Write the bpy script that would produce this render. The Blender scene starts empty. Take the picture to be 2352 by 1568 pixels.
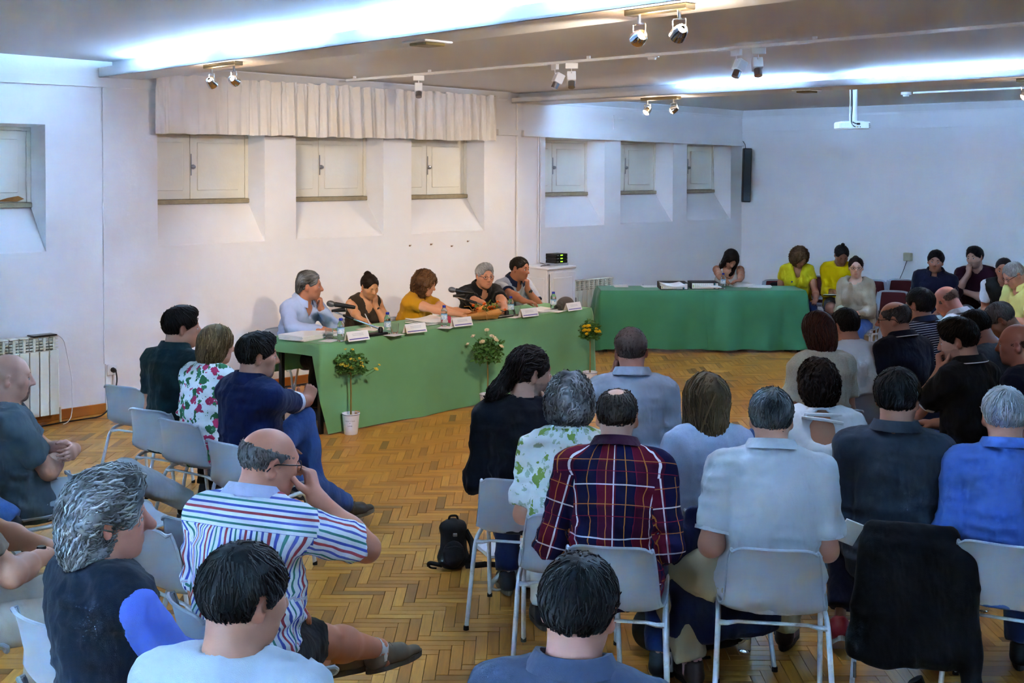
import bpy, math, random
import numpy as np
from mathutils import Matrix, Vector

SC = bpy.context.scene
COL = SC.collection
random.seed(7)
RNG = np.random.default_rng(7)

# ------------------------------------------------------------------ camera
FPX, CAMZ = 2770.0, 2.1                      # focal length in pixels of a 2352 px wide frame, eye height
YAW, PIT, ROL = math.radians(45.6), math.radians(1.5), math.atan(11 / 5542.0)
CX, CY = 1176.0, 384.5 + FPX * math.tan(PIT)
_f0 = np.array([math.cos(YAW), math.sin(YAW), 0.0]); _r0 = np.array([math.sin(YAW), -math.cos(YAW), 0.0]); _u0 = np.array([0, 0, 1.0])
CF = _f0 * math.cos(PIT) - _u0 * math.sin(PIT)
_up = _u0 * math.cos(PIT) + _f0 * math.sin(PIT)
CR = _r0 * math.cos(ROL) + _up * math.sin(ROL)
CU = _up * math.cos(ROL) - _r0 * math.sin(ROL)
CAM = np.array([0, 0, CAMZ])
cd = bpy.data.cameras.new('camera'); cam = bpy.data.objects.new('camera', cd); COL.objects.link(cam)
cd.sensor_fit = 'HORIZONTAL'; cd.sensor_width = 36.0; cd.lens = 36.0 * FPX / 2352
cd.shift_y = -(784 - CY) / 2352.0
cd.clip_start = .05; cd.clip_end = 100
m4 = Matrix(((CR[0], CU[0], -CF[0], 0), (CR[1], CU[1], -CF[1], 0), (CR[2], CU[2], -CF[2], CAMZ), (0, 0, 0, 1)))
cam.matrix_world = m4
SC.camera = cam

# ------------------------------------------------------------------ world, exposure
w = bpy.data.worlds.new('world'); SC.world = w; w.use_nodes = True
w.node_tree.nodes['Background'].inputs[0].default_value = (.45, .6, .8, 1)
w.node_tree.nodes['Background'].inputs[1].default_value = .15
SC.view_settings.view_transform = 'Standard'; SC.view_settings.look = 'None'
SC.view_settings.gamma = 1.0; SC.view_settings.use_curve_mapping = False
SC.cycles.caustics_reflective = False; SC.cycles.caustics_refractive = False; SC.cycles.max_bounces = 7; SC.cycles.glossy_bounces = 2; SC.cycles.transmission_bounces = 6
SC.cycles.sample_clamp_indirect = 0.0         # the trough-lit ceiling is the main source: keep its bounce light
SC.view_settings.exposure = 0.12
TUBE_W = 190.0
TUBE_C = (.37, .66, 1.0)
HALO_W = 175.0
HALO_C = (1.0, .82, .62)

def ray(px, py):
    return CF + CR * ((px - CX) / FPX) - CU * ((py - CY) / FPX)
def at(px, py, z):                             # point of height z seen at a pixel of the photograph
    d = ray(px, py); t = (z - CAMZ) / d[2]; return CAM + d * t
def atd(px, py, dep):
    return CAM + ray(px, py) * dep
def proj(p):
    q = np.asarray(p, float) - CAM; wq = q @ CF
    return CX + FPX * (q @ CR) / wq, CY - FPX * (q @ CU) / wq, wq

# ------------------------------------------------------------------ materials
def lin(c):
    if isinstance(c, str):
        c = c.lstrip('#'); c = [int(c[i:i + 2], 16) / 255 for i in (0, 2, 4)]
        return tuple((v / 12.92 if v <= .04045 else ((v + .055) / 1.055) ** 2.4) for v in c)
    return tuple(c[:3])
_M = {}
class NT:
    def __init__(s, name):
        s.m = bpy.data.materials.new(name); s.m.use_nodes = True; s.t = s.m.node_tree
        s.b = s.t.nodes['Principled BSDF']
    def n(s, ty, **kw):
        nd = s.t.nodes.new(ty)
        for k, v in kw.items():
            if k in ('operation', 'blend_type', 'data_type', 'attribute_name', 'attribute_type', 'wave_type', 'bands_direction', 'noise_dimensions', 'feature', 'wave_profile', 'interpolation'): setattr(nd, k, v)
            else:
                nd.inputs[k.replace('_', ' ')].default_value = v
        return nd
    def l(s, a, b): s.t.links.new(a, b)
    def math(s, op, a, b=None, c=None):
        nd = s.t.nodes.new('ShaderNodeMath'); nd.operation = op
        for i, v in enumerate((a, b, c)):
            if v is None: continue
            if isinstance(v, (int, float)): nd.inputs[i].default_value = v
            else: s.l(v, nd.inputs[i])
        return nd.outputs[0]
    def mix(s, fac, a, b):
        nd = s.t.nodes.new('ShaderNodeMix'); nd.data_type = 'RGBA'
        for sock, v in ((nd.inputs[0], fac), (nd.inputs[6], a), (nd.inputs[7], b)):
            if isinstance(v, (int, float)): sock.default_value = v
            elif isinstance(v, (tuple, list)): sock.default_value = (*v[:3], 1)
            else: s.l(v, sock)
        return nd.outputs[2]
    def coord(s, which='Object'):
        return s.t.nodes.new('ShaderNodeTexCoord').outputs[which]
    def noise(s, vec, scale, detail=3, rough=.55):
        nd = s.t.nodes.new('ShaderNodeTexNoise'); nd.inputs['Scale'].default_value = scale; nd.inputs['Detail'].default_value = detail; nd.inputs['Roughness'].default_value = rough
        if vec is not None: s.l(vec, nd.inputs['Vector'])
        return nd.outputs[0]
    def mapping(s, vec, scale=(1, 1, 1), rot=(0, 0, 0)):
        nd = s.t.nodes.new('ShaderNodeMapping'); nd.inputs['Scale'].default_value = scale; nd.inputs['Rotation'].default_value = rot
        s.l(vec, nd.inputs['Vector']); return nd.outputs[0]
    def bump(s, h, dist=.002, strength=.6):
        nd = s.t.nodes.new('ShaderNodeBump'); nd.inputs['Strength'].default_value = strength; nd.inputs['Distance'].default_value = dist
        s.l(h, nd.inputs['Height']); s.l(nd.outputs[0], s.b.inputs['Normal']); return nd
    def col(s, v):
        if isinstance(v, (tuple, list)): s.b.inputs['Base Color'].default_value = (*v[:3], 1)
        else: s.l(v, s.b.inputs['Base Color'])
    def set(s, **kw):
        for k, v in kw.items(): s.b.inputs[k.replace('_', ' ')].default_value = v

def mat(name, c, rough=.6, metal=0, var=.12, vs=6, bump=0, bs=150, spec=.4, coat=0, dirt=None, dscale=3, anis=None, sheen=0):
    if name in _M: return _M[name]
    t = NT(name); c = lin(c); co = t.coord()
    if var:
        a = tuple(v * (1 - var) for v in c); b = tuple(min(1, v * (1 + var)) for v in c)
        out = t.mix(t.noise(co, vs), a, b)
    else: out = None
    if dirt:
        n = t.math('SMOOTHSTEP' if False else 'MULTIPLY', t.math('MAXIMUM', t.math('SUBTRACT', t.noise(co, dscale, 5, .65), .55), 0), 3.0)
        out = t.mix(n, out if out is not None else c, lin(dirt))
    t.col(out if out is not None else c)
    if bump:
        v = t.mapping(co, anis) if anis else co
        t.bump(t.noise(v, bs, 2), bump, .8)
    t.set(Roughness=rough, Metallic=metal, Specular_IOR_Level=spec, Coat_Weight=coat, Sheen_Weight=sheen)
    _M[name] = t.m; return t.m

def emis(name, c, strength):
    if name in _M: return _M[name]
    t = NT(name); t.col(lin(c)); t.b.inputs['Emission Color'].default_value = (*lin(c), 1); t.b.inputs['Emission Strength'].default_value = strength
    _M[name] = t.m; return t.m
def glassy(name, c, rough=.05, trans=.9, ior=1.33, alpha=1):
    if name in _M: return _M[name]
    t = NT(name); t.col(lin(c)); t.set(Roughness=rough, Transmission_Weight=trans, IOR=ior, Alpha=alpha)
    _M[name] = t.m; return t.m

# ------------------------------------------------------------------ object helpers
def tag(o, label=None, cat=None, group=None, kind=None):
    if label: o['label'] = label
    if cat: o['category'] = cat
    if group: o['group'] = group
    if kind: o['kind'] = kind
    return o
def link(name, me, mats, parent=None, loc=None, rz=None):
    o = bpy.data.objects.new(name, me); COL.objects.link(o)
    if me is not None and mats is not None:
        for m in (mats if isinstance(mats, (list, tuple)) else [mats]): me.materials.append(m)
    if parent is not None: o.parent = parent
    if loc is not None: o.location = [float(v) for v in loc]
    if rz is not None: o.rotation_euler = (0, 0, rz)
    return o
def empty(name, loc=(0, 0, 0), rz=0, label=None, cat=None, group=None, kind=None):
    o = bpy.data.objects.new(name, None); COL.objects.link(o); o.empty_display_size = .05
    o.location = [float(v) for v in loc]; o.rotation_euler = (0, 0, rz)
    return tag(o, label, cat, group, kind)
def copy_tree(o, parent=None):
    c = o.copy(); COL.objects.link(c)
    if parent is not None: c.parent = parent
    for ch in list(o.children): copy_tree(ch, c)
    return c
def npmesh(name, V, Q, smooth=True):
    V = np.asarray(V, np.float32); me = bpy.data.meshes.new(name)
    Q = [np.asarray(q, np.int32) for q in (Q if isinstance(Q, list) else [Q]) if len(q)]
    me.vertices.add(len(V)); me.vertices.foreach_set('co', V.ravel())
    nl = sum(q.size for q in Q); npl = sum(len(q) for q in Q)
    me.loops.add(nl); me.polygons.add(npl)
    me.loops.foreach_set('vertex_index', np.concatenate([q.ravel() for q in Q]))
    tot = np.concatenate([np.full(len(q), q.shape[1], np.int32) for q in Q])
    st = np.concatenate([[0], np.cumsum(tot)[:-1]]).astype(np.int32)
    me.polygons.foreach_set('loop_start', st)
    try: me.polygons.foreach_set('loop_total', tot)
    except Exception: pass
    me.polygons.foreach_set('use_smooth', np.full(npl, smooth, bool))
    me.update(calc_edges=True); me.validate()
    return me
def setcol(me, C):
    a = me.color_attributes.new('Col', 'FLOAT_COLOR', 'POINT')
    C = np.asarray(C, np.float32)
    if C.shape[1] == 3: C = np.concatenate([C, np.ones((len(C), 1), np.float32)], 1)
    a.data.foreach_set('color', C.ravel())

class MB:
    """collects simple shapes into one mesh"""
    def __init__(s): s.v = []; s.f = []
    def add(s, vs, fs):
        o = len(s.v); s.v += [tuple(map(float, p)) for p in vs]; s.f += [tuple(i + o for i in f) for f in fs]; return s
    def box(s, lo, hi, c=0.0):
        (x0, y0, z0), (x1, y1, z1) = lo, hi
        if c <= 0:
            return s.add([(x0, y0, z0), (x1, y0, z0), (x1, y1, z0), (x0, y1, z0), (x0, y0, z1), (x1, y0, z1), (x1, y1, z1), (x0, y1, z1)],
                         [(0, 3, 2, 1), (4, 5, 6, 7), (0, 1, 5, 4), (1, 2, 6, 5), (2, 3, 7, 6), (3, 0, 4, 7)])
        vs = []; idx = {}
        L = (x0, y0, z0); Hh = (x1, y1, z1)
        for i in range(8):
            sg = [(i >> k) & 1 for k in range(3)]
            for ax in range(3):
                p = [(Hh[k] if sg[k] else L[k]) for k in range(3)]
                for k in range(3):
                    if k != ax: p[k] += -c if sg[k] else c
                idx[(i, ax)] = len(vs); vs.append(p)
        fs = []
        def face(c4, ax): return [idx[(q, ax)] for q in c4]
        for ax in range(3):
            o = [k for k in range(3) if k != ax]
            for sd in (0, 1):
                b = sd << ax
                c4 = [b, b | 1 << o[0], b | 1 << o[0] | 1 << o[1], b | 1 << o[1]]
                fs.append(face(c4, ax))
        for ax in range(3):
            o = [k for k in range(3) if k != ax]
            for a in (0, 1):
                for bb in (0, 1):
                    b0 = a << o[0] | bb << o[1]; b1 = b0 | 1 << ax
                    fs.append([idx[(b0, o[0])], idx[(b1, o[0])], idx[(b1, o[1])], idx[(b0, o[1])]])
        for i in range(8): fs.append([idx[(i, k)] for k in range(3)])
        return s.add(vs, fs)
    def tube(s, path, r, n=8, caps=True, up=(0, 0, 1), sy=1.0):
        P = [np.array(p, float) for p in path]; m = len(P)
        rr = r if isinstance(r, (list, tuple, np.ndarray)) else [r] * m
        base = len(s.v); prev = None
        for i, p in enumerate(P):
            d = P[min(i + 1, m - 1)] - P[max(i - 1, 0)]; d = d / (np.linalg.norm(d) + 1e-9)
            if prev is None:
                a = np.array(up, float)
                if abs(a @ d) > .95: a = np.array([1.0, 0, 0])
            else: a = prev
            a = a - d * (a @ d); a /= np.linalg.norm(a) + 1e-9; prev = a
            b = np.cross(d, a)
            for k in range(n):
                t = 2 * math.pi * k / n
                s.v.append(tuple(p + rr[i] * (a * math.cos(t) * sy + b * math.sin(t))))
        for i in range(m - 1):
            for k in range(n):
                a0 = base + i * n + k; a1 = base + i * n + (k + 1) % n
                s.f.append((a0, a1, a1 + n, a0 + n))
        if caps:
            s.f.append(tuple(base + k for k in range(n - 1, -1, -1))); s.f.append(tuple(base + (m - 1) * n + k for k in range(n)))
        return s
    def lathe(s, prof, n=20, c=(0, 0, 0), axis=None, caps=True):
        base = len(s.v)
        for r, z in prof:
            for k in range(n):
                t = 2 * math.pi * k / n; s.v.append((c[0] + r * math.cos(t), c[1] + r * math.sin(t), c[2] + z))
        for i in range(len(prof) - 1):
            for k in range(n):
                a0 = base + i * n + k; a1 = base + i * n + (k + 1) % n; s.f.append((a0, a1, a1 + n, a0 + n))
        if caps:
            s.f.append(tuple(base + k for k in range(n - 1, -1, -1))); s.f.append(tuple(base + (len(prof) - 1) * n + k for k in range(n)))
        return s
    def grid(s, fn, nu, nv):
        base = len(s.v)
        for j in range(nv + 1):
            for i in range(nu + 1): s.v.append(tuple(map(float, fn(i / nu, j / nv))))
        for j in range(nv):
            for i in range(nu):
                a = base + j * (nu + 1) + i; s.f.append((a, a + 1, a + nu + 2, a + nu + 1))
        return s
    def prism(s, pts, z0, z1):
        n = len(pts); return s.add([(x, y, z0) for x, y in pts] + [(x, y, z1) for x, y in pts],
            [tuple(range(n - 1, -1, -1)), tuple(range(n, 2 * n))] + [(i, (i + 1) % n, n + (i + 1) % n, n + i) for i in range(n)])
    def xf(s, M, start=0):
        M = np.array(M); 
        for i in range(start, len(s.v)):
            p = M @ np.array([*s.v[i], 1.0]); s.v[i] = tuple(p[:3])
        return s
    def mesh(s, name, smooth=False):
        me = bpy.data.meshes.new(name); me.from_pydata(s.v, [], s.f); me.update()
        if smooth:
            me.polygons.foreach_set('use_smooth', [True] * len(me.polygons))
            try: me.set_sharp_from_angle(angle=math.radians(40))
            except Exception: pass
        return me
    def ob(s, name, m, parent=None, smooth=False, loc=None, rz=None):
        return link(name, s.mesh(name, smooth), m, parent, loc, rz)
def rotz(a):
    c, s_ = math.cos(a), math.sin(a); return np.array([[c, -s_, 0], [s_, c, 0], [0, 0, 1.0]])
def bent(pts, r=.03, n=4):
    """polyline with rounded corners"""
    P = [np.array(p, float) for p in pts]; out = [P[0]]
    for i in range(1, len(P) - 1):
        a, b, c = P[i - 1], P[i], P[i + 1]
        u = (a - b); u /= np.linalg.norm(u); v = (c - b); v /= np.linalg.norm(v)
        for k in range(n + 1):
            t = k / n; p0 = b + u * r; p1 = b + v * r
            out.append((1 - t) ** 2 * p0 + 2 * t * (1 - t) * b + t * t * p1)
    out.append(P[-1]); return out
# ------------------------------------------------------------------ the room
VY, UX = 9.75, 14.02                            # window wall plane, back wall plane
def zc(x): return 3.002 - .011 * (x - 3.8)      # the ceiling sags a little along the room

def wall_mat(name, c):
    t = NT(name); co = t.coord('Object')
    n1 = t.noise(co, .9, 4, .6); n2 = t.noise(co, 14, 3, .6)
    c = lin(c); out = t.mix(n1, tuple(v * .95 for v in c), tuple(min(1, v * 1.03) for v in c))
    t.col(out); t.bump(t.math('ADD', t.math('MULTIPLY', n1, 3.0), t.math('MULTIPLY', n2, .35)), .008, .45); t.set(Roughness=.72, Specular_IOR_Level=.25)
    return t.m
M_WALL = wall_mat('painted plaster', '#e9e9ec')
M_CEIL = wall_mat('ceiling plaster', '#dcdcde')
M_BEAM = mat('painted beam board', '#e2e3e8', .55, bump=.002, bs=9, var=.03)
M_TRIM = mat('white trim paint', '#e6e7ea', .5, var=.03, bump=.001, bs=30)
M_SHUT = mat('shutter paint', '#e4e3da', .5, var=.04, bump=.0012, bs=25)
M_STONE = mat('stone sill', '#9d947f', .85, var=.25, vs=22, bump=.002, bs=90)
M_BASEB = mat('varnished baseboard', '#a8621f', .4, var=.18, vs=5, bump=.001, bs=40, anis=(1, 12, 12))
M_WHITE = mat('white enamel', '#e8eaee', .35, var=.02)
M_STEEL = mat('brushed steel', '#9a9da2', .32, 1.0, var=.06)
M_CHROME = mat('chrome', '#d6d8dc', .15, 1.0, var=0)
M_BLACKP = mat('black plastic', '#0c0d10', .45, var=.15)
M_RUBBER = mat('dark rubber', '#1a1a1c', .8, var=.1)

def struct(name, mb, m, parent=None, smooth=False):
    o = mb.ob(name, m, parent, smooth)
    if parent is None: tag(o, kind='structure')
    return o

# floor: sub-floor slab, then herringbone oak blocks
def plank_mat(name, src):
    t = NT(name)
    if src == 'obj': r = t.t.nodes.new('ShaderNodeObjectInfo').outputs['Random']
    else: r = t.n('ShaderNodeAttribute', attribute_name='tone').outputs['Fac']
    cr = t.t.nodes.new('ShaderNodeValToRGB'); t.l(r, cr.inputs[0])
    e = cr.color_ramp.elements; e[0].position = 0; e[0].color = (*lin('#8a5f2a'), 1); e[1].position = 1; e[1].color = (*lin('#e0a044'), 1)
    for p_, c_ in ((.15, '#b27428'), (.5, '#ca8832'), (.8, '#d69338')):
        q = e.new(p_); q.color = (*lin(c_), 1)
    co = t.coord('Object') if src == 'obj' else t.n('ShaderNodeAttribute', attribute_name='gco').outputs['Vector']
    v = t.t.nodes.new('ShaderNodeVectorMath'); v.operation = 'ADD'; t.l(co, v.inputs[0])
    cmb = t.t.nodes.new('ShaderNodeCombineXYZ'); t.l(t.math('MULTIPLY', r, 37.0), cmb.inputs[2]); t.l(cmb.outputs[0], v.inputs[1])
    g = t.noise(t.mapping(v.outputs[0], (6, 70, 10)), 1.0, 4, .65)
    t.col(t.mix(t.math('MULTIPLY', t.math('SUBTRACT', g, .35), .9), cr.outputs[0], lin('#6d4518')))
    t.bump(g, .0006, .5); t.set(Roughness=.36, Specular_IOR_Level=.45)
    return t.m
M_PL_O = plank_mat('oak block varnish', 'obj'); M_PL_S = plank_mat('oak parquet varnish', 'attr')
def make_floor():
    fl = struct('floor', MB().box((-3.2, -5.2, -.12), (UX + .1, VY + .35, -.010)), mat('dark parquet joints', '#3a2410', .8))
    Lp, Wp = .26, .052; ax = _r0[:2]; ay = _f0[:2]
    H = []
    for b in range(-40, 60):
        for k in range(-260, 330):
            ox = k * Wp + b * Lp; oy = k * Wp - b * Lp
            for (cx_, cy_, o) in ((ox + Lp / 2, oy + Wp / 2, 0), (ox + Wp / 2, oy + Wp + Lp / 2, 1)):
                if not (1.6 < cy_ < 17.5 and abs(cx_) < cy_ * .46 + .6): continue
                X = cx_ * ax[0] + cy_ * ay[0]; Y = cx_ * ax[1] + cy_ * ay[1]
                if X > UX - .02 or Y > VY - .02: continue
                H.append((X, Y, o, cx_, cy_))
    # the blocks that show largest in the open floor are objects of their own
    cand = []
    for i, (X, Y, o, cx_, cy_) in enumerate(H):
        px, py, d = proj((X, Y, 0))
        if (690 < px < 1250 and 950 < py < 1568) or (1500 < px < 1960 and 1380 < py < 1568): cand.append((-py, i))
    cand.sort(); pick = {i for _, i in cand[:300]}
    g = .0009
    unit = MB().box((-Lp / 2 + g, -Wp / 2 + g, -.011), (Lp / 2 - g, Wp / 2 - g, 0), .0012).mesh('plank'); unit.materials.append(M_PL_O)
    ang = math.atan2(ax[1], ax[0]); rg = random.Random(3)
    V = []; F = []; T = []; G = []
    for i, (X, Y, o, cx_, cy_) in enumerate(H):
        dz = rg.uniform(-.0009, .0004); tone = min(1, max(0, rg.gauss(.52, .22) - (.25 if rg.random() < .08 else 0)))
        if i in pick:
            q = bpy.data.objects.new('plank', unit); COL.objects.link(q); q.parent = fl
            q.location = (X, Y, dz); q.rotation_euler = (rg.gauss(0, .0008), rg.gauss(0, .0008), ang + (math.pi / 2 if o else 0))
            continue
        a = ang + (math.pi / 2 if o else 0); ux = np.array([math.cos(a), math.sin(a)]); uy = np.array([-math.sin(a), math.cos(a)])
        b0 = len(V); cs = []
        for sx, sy in ((-1, -1), (1, -1), (1, 1), (-1, 1)):
            p = np.array([X, Y]) + ux * sx * (Lp / 2 - g) + uy * sy * (Wp / 2 - g); cs.append((p, sx, sy))
        for zz in (dz, -.011):
            for p, sx, sy in cs: V.append((p[0], p[1], zz)); T.append(tone); G.append((sx * Lp / 2, sy * Wp / 2, tone * 9))
        F.append((b0, b0 + 1, b0 + 2, b0 + 3))
        for k in range(4): F.append((b0 + k, b0 + 4 + k, b0 + 4 + (k + 1) % 4, b0 + (k + 1) % 4))
    me = npmesh('parquet', V, np.array(F), smooth=False)
    a = me.attributes.new('tone', 'FLOAT', 'POINT'); a.data.foreach_set('value', np.array(T, np.float32))
    a = me.attributes.new('gco', 'FLOAT_VECTOR', 'POINT'); a.data.foreach_set('vector', np.array(G, np.float32).ravel())
    q = link('parquet', me, M_PL_S, fl); tag(q, kind='stuff')
    # plain boards where the photograph does not look
    return fl
FLOOR = make_floor()

# window wall with seven splay-silled recesses
WL = [3.08, 5.177, 6.636, 8.075, 10.088, 11.433, 12.773]
WR = [4.19, 6.288, 7.705, 9.117, 11.131, 12.477, 13.761]
def make_window_wall():
    mb = MB(); x0, x1, zb, zt, dy = -3.2, UX + .1, 1.40, 2.445, .30
    zT = 3.05
    mb.add([(x0, VY, -.02), (x1, VY, -.02), (x1, VY, zb), (x0, VY, zb)], [(0, 1, 2, 3)])
    mb.add([(x0, VY, zt), (x1, VY, zt), (x1, VY, zT), (x0, VY, zT)], [(0, 1, 2, 3)])
    ed = [x0] + [v for p in zip(WL, WR) for v in p] + [x1]
    for i in range(0, len(ed), 2):
        mb.add([(ed[i], VY, zb), (ed[i + 1], VY, zb), (ed[i + 1], VY, zt), (ed[i], VY, zt)], [(0, 1, 2, 3)])
    for a, b in zip(WL, WR):
        ys = VY + dy; zi = 1.765
        n = 5                                          # rounded lip into the sloped sill
        pr = [(VY, zb), (VY + .02, zb + .012), (VY + .06, zb + .055), (ys, zi), (ys, zi + .0)]
        for k in range(len(pr) - 1):
            mb.add([(a, pr[k][0], pr[k][1]), (b, pr[k][0], pr[k][1]), (b, pr[k + 1][0], pr[k + 1][1]), (a, pr[k + 1][0], pr[k + 1][1])], [(0, 1, 2, 3)])
        mb.add([(a, VY, zt), (b, VY, zt), (b, ys + .06, zt - .02), (a, ys + .06, zt - .02)], [(3, 2, 1, 0)])
        for x, fl in ((a, 0), (b, 1)):
            vs = [(x, p[0], p[1]) for p in pr[:4]] + [(x, ys + .06, zi), (x, ys + .06, zt - .02), (x, VY, zt)]
            mb.add(vs, [tuple(range(7)) if fl else tuple(range(6, -1, -1))])
        mb.add([(a, ys + .06, zi - .02), (b, ys + .06, zi - .02), (b, ys + .06, zt), (a, ys + .06, zt)], [(0, 1, 2, 3)])
    mb.box((x0, VY + .40, -.1), (x1, VY + .45, zT))
    o = struct('wall_left', mb, M_WALL)
    return o
make_window_wall()
M_BARE = mat('bare wood under paint', '#9a6b34', .8, var=.3, vs=40)
for i, (a, b) in enumerate(zip(WL, WR)):
    y = VY + .285; z0, z1 = 1.80, 2.43; mid = a + (b - a) * (.43 if i else .6); mid = (a + b) / 2 + (-.06 if i in (1, 2, 3) else -.1)
    fr = MB()
    fr.box((a, y + .0, z1 - .03), (b, y + .045, z1), .004); fr.box((a, y, z0), (a + .035, y + .045, z1 - .03), .004); fr.box((b - .035, y, z0), (b, y + .045, z1 - .03), .004)
    fo = struct('window_%d' % (i + 1), fr, M_SHUT)
    for (p, q) in ((a + .037, mid - .002), (mid + .002, b - .037)):
        lf = MB().box((p, y + .012, z0 + .002), (q, y + .04, z1 - .032), .003)
        lo = lf.ob('shutter', M_SHUT, fo)
        bd = .07; MB().box((p + bd, y + .004, z0 + bd + .01), (q - bd, y + .014, z1 - .032 - bd), .006).ob('panel', M_SHUT, lo)
    MB().box((a + .002, y - .02, z0 - .042), (b - .002, y + .06, z0 - .001), .004).ob('stone_sill', M_STONE, fo)
    lt = MB().lathe([(.004, 0), (.02, 0), (.022, .012), (.012, .02), (.018, .03), (.004, .034)], 12)
    M = np.eye(4); M[:3, :3] = [[1, 0, 0], [0, 0, -1], [0, 1, 0]]; M[:3, 3] = (mid + .025, y + .01, z0 + .30); lt.xf(M)
    lt.tube([(mid + .008, y + .004, z0 + .22), (mid + .008, y + .004, z0 + .42)], .005, 6)
    lt.ob('latch', M_STEEL, fo, True)
    if i == 0:
        MB().add([(b - .30, y - .0015, z0 + .012), (b - .12, y - .0015, z0 + .008), (b - .06, y - .0015, z0 + .03), (b - .11, y - .0015, z0 + .055), (b - .2, y - .0015, z0 + .04)], [(0, 1, 2, 3, 4)]).ob('bare_patch', M_BARE, fo)

struct('wall_back', MB().box((UX, -5.2, -.1), (UX + .12, VY + .4, 3.05)), M_WALL)
struct('wall_right', MB().box((-3.2, -5.2, -.1), (UX + .1, -5.0, 3.15)), M_WALL)
struct('wall_front', MB().box((-3.2, -5.2, -.1), (-3.0, VY + .4, 3.15)), M_WALL)
cb = MB()
cb.add([(-3.2, -5.2, zc(-3.2)), (UX + .1, -5.2, zc(UX + .1)), (UX + .1, VY + .4, zc(UX + .1)), (-3.2, VY + .4, zc(-3.2)),
        (-3.2, -5.2, 3.25), (UX + .1, -5.2, 3.25), (UX + .1, VY + .4, 3.25), (-3.2, VY + .4, 3.25)], [(0, 3, 2, 1), (4, 5, 6, 7), (0, 1, 5, 4), (1, 2, 6, 5), (2, 3, 7, 6), (3, 0, 4, 7)])
struct('ceiling', cb, M_CEIL)
# cornices, rails, pilaster, baseboards
def along_x(x0, x1, y0, y1, z0a, z1a, z0b=None, z1b=None):
    z0b = z0a if z0b is None else z0b; z1b = z1a if z1b is None else z1b
    return MB().add([(x0, y0, z0a), (x1, y0, z0b), (x1, y1, z0b), (x0, y1, z0a), (x0, y0, z1a), (x1, y0, z1b), (x1, y1, z1b), (x0, y1, z1a)],
                    [(0, 3, 2, 1), (4, 5, 6, 7), (0, 1, 5, 4), (1, 2, 6, 5), (2, 3, 7, 6), (3, 0, 4, 7)])
def cornice_x(x0, x1):
    mb = MB()
    for x in (x0, x1): mb.add([(x, VY, zc(x) - .10), (x, VY - .015, zc(x) - .10), (x, VY - .02, zc(x) - .075), (x, VY - .075, zc(x) - .01), (x, VY - .08, zc(x) + .01), (x, VY, zc(x) + .01)], [])
    for k in range(6): mb.f.append((k, (k + 1) % 6, 6 + (k + 1) % 6, 6 + k))
    mb.f += [tuple(range(5, -1, -1)), tuple(range(6, 12))]
    return mb
struct('trim_1', cornice_x(9.95, UX), M_TRIM)
struct('trim_2', cornice_x(5.2, 9.45), M_TRIM)
cbk = MB(); zb_ = zc(UX)
cbk.add([(UX, VY, zb_ - .11), (UX - .015, VY, zb_ - .11), (UX - .02, VY, zb_ - .085), (UX - .075, VY, zb_ - .012), (UX - .08, VY, zb_ + .01), (UX, VY, zb_ + .01)], [])
cbk.add([(x, -5.0, z) for x, y, z in cbk.v[:6]], []); cbk.f = [(k, 6 + k, 6 + (k + 1) % 6, (k + 1) % 6) for k in range(6)]
struct('trim_3', cbk, M_TRIM)
struct('trim_4', along_x(-3.0, 5.175, VY - .035, VY, 2.772, 2.845), M_TRIM)            # upper rail by the near windows
struct('trim_5', along_x(9.30, 9.645, VY - .035, VY, 2.46, 2.525), M_TRIM)
struct('trim_6', along_x(9.70, UX, VY - .04, VY, 2.455, 2.525, 2.40, 2.468), M_TRIM)   # far rail hangs slightly out of level
struct('trim_7', MB().box((4.69, VY - .022, 0), (5.176, VY, 2.772)), M_WALL)                       # pilaster strip
struct('trim_8', MB().box((9.60, VY - .03, 0), (9.68, VY, 2.90), .01), M_WALL)
struct('trim_9', MB().box((UX - .035, -5, 2.60), (UX, VY - .02, 2.615)), M_TRIM)
struct('baseboard_left', MB().box((-3, VY - .018, 0), (UX, VY, .085), .004), M_BASEB)
struct('baseboard_back', MB().box((UX - .018, -5, 0), (UX, VY - .02, .085), .004), M_BASEB)

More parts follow.
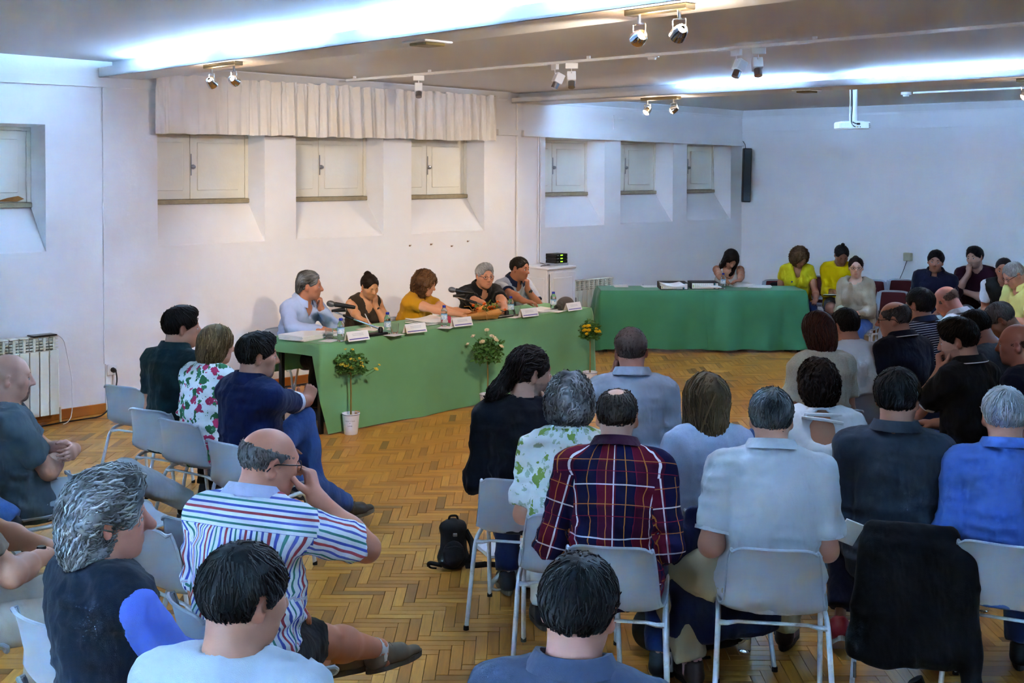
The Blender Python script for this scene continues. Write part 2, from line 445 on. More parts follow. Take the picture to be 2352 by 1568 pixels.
# ceiling beams with a light trough on the camera's side
def tube_mat(k):
    t = NT('fluorescent tube'); t.col(TUBE_C); t.b.inputs['Emission Color'].default_value = (*TUBE_C, 1); t.b.inputs['Emission Strength'].default_value = TUBE_W * k; return t.m
def beam(n, xa, xb, ya, yb, z0, lip, wid, tubes, labels, k=1.0, sg=1):
    M_TUBE = tube_mat(k)
    """beam from (xa, ya) to (xb, yb); lip = height of the trough board"""
    def X(y): return xa + (xb - xa) * (y - ya) / (yb - ya)
    def bar(o0, o1, za, zb2):
        o0, o1 = sorted((o0 * sg, o1 * sg))
        return [(X(ya) + o0, ya, za), (X(ya) + o1, ya, za), (X(yb) + o1, yb, za), (X(yb) + o0, yb, za), (X(ya) + o0, ya, zb2), (X(ya) + o1, ya, zb2), (X(yb) + o1, yb, zb2), (X(yb) + o0, yb, zb2)]
    FC = [(0, 1, 2, 3), (7, 6, 5, 4), (4, 5, 1, 0), (5, 6, 2, 1), (6, 7, 3, 2), (7, 4, 0, 3)]
    zt = zc(xa) + .03
    mb = MB().add(bar(.12, wid, z0, zt), FC).add(bar(0, .12, z0, z0 + .014), FC).add(bar(0, .018, z0, z0 + lip), FC)
    o = struct('trim_%d' % n, mb, M_BEAM)
    for (t0, t1), lb in zip(tubes, labels):
        r = empty('fluorescent_lamp', (X((t0 + t1) / 2) + .075 * sg, (t0 + t1) / 2, z0 + .014), 0, lb, 'lamp', 'fluorescent tubes hidden in the beam troughs')
        r.rotation_euler = (0, 0, math.atan2(X(t1) - X(t0), t1 - t0) * -1)
        hl = (t1 - t0) / 2 - .03
        MB().tube([(0, -hl, lip - .022), (0, hl, lip - .022)], .019, 10).ob('tube', M_TUBE, r, True)
        MB().box((-.02, -hl - .03, 0), (.02, hl + .03, .012), .003).ob('batten', M_WHITE, r)
        for s in (-1, 1): MB().box((-.012, s * (hl + .008) - .008, .008), (.012, s * (hl + .008) + .008, lip - .014), .003).ob('lamp_holder', M_WHITE, r)
    return X
T1 = [(9.05, 7.80), (7.50, 6.20), (5.88, 4.55), (4.24, 2.9), (2.6, 1.25), (1.0, -.4)]
T1 = [(b, a) for a, b in T1]
BX1 = beam(10, 4.655, 3.95, 9.75, -5.0, 2.855, .082, .40, T1,
     ['glowing fluorescent tube above the near beam, closest to the window wall', 'glowing fluorescent tube above the near beam, second from the window wall', 'glowing fluorescent tube above the near beam, third from the window wall', 'glowing fluorescent tube above the near beam, fourth from the window wall', 'glowing fluorescent tube above the near beam, fifth from the window wall', 'glowing fluorescent tube above the near beam, farthest from the window wall'], 1.6)
T2 = [(5.95, 7.35), (4.0, 5.45), (2.4, 3.9), (.8, 2.3), (-.8, .7), (-2.4, -.9), (-4.0, -2.5)]  # the run's unseen end is inferred and added for the room's brightness
BX2 = beam(11, 9.54, 9.50, 9.75, -5.0, 2.825, .058, .42, T2,
     ['glowing fluorescent tube above the far beam, left of the projector', 'glowing fluorescent tube above the far beam, right of the projector', 'glowing fluorescent tube above the far beam past the right edge', 'glowing fluorescent tube above the far beam, fourth from the window wall', 'fluorescent tube above the far beam, fifth from the window wall', 'fluorescent tube above the far beam, sixth from the window wall', 'fluorescent tube above the far beam, farthest from the window wall'], .8)
T3 = [(7.9, 9.3), (6.0, 7.4), (4.1, 5.5), (2.2, 3.6), (.3, 1.7), (-1.6, -.2)]  # unseen trough and tubes, inferred and added to light the far bay
beam(13, 9.54 + .54, 9.50 + .54, 9.75, -5.0, 2.825, .058, .125, T3, ['hidden fluorescent tube on the far side of the far beam, %s from the window wall' % q for q in ('first', 'second', 'third', 'fourth', 'fifth', 'sixth')], 1.65, -1)
T0 = [(6.2, 7.7), (4.4, 5.9), (2.6, 4.1), (.8, 2.3), (-1.0, .5), (-2.8, -1.3)]  # unseen tubes behind the camera, inferred and added to brighten the front rows
BX0 = beam(12, -.25, -.6, 9.75, -5.0, 2.90, .075, .42, T0,
     ['fluorescent tube on the beam behind the camera, nearest the window wall'] + ['fluorescent tube on the beam behind the camera, number %s from the window wall' % q for q in ('two', 'three', 'four', 'five', 'six')], 11.0)

# chrome double spot fixtures under the beams
M_BULB = emis('halogen bulb glow', '#ffc890', 110)
M_PLATE = mat('bronze lamp plate', '#8d7f63', .35, .9, var=.1)
def double_spot(p, z, aim, label, power, aimed=True):
    """p: two lamp points (x, y) under a beam"""
    a, b = np.array(p[0]), np.array(p[1]); c = (a + b) / 2; d = b - a; L = np.linalg.norm(d); ang = math.atan2(d[1], d[0])
    r = empty('double_spot_lamp', (c[0], c[1], z), ang, label, 'lamp', 'chrome double spot lamps under the beams')
    MB().box((-L / 2 - .07, -.035, -.03), (L / 2 + .07, .035, 0), .004).ob('mounting_plate', M_PLATE, r)
    for s, am in ((-1, aim[0]), (1, aim[1])):
        x = s * L / 2; h = MB()
        h.tube([(x, 0, -.03), (x, 0, -.07)], .009, 8)
        yk = bent([(x - .04, 0, -.135), (x - .04, 0, -.07), (x + .04, 0, -.07), (x + .04, 0, -.135)], .006, 2)
        h.tube(yk, .004, 6); sp = h.ob('yoke', M_CHROME, r, True)
        A = Vector(am) - Vector((c[0], c[1], z)); A = Matrix.Rotation(-ang, 3, 'Z') @ A; A -= Vector((x, 0, -.135)); A.normalize()
        q = A.to_track_quat('Z', 'Y').to_matrix().to_4x4(); q.translation = (x, 0, -.135)
        hd = MB().lathe([(.010, -.048), (.025, -.044), (.033, -.026), (.038, .0), (.040, .025), (.036, .025), (.033, .0), (.024, -.018)], 18, caps=False); hd.xf(q); hd.ob('reflector_cup', M_CHROME, sp, True)
        bl = MB().lathe([(.005, -.016), (.022, -.004), (.031, .010), (.032, .024), (.024, .036), (.008, .042)], 14); bl.xf(q); bl.ob('bulb', M_BULB, sp, True)
        if power:
            ld = bpy.data.lights.new('spot_light', 'SPOT'); ld.energy = power; ld.color = HALO_C; ld.spot_size = math.radians(78); ld.spot_blend = .85; ld.shadow_soft_size = .03
            lo = bpy.data.objects.new('spot_light', ld); COL.objects.link(lo); lo.parent = r
            lo.matrix_local = Matrix.Translation((x, 0, -.135)) @ Matrix.Translation(A * .045) @ A.to_track_quat('-Z', 'Y').to_matrix().to_4x4()
            g = bpy.data.lights.new('back_glow', 'POINT'); g.energy = power * .035; g.color = HALO_C; g.shadow_soft_size = .03
            go = bpy.data.objects.new('back_glow', g); COL.objects.link(go); go.parent = r; go.location = Vector((x, 0, -.135)) - A * .065 + Vector((0, 0, .0))
double_spot([(4.66, 7.93), (4.645, 7.60)], 2.855, [(6.6, 9.0, 1.3), (7.7, 9.6, 1.7)], 'chrome double spot lamp under the near beam before the curtain', HALO_W * .45)
double_spot([(4.47, 3.70), (4.455, 3.45)], 2.855, [(7.6, 9.2, 1.3), (6.6, 7.6, .4)], 'large chrome double spot lamp under the near beam, upper middle', HALO_W * 1.3)
double_spot([(9.78, 7.98), (9.76, 7.62)], 2.825, [(8.2, 8.6, .8), (8.6, 9.6, 1.3)], 'small chrome double spot lamp under the far beam left of the projector', HALO_W * .55)
double_spot([(9.75, 4.05), (9.75, 3.7)], 2.825, [(8.5, 5.6, 0), (10.5, 5.0, 0)], 'small chrome double spot lamp under the far beam at the right edge', HALO_W * .35)
# ------------------------------------------------------------------ fittings on walls and ceiling
def make_valance():
    M_CUR = NT('pleated white curtain cotton'); co = M_CUR.coord()
    M_CUR.col(M_CUR.mix(M_CUR.noise(co, 5), lin('#d9d5d2'), lin('#e9e6e3'))); M_CUR.bump(M_CUR.noise(M_CUR.mapping(co, (1, 1, 1)), 260, 2), .0008, .5); M_CUR.set(Roughness=.85, Specular_IOR_Level=.1)
    r = empty('curtain_valance', (7.25, 9.56, 2.39), 0, 'long pleated white curtain valance hanging over the three middle windows', 'curtain')
    rg = np.random.default_rng(5); x0, x1 = -2.17, 1.89; N = 520
    u = np.linspace(0, 1, N + 1); xs = x0 + (x1 - x0) * u
    ph = np.cumsum(.5 + .9 * np.interp(u, np.linspace(0, 1, 60), rg.random(60))) * (2 * math.pi * 33 / N)
    amp = np.interp(u, np.linspace(0, 1, 45), rg.uniform(.012, .042, 45)) * np.where(u < .28, .75, 1)
    ph2 = ph + np.interp(u, np.linspace(0, 1, 50), rg.uniform(-1.2, 1.2, 50))
    hem = np.interp(u, np.linspace(0, 1, 60), rg.uniform(-.008, .008, 60)) 
    top = np.interp(u, np.linspace(0, 1, 80), rg.uniform(-.02, .008, 80)) + .012 * np.abs(np.sin(ph * .5))
    NV = 16; V = []; F = []
    for j in range(NV + 1):
        t = j / NV                                # 0 bottom, 1 top
        y = amp * (np.sin(ph2) * (1 - t) * 1.0 + np.sin(ph) * t * .85 + .35 * np.sin(2.3 * ph + 1.5 * t)) * (1 - .25 * t)
        pinch = np.exp(-((t - .86) / .06) ** 2) * .016 * np.cos(ph)
        ztop = 2.90 - 2.39 - (xs + 2.06) * .006
        z = (1 - t) * (hem) + t * (ztop + top)
        V.append(np.stack([xs + pinch, y, z], 1))
    V = np.concatenate(V)
    for j in range(NV):
        a = np.arange(N) + j * (N + 1); F.append(np.stack([a, a + 1, a + N + 2, a + N + 1], 1))
    F = np.concatenate(F); nf = len(V)
    back = V + np.array([0, .004, 0]); FB = F[:, ::-1] + nf
    link('pleated_cloth', npmesh('pleated_cloth', np.concatenate([V, back]), np.concatenate([F, FB])), M_CUR.m, r)
    MB().tube([(x0 - .03, .03, .495), (x1 + .04, .03, .475)], .010, 8).ob('curtain_rod', M_TRIM, r, True)
    for s in (x0 + .03, 0, x1 - .03): MB().box((s - .012, .02, .478), (s + .012, .19, .492), .002).ob('rod_bracket', M_STEEL, r)
    for k in range(26):
        x = x0 + .06 + (x1 - x0 - .1) * k / 25
        MB().tube([(x + .011 * math.cos(q), .03, .478 + .013 * math.sin(q)) for q in np.linspace(0, 6.28, 9)], .0022, 5, False).ob('curtain_ring', M_STEEL, r)
make_valance()

def track_light():
    zt = 2.945
    r = empty('light_track', (7.0, 4.3, zt), 0, 'long white ceiling track running between the two beams', 'light track')
    MB().box((-.017, -4.6, -.022), (.017, 5.12, 0), .003).ob('rail', M_WHITE, r)
    for y in (-4, -2, 0, 2, 3.9, 5.0): MB().box((-.008, y - .015, 0), (.008, y + .015, zc(7.0) - zt + .004)).ob('standoff', M_WHITE, r)
    for y in (4.25, 2.55, .72): MB().box((-.02, y - .09, -.026), (.02, y + .09, -.004), .003).ob('rail_joint', M_WHITE, r)
    tf = empty('light_track', (12.05, 5.0, zc(12.05)), 0, 'short white ceiling track beyond the far beam at right', 'light track')
    MB().box((-.015, -3.0, -.02), (.015, 1.2, 0), .003).ob('rail', M_WHITE, tf)
    lab = ['white track spot nearest the curtain on the long ceiling track', 'white track spot left of the middle pair on the long track', 'white track spot right of the middle pair on the long track',
           'white track spot left in the pair nearest the projector', 'white track spot right in the pair nearest the projector']
    proto = None
    for i, (y, tilt, rz) in enumerate(((8.35, .5, .9), (6.66, .25, -.4), (6.48, .5, .8), (4.92, .3, -.3), (4.74, .55, .8))):
        if proto is None:
            o = empty('track_spot'); MB().box((-.014, -.05, -.045), (.014, .05, -.0), .003).ob('adapter', M_WHITE, o)
            MB().tube(bent([(0, 0, -.04), (0, 0, -.075), (.04, 0, -.075), (.04, 0, -.1)], .01, 2), .004, 6).ob('arm', M_WHITE, o, True)
            hb = MB().box((-.03, -.035, -.05), (.04, .035, .03), .004); M = Matrix.Translation((.03, 0, -.10)) @ Matrix.Rotation(.45, 4, 'Y'); hb.xf(M); h = hb.ob('lamp_head', M_WHITE, o)
            c = MB().tube([(0.005, 0, -.045), (.005, 0, -.10)], .028, 14); c.xf(M); c.ob('lamp_barrel', M_STEEL, h, True)
            proto = o
        else: o = copy_tree(proto)
        o.location = (7.0, y, zt - .022); o.rotation_euler = (0, 0, rz)
        tag(o, lab[i], 'lamp', 'white spots on the long ceiling track')
    for p, lb in (((7.16, 5.80, zc(7.16)), 'round white smoke detector beside the long ceiling track'), ((12.02, 6.27, zc(12.02)), 'round white smoke detector at the end of the short far track')):
        d = empty('smoke_detector', p, 0, lb, 'smoke detector')
        MB().lathe([(.05, -.03), (.055, -.028), (.055, 0)], 20).ob('base', M_WHITE, d, True); MB().lathe([(.015, -.05), (.03, -.048), (.036, -.03)], 16).ob('sensor_cap', M_WHITE, d, True)
    for p, s, lb in (((4.72, 5.55, 2.855), .11, 'flat white ceiling hatch lamp under the near beam'), ((9.80, 6.10, 2.825), .10, 'small square ceiling fitting under the far beam beside the projector')):
        d = empty('ceiling_fitting', p, 0, lb, 'ceiling fitting')
        MB().box((-s, -s, -.012), (s, s, 0), .004).ob('frame', M_WHITE, d); MB().box((-s * .7, -s * .7, -.028), (s * .7, s * .7, -.010), .004).ob('cover', mat('old brass cover', '#84744c', .5, .5), d)
track_light()

def projector():
    p = np.array([10.95, 6.29, 2.49]); top = zc(10.95) - p[2]
    r = empty('projector', p, YAW - math.pi / 2, 'white projector hanging from the ceiling on a pole', 'projector')
    W = mat('projector shell', '#e3e6ea', .4, var=.02)
    MB().box((-.155, -.11, -.0), (.155, .11, .075), .012).ob('body', W, r)
    MB().box((-.10, -.08, .075), (.10, .08, .083), .004).ob('mount_plate', W, r)
    MB().tube([(.025, 0, .08), (.025, 0, top)], .026, 14).ob('pole', W, r, True)
    MB().box((-.05, -.06, top - .012), (.1, .06, top), .003).ob('ceiling_plate', W, r)
    MB().tube(bent([(-.03, -.02, top), (-.03, -.035, .3), (-.035, -.04, .14), (-.05, -.11, .06), (-.03, -.118, .03)], .03, 3), .006, 6).ob('white_cable', W, r, True)
    MB().tube(bent([(-.012, -.03, top), (-.01, -.035, .2), (-.03, -.08, .12), (-.04, -.118, .04), (0, -.118, .022)], .03, 3), .005, 6).ob('black_cable', M_BLACKP, r, True)
    MB().tube([(-.03, -.118, .07), (.0, -.122, .055), (.035, -.118, .052)], .005, 6).ob('plug_cable', M_BLACKP, r, True)
    MB().box((.015, -.128, .042), (.045, -.108, .062), .003).ob('plug', M_BLACKP, r)
    for x, c in ((.01, '#d8c23a'), (.022, '#202226'), (.045, '#202226')): MB().box((x, -.114, .018), (x + .009, -.109, .027), .001).ob('socket', mat('port ' + c, c, .5), r)
    for k in range(4): MB().box((.135, -.113, .015 + k * .012), (.15, -.109, .021 + k * .012), .001).ob('vent_slot', M_BLACKP, r)
    MB().lathe([(.03, 0), (.034, .02), (.028, .02), (.02, .012)], 16).xf(Matrix.Translation((.07, .11, .04)) @ Matrix.Rotation(-math.pi / 2, 4, 'X')).ob('lens', M_BLACKP, r, True)
projector()

def speaker_column():
    r = empty('column_speaker', (13.90, 9.60, 1.63), math.radians(225 + 90), 'tall black column loudspeaker mounted in the far wall corner', 'speaker')
    gm = NT('speaker grille'); v = gm.t.nodes.new('ShaderNodeTexVoronoi'); v.inputs['Scale'].default_value = 160; gm.l(gm.coord(), v.inputs['Vector'])
    gm.col(gm.mix(v.outputs[0], lin('#1d2a2f'), lin('#0a0f12'))); gm.set(Roughness=.6)
    b = MB().box((-.055, -.06, 0), (.055, .05, .74), .008); b.xf(Matrix.Rotation(math.radians(1.2), 4, 'Y')); b.ob('cabinet', M_BLACKP, r)
    b = MB().box((-.047, -.066, .012), (.047, -.058, .728), .004); b.xf(Matrix.Rotation(math.radians(1.2), 4, 'Y')); b.ob('grille', gm.m, r)
    MB().tube([(0, .05, .6), (0, .12, .6)], .012, 8).ob('wall_bracket', M_BLACKP, r); MB().tube(bent([(0, .03, .74), (0, .05, .79), (-.02, .13, .84)], .02, 2), .004, 6).ob('cable', M_BLACKP, r)
speaker_column()

M_RAD = mat('radiator enamel', '#dcdccf', .35, var=.03)
def radiator(x0, n, z0, z1, y, label, pitch=.082):
    r = empty('radiator', (x0 + n * pitch / 2, y, z0), 0, label, 'radiator')
    H = z1 - z0; e = MB().box((-pitch / 2 + .003, -.045, 0), (pitch / 2 - .003, -.03, H - .12), .004)
    e.box((-.012, -.03, .0), (.012, .045, H - .02), .004); e.box((-pitch / 2 + .006, .03, .03), (pitch / 2 - .006, .045, H - .05), .004)
    e.box((-pitch / 2 + .004, -.045, H - .012), (pitch / 2 - .004, .05, H), .005)
    e.box((-.01, -.045, H - .12), (.01, -.03, H - .012), .003)
    for k in range(4): e.box((-pitch / 2 + .004, -.042 + k * .004, H - .105 + k * .024), (pitch / 2 - .004, -.03 + k * .004, H - .095 + k * .024), .002)
    me = e.mesh('radiator_section'); me.materials.append(M_RAD)
    for k in range(n):
        o = bpy.data.objects.new('radiator_section', me); COL.objects.link(o); o.parent = r; o.location = ((k - (n - 1) / 2) * pitch, 0, 0)
    MB().tube([(-n * pitch / 2, .01, .05), (n * pitch / 2, .01, .05)], .018, 8).tube([(-n * pitch / 2, .01, H - .14), (n * pitch / 2, .01, H - .14)], .018, 8).ob('header_pipe', M_RAD, r, True)
    MB().tube([(n * pitch / 2 - .05, .012, .05), (n * pitch / 2 + .03, .012, .05), (n * pitch / 2 + .03, .012, -z0)], .010, 8).ob('feed_pipe', M_RAD, r, True)
    MB().box((-n * pitch / 2 + .05, .04, H - .2), (-n * pitch / 2 + .08, VY - y, H - .17)).ob('wall_bracket', M_RAD, r)
radiator(2.6, 20, .075, .725, 9.65, 'cream column radiator under the leftmost window', .0815)
radiator(10.42, 9, .10, .765, 9.65, 'cream column radiator between the white cabinet and the green table', .0815)
t_ = empty('tablet', (4.10, 9.63, .728), .03, 'small dark tablet charging on top of the left radiator', 'tablet')
MB().box((-.1, -.06, 0), (.1, .06, .010), .003).ob('casing', M_BLACKP, t_); MB().box((-.092, -.052, .0095), (.092, .052, .0112), .0005).ob('screen', mat('dark screen', '#1b2230', .15), t_)
tag(MB().tube(bent([(4.2, 9.62, .735), (4.27, 9.61, .70), (4.36, 9.66, .35), (4.36, 9.66, .06), (4.31, 9.60, .006), (4.22, 9.52, .006)], .06, 4), .0035, 6).ob('charger_cable', M_WHITE, None, True), 'thin white charger cable hanging from the tablet to the floor', 'cable')
so = empty('wall_socket', (4.735, VY - .022, .37), 0, 'white wall socket above the orange baseboard', 'socket')
MB().box((-.042, -.03, -.045), (.042, 0, .045), .006).ob('plate', M_WHITE, so)
MB().lathe([(.02, 0), (.021, .004)], 16).xf(Matrix.Translation((0, -.03, .0)) @ Matrix.Rotation(math.pi / 2, 4, 'X')).ob('outlet', M_BLACKP, so, True)
pc = empty('power_cable', (4.74, 9.69, .0), 0, 'black power cable plugged in the wall socket and trailing along the floor', 'cable')
MB().lathe([(.019, 0), (.021, .02), (.012, .035), (.008, .05)], 12).xf(Matrix.Translation((0, .008, .365)) @ Matrix.Rotation(math.pi / 2, 4, 'X')).ob('plug', M_BLACKP, pc, True)
MB().tube(bent([(0, -.04, .365), (.01, -.05, .30), (-.01, -.05, .2), (-.04, -.06, .08), (-.16, -.10, .008), (-.5, -.10, .008), (-.9, -.16, .008), (-1.3, -.14, .008)], .05, 4), .006, 7).ob('cord', M_BLACKP, pc, True)
tag(MB().tube([(9.955, VY - .02, 2.46), (9.955, VY - .02, 1.0)], .009, 8).ob('conduit_pipe', M_TRIM, None, True), 'thin white conduit pipe on the wall above the cabinet, left one', 'pipe', 'conduits above the cabinet')
tag(MB().tube([(9.99, VY - .02, 2.46), (9.99, VY - .02, 1.0)], .009, 8).ob('conduit_pipe', M_TRIM, None, True), 'thin white conduit pipe on the wall above the cabinet, right one', 'pipe', 'conduits above the cabinet')
ln = empty('wall_conduit', (4.685, VY - .012, .42), 0, 'slim white cable duct running up from the wall socket', 'cable duct')
MB().box((-.008, -.01, 0), (.008, .01, 2.35), .002).ob('duct', M_TRIM, ln)
for k, (px, py) in enumerate(((941, 564), (990, 561), (1037, 565), (1074, 554))):
    d = ray(px, py); q = CAM + d * (VY / d[1])
    h = MB().box((-.012, -.006, -.008), (.010, 0, .008), .002).tube([(0, 0, 0), (.002, -.02, 0), (.004, -.022, .012)], .002, 5).ob('wall_hook', mat('rusty hook', '#8a6e58', .7), None, False, q)
    tag(h, 'tiny rusty hook on the wall below the third middle window, %s from left' % ('first', 'second', 'third', 'fourth')[k], 'hook', 'hooks in the wall')
tag(MB().box((-.01, -.008, -.09), (.01, 0, .09), .002).ob('cable_clip', M_TRIM, None, False, (11.30, VY, 2.66)), 'short white strip on the far wall above the rail', 'strip')
wa = empty('outlet_box', (13.99, 7.25, 1.0), 0, 'small wall outlet box on the back wall above the yellow shirts', 'socket')
MB().box((-.03, -.05, -.05), (.03, .05, .05), .006).ob('plate', mat('cream plastic', '#b9b59a', .5), wa); MB().tube(bent([(-.02, 0, -.04), (-.015, .06, -.2), (-.01, .3, -.7)], .05, 3), .004, 6).ob('cord', M_BLACKP, wa)

def cabinet():
    r = empty('white_cabinet', (9.90, 9.48, 0), 0, 'white panelled cabinet standing against the wall behind the long green table', 'cabinet')
    W = mat('cabinet pvc white', '#dfe2ea', .35, var=.02)
    x0, x1, y0, y1, H = -.215, .245, -.17, .24, .985
    MB().box((x0, y0 + .02, .04), (x1, y1, H - .03), .006).ob('carcass', W, r)
    MB().box((x0 - .01, y0 - .005, H - .035), (x1 + .01, y1, H), .012).ob('top', W, r)
    MB().box((x0 + .02, y0 + .05, 0), (x1 - .02, y1 - .02, .045)).ob('plinth', W, r)
    d = MB(); d.box((x0 + .035, y0, .07), (x1 - .012, y0 + .022, H - .06), .006); do = d.ob('door', W, r)
    MB().box((x0 + .08, y0 - .008, .14), (x1 - .06, y0 + .004, H - .12), .008).ob('panel', W, do)
    MB().tube([(x1 - .035, y0, .55), (x1 - .035, y0 - .03, .55), (x1 - .035, y0 - .03, .62)], .007, 6).ob('handle', M_STEEL, do)
    MB().box((x0 - .006, y0 + .06, .14), (x0 + .004, y1 - .05, H - .12), .006).ob('side_panel', W, r)
    MB().tube([(x0 + .03, y0 + .012, .1), (x0 + .03, y0 + .012, H - .08)], .006, 6).ob('hinge', M_STEEL, r)
    LED = emis('green led', '#8dff2a', 3.0); lb = ['topmost black receiver box with green light on the white cabinet', 'middle black receiver box with green light on the white cabinet', 'lowest black receiver box with green light on the white cabinet']
    sh = empty('receiver_tray', (10.02, 9.50, .985), 0, 'pale tray under the black receivers on the cabinet', 'tray'); MB().box((-.105, -.09, 0), (.105, .09, .025), .003).ob('tray', mat('pale tray', '#9aa3b5', .5), sh)
    for k in range(3):
        q = empty('receiver', (10.02, 9.50, 1.0105 + k * .036), 0, lb[2 - k], 'receiver', 'black receivers stacked on the cabinet')
        MB().box((-.1, -.08, 0), (.1, .08, .034), .004).ob('case', M_BLACKP, q); MB().box((-.02, -.082, .013), (.018, -.079, .023), .001).ob('display', LED, q)
        MB().box((-.08, -.082, .014), (-.045, -.079, .02), .001).ob('badge', mat('grey badge', '#7f8795', .4), q)
        for j in range(3): MB().box((.035 + j * .018, -.082, .012), (.047 + j * .018, -.079, .022), .001).ob('button', mat('button grey', '#1c2a22', .5), q)
    tag(MB().tube(bent([(9.70, 9.44, .992), (9.80, 9.5, .992), (9.9, 9.47, .992), (9.93, 9.6, .992), (9.955, 9.7, 1.0)], .04, 3), .004, 6).ob('loose_cable', M_BLACKP, None, True), 'dark loose cable lying on top of the white cabinet', 'cable')
cabinet()
# ------------------------------------------------------------------ tables, cloths, things on them
def cloth_mat(name, a, b):
    t = NT(name); co = t.coord(); n = t.noise(co, 3.5, 3); w = t.noise(co, 420, 2)
    t.col(t.mix(n, lin(a), lin(b))); t.bump(w, .0006, .5); t.set(Roughness=.85, Specular_IOR_Level=.15, Sheen_Weight=.15); return t.m
M_GREEN = cloth_mat('sage green tablecloth', '#64996a', '#70a575'); M_GREEN2 = cloth_mat('deep green satin cloth', '#3f8560', '#4a946c')
M_GREEN2.node_tree.nodes['Principled BSDF'].inputs['Roughness'].default_value = .55
M_TTOP = mat('table laminate', '#7a5f43', .5); M_TLEG = mat('black steel leg', '#121214', .5, .3)
T1A = np.array([5.49, 7.74]); T1B = np.array([8.84, 7.93]); TZ = .72
T1u = (T1B - T1A) / np.linalg.norm(T1B - T1A); T1v = np.array([-T1u[1], T1u[0]]); T1L = float(np.linalg.norm(T1B - T1A)); T1D = .62
T1ang = math.atan2(T1u[1], T1u[0])
def make_table(name, orig, ang, L, D, z, label):
    r = empty(name, (orig[0], orig[1], 0), ang, label, 'table')
    MB().box((.01, .01, z - .03), (L - .01, D - .01, z - .004), .003).ob('table_top', M_TTOP, r)
    MB().box((.06, .05, z - .08), (L - .06, D - .05, z - .03)).ob('apron', M_TLEG, r)
    for x in (.05, L - .05):
        for y in (.06, D - .06): MB().box((x - .018, y - .018, 0), (x + .018, y + .018, z - .03), .003).ob('leg', M_TLEG, r)
    return r
def drape(name, orig, ang, L, D, z, drops, m, label, seed, fold=.022, freq=9.0, floor=.006, nfolds=None):
    """cloth over a table: drops = (front, right, back, left) hanging lengths"""
    rg = np.random.default_rng(seed)
    e = .012; r = .018
    per = []                                               # perimeter: left -> front -> right -> back, each with its drop
    segs = [((-e, D + e), (-e, -e), drops[3]), ((-e, -e), (L + e, -e), drops[0]), ((L + e, -e), (L + e, D + e), drops[1]), ((L + e, D + e), (-e, D + e), drops[2])]
    pts = []; nrm = []; drp = []; arc = []; s = 0; step = .02
    for (a, b, d) in segs:
        a = np.array(a); b = np.array(b); l = np.linalg.norm(b - a); n = int(l / step); t = (b - a) / l; nn = np.array([t[1], -t[0]])
        for k in range(n):
            f = k / n; pts.append(a + t * l * f); 
            ce = min(f * l, (1 - f) * l)
            nrm.append(nn); drp.append(d); arc.append(s + l * f)
        s += l
    pts = np.array(pts); nrm = np.array(nrm); drp = np.array(drp, float); arc = np.array(arc); N = len(pts)
    k = 7                                                   # soften corners
    def sm(A, w):
        ker = np.ones(2 * w + 1) / (2 * w + 1); out = np.zeros_like(A)
        for q in range(-w, w + 1): out += np.roll(A, q, 0) * ker[0]
        return out
    nrm = sm(nrm, 6); nrm /= np.linalg.norm(nrm, axis=1)[:, None]; dr = sm(drp[:, None], 3)[:, 0]
    ph = 2 * math.pi * np.cumsum(.6 + .8 * np.interp(arc, np.linspace(0, s, 40), rg.random(40))) * (freq * s / N) / (s) * 1.0
    amp = np.interp(arc, np.linspace(0, s, int(s * 4) + 2), rg.random(int(s * 4) + 2)) ** 1.6
    V = []; NV = 18
    for j in range(NV + 1):
        t = j / NV
        ztop = z + .002
        zz = ztop - dr * t - (0 if j == 0 else .0)
        zz = np.maximum(zz, floor)
        out = r * min(1, t * 12) + fold * amp * (t ** .8) * (1 + np.sin(ph + 1.1 * t)) + .02 * t * (dr > .4) + .012 * t * np.sin(ph * .37 + 2)
        p = pts + nrm * out[:, None]
        hem = .006 * np.sin(ph * .5) * t
        V.append(np.concatenate([p, np.maximum(zz + hem, floor)[:, None]], 1))
    F = []
    for j in range(NV):
        a = np.arange(N) + j * N; b = (np.arange(N) + 1) % N + j * N; F.append(np.stack([a, a + N, b + N, b], 1))
    V = np.concatenate(V)
    # top sheet: inner rings keep the top flat with faint creases
    nx, ny = max(4, int(L / .06)), max(4, int(D / .06)); gx, gy = np.meshgrid(np.linspace(-e + .004, L + e - .004, nx + 1), np.linspace(-e + .004, D + e - .004, ny + 1))
    gz = z + .0022 + .0012 * np.sin(gx * 7 + gy * 3) * np.sin(gy * 11)
    o = len(V); top = np.stack([gx.ravel(), gy.ravel(), gz.ravel()], 1); V = np.concatenate([V, top])
    a = (np.arange(nx)[None, :] + np.arange(ny)[:, None] * (nx + 1)).ravel() + o
    F.append(np.stack([a, a + 1, a + nx + 2, a + nx + 1], 1))
    o_ = link(name, npmesh(name, V, np.concatenate(F)), m, None, (orig[0], orig[1], 0), ang)
    tag(o_, label, 'tablecloth'); return o_
make_table('long_table', T1A, T1ang, T1L, T1D, TZ, 'long speakers table under the sage green cloth')
drape('tablecloth', T1A, T1ang, T1L, T1D, TZ, (.712, .70, .30, .105), M_GREEN, 'plain sage green cloth on the long speakers table', 4, .024, 5.5)
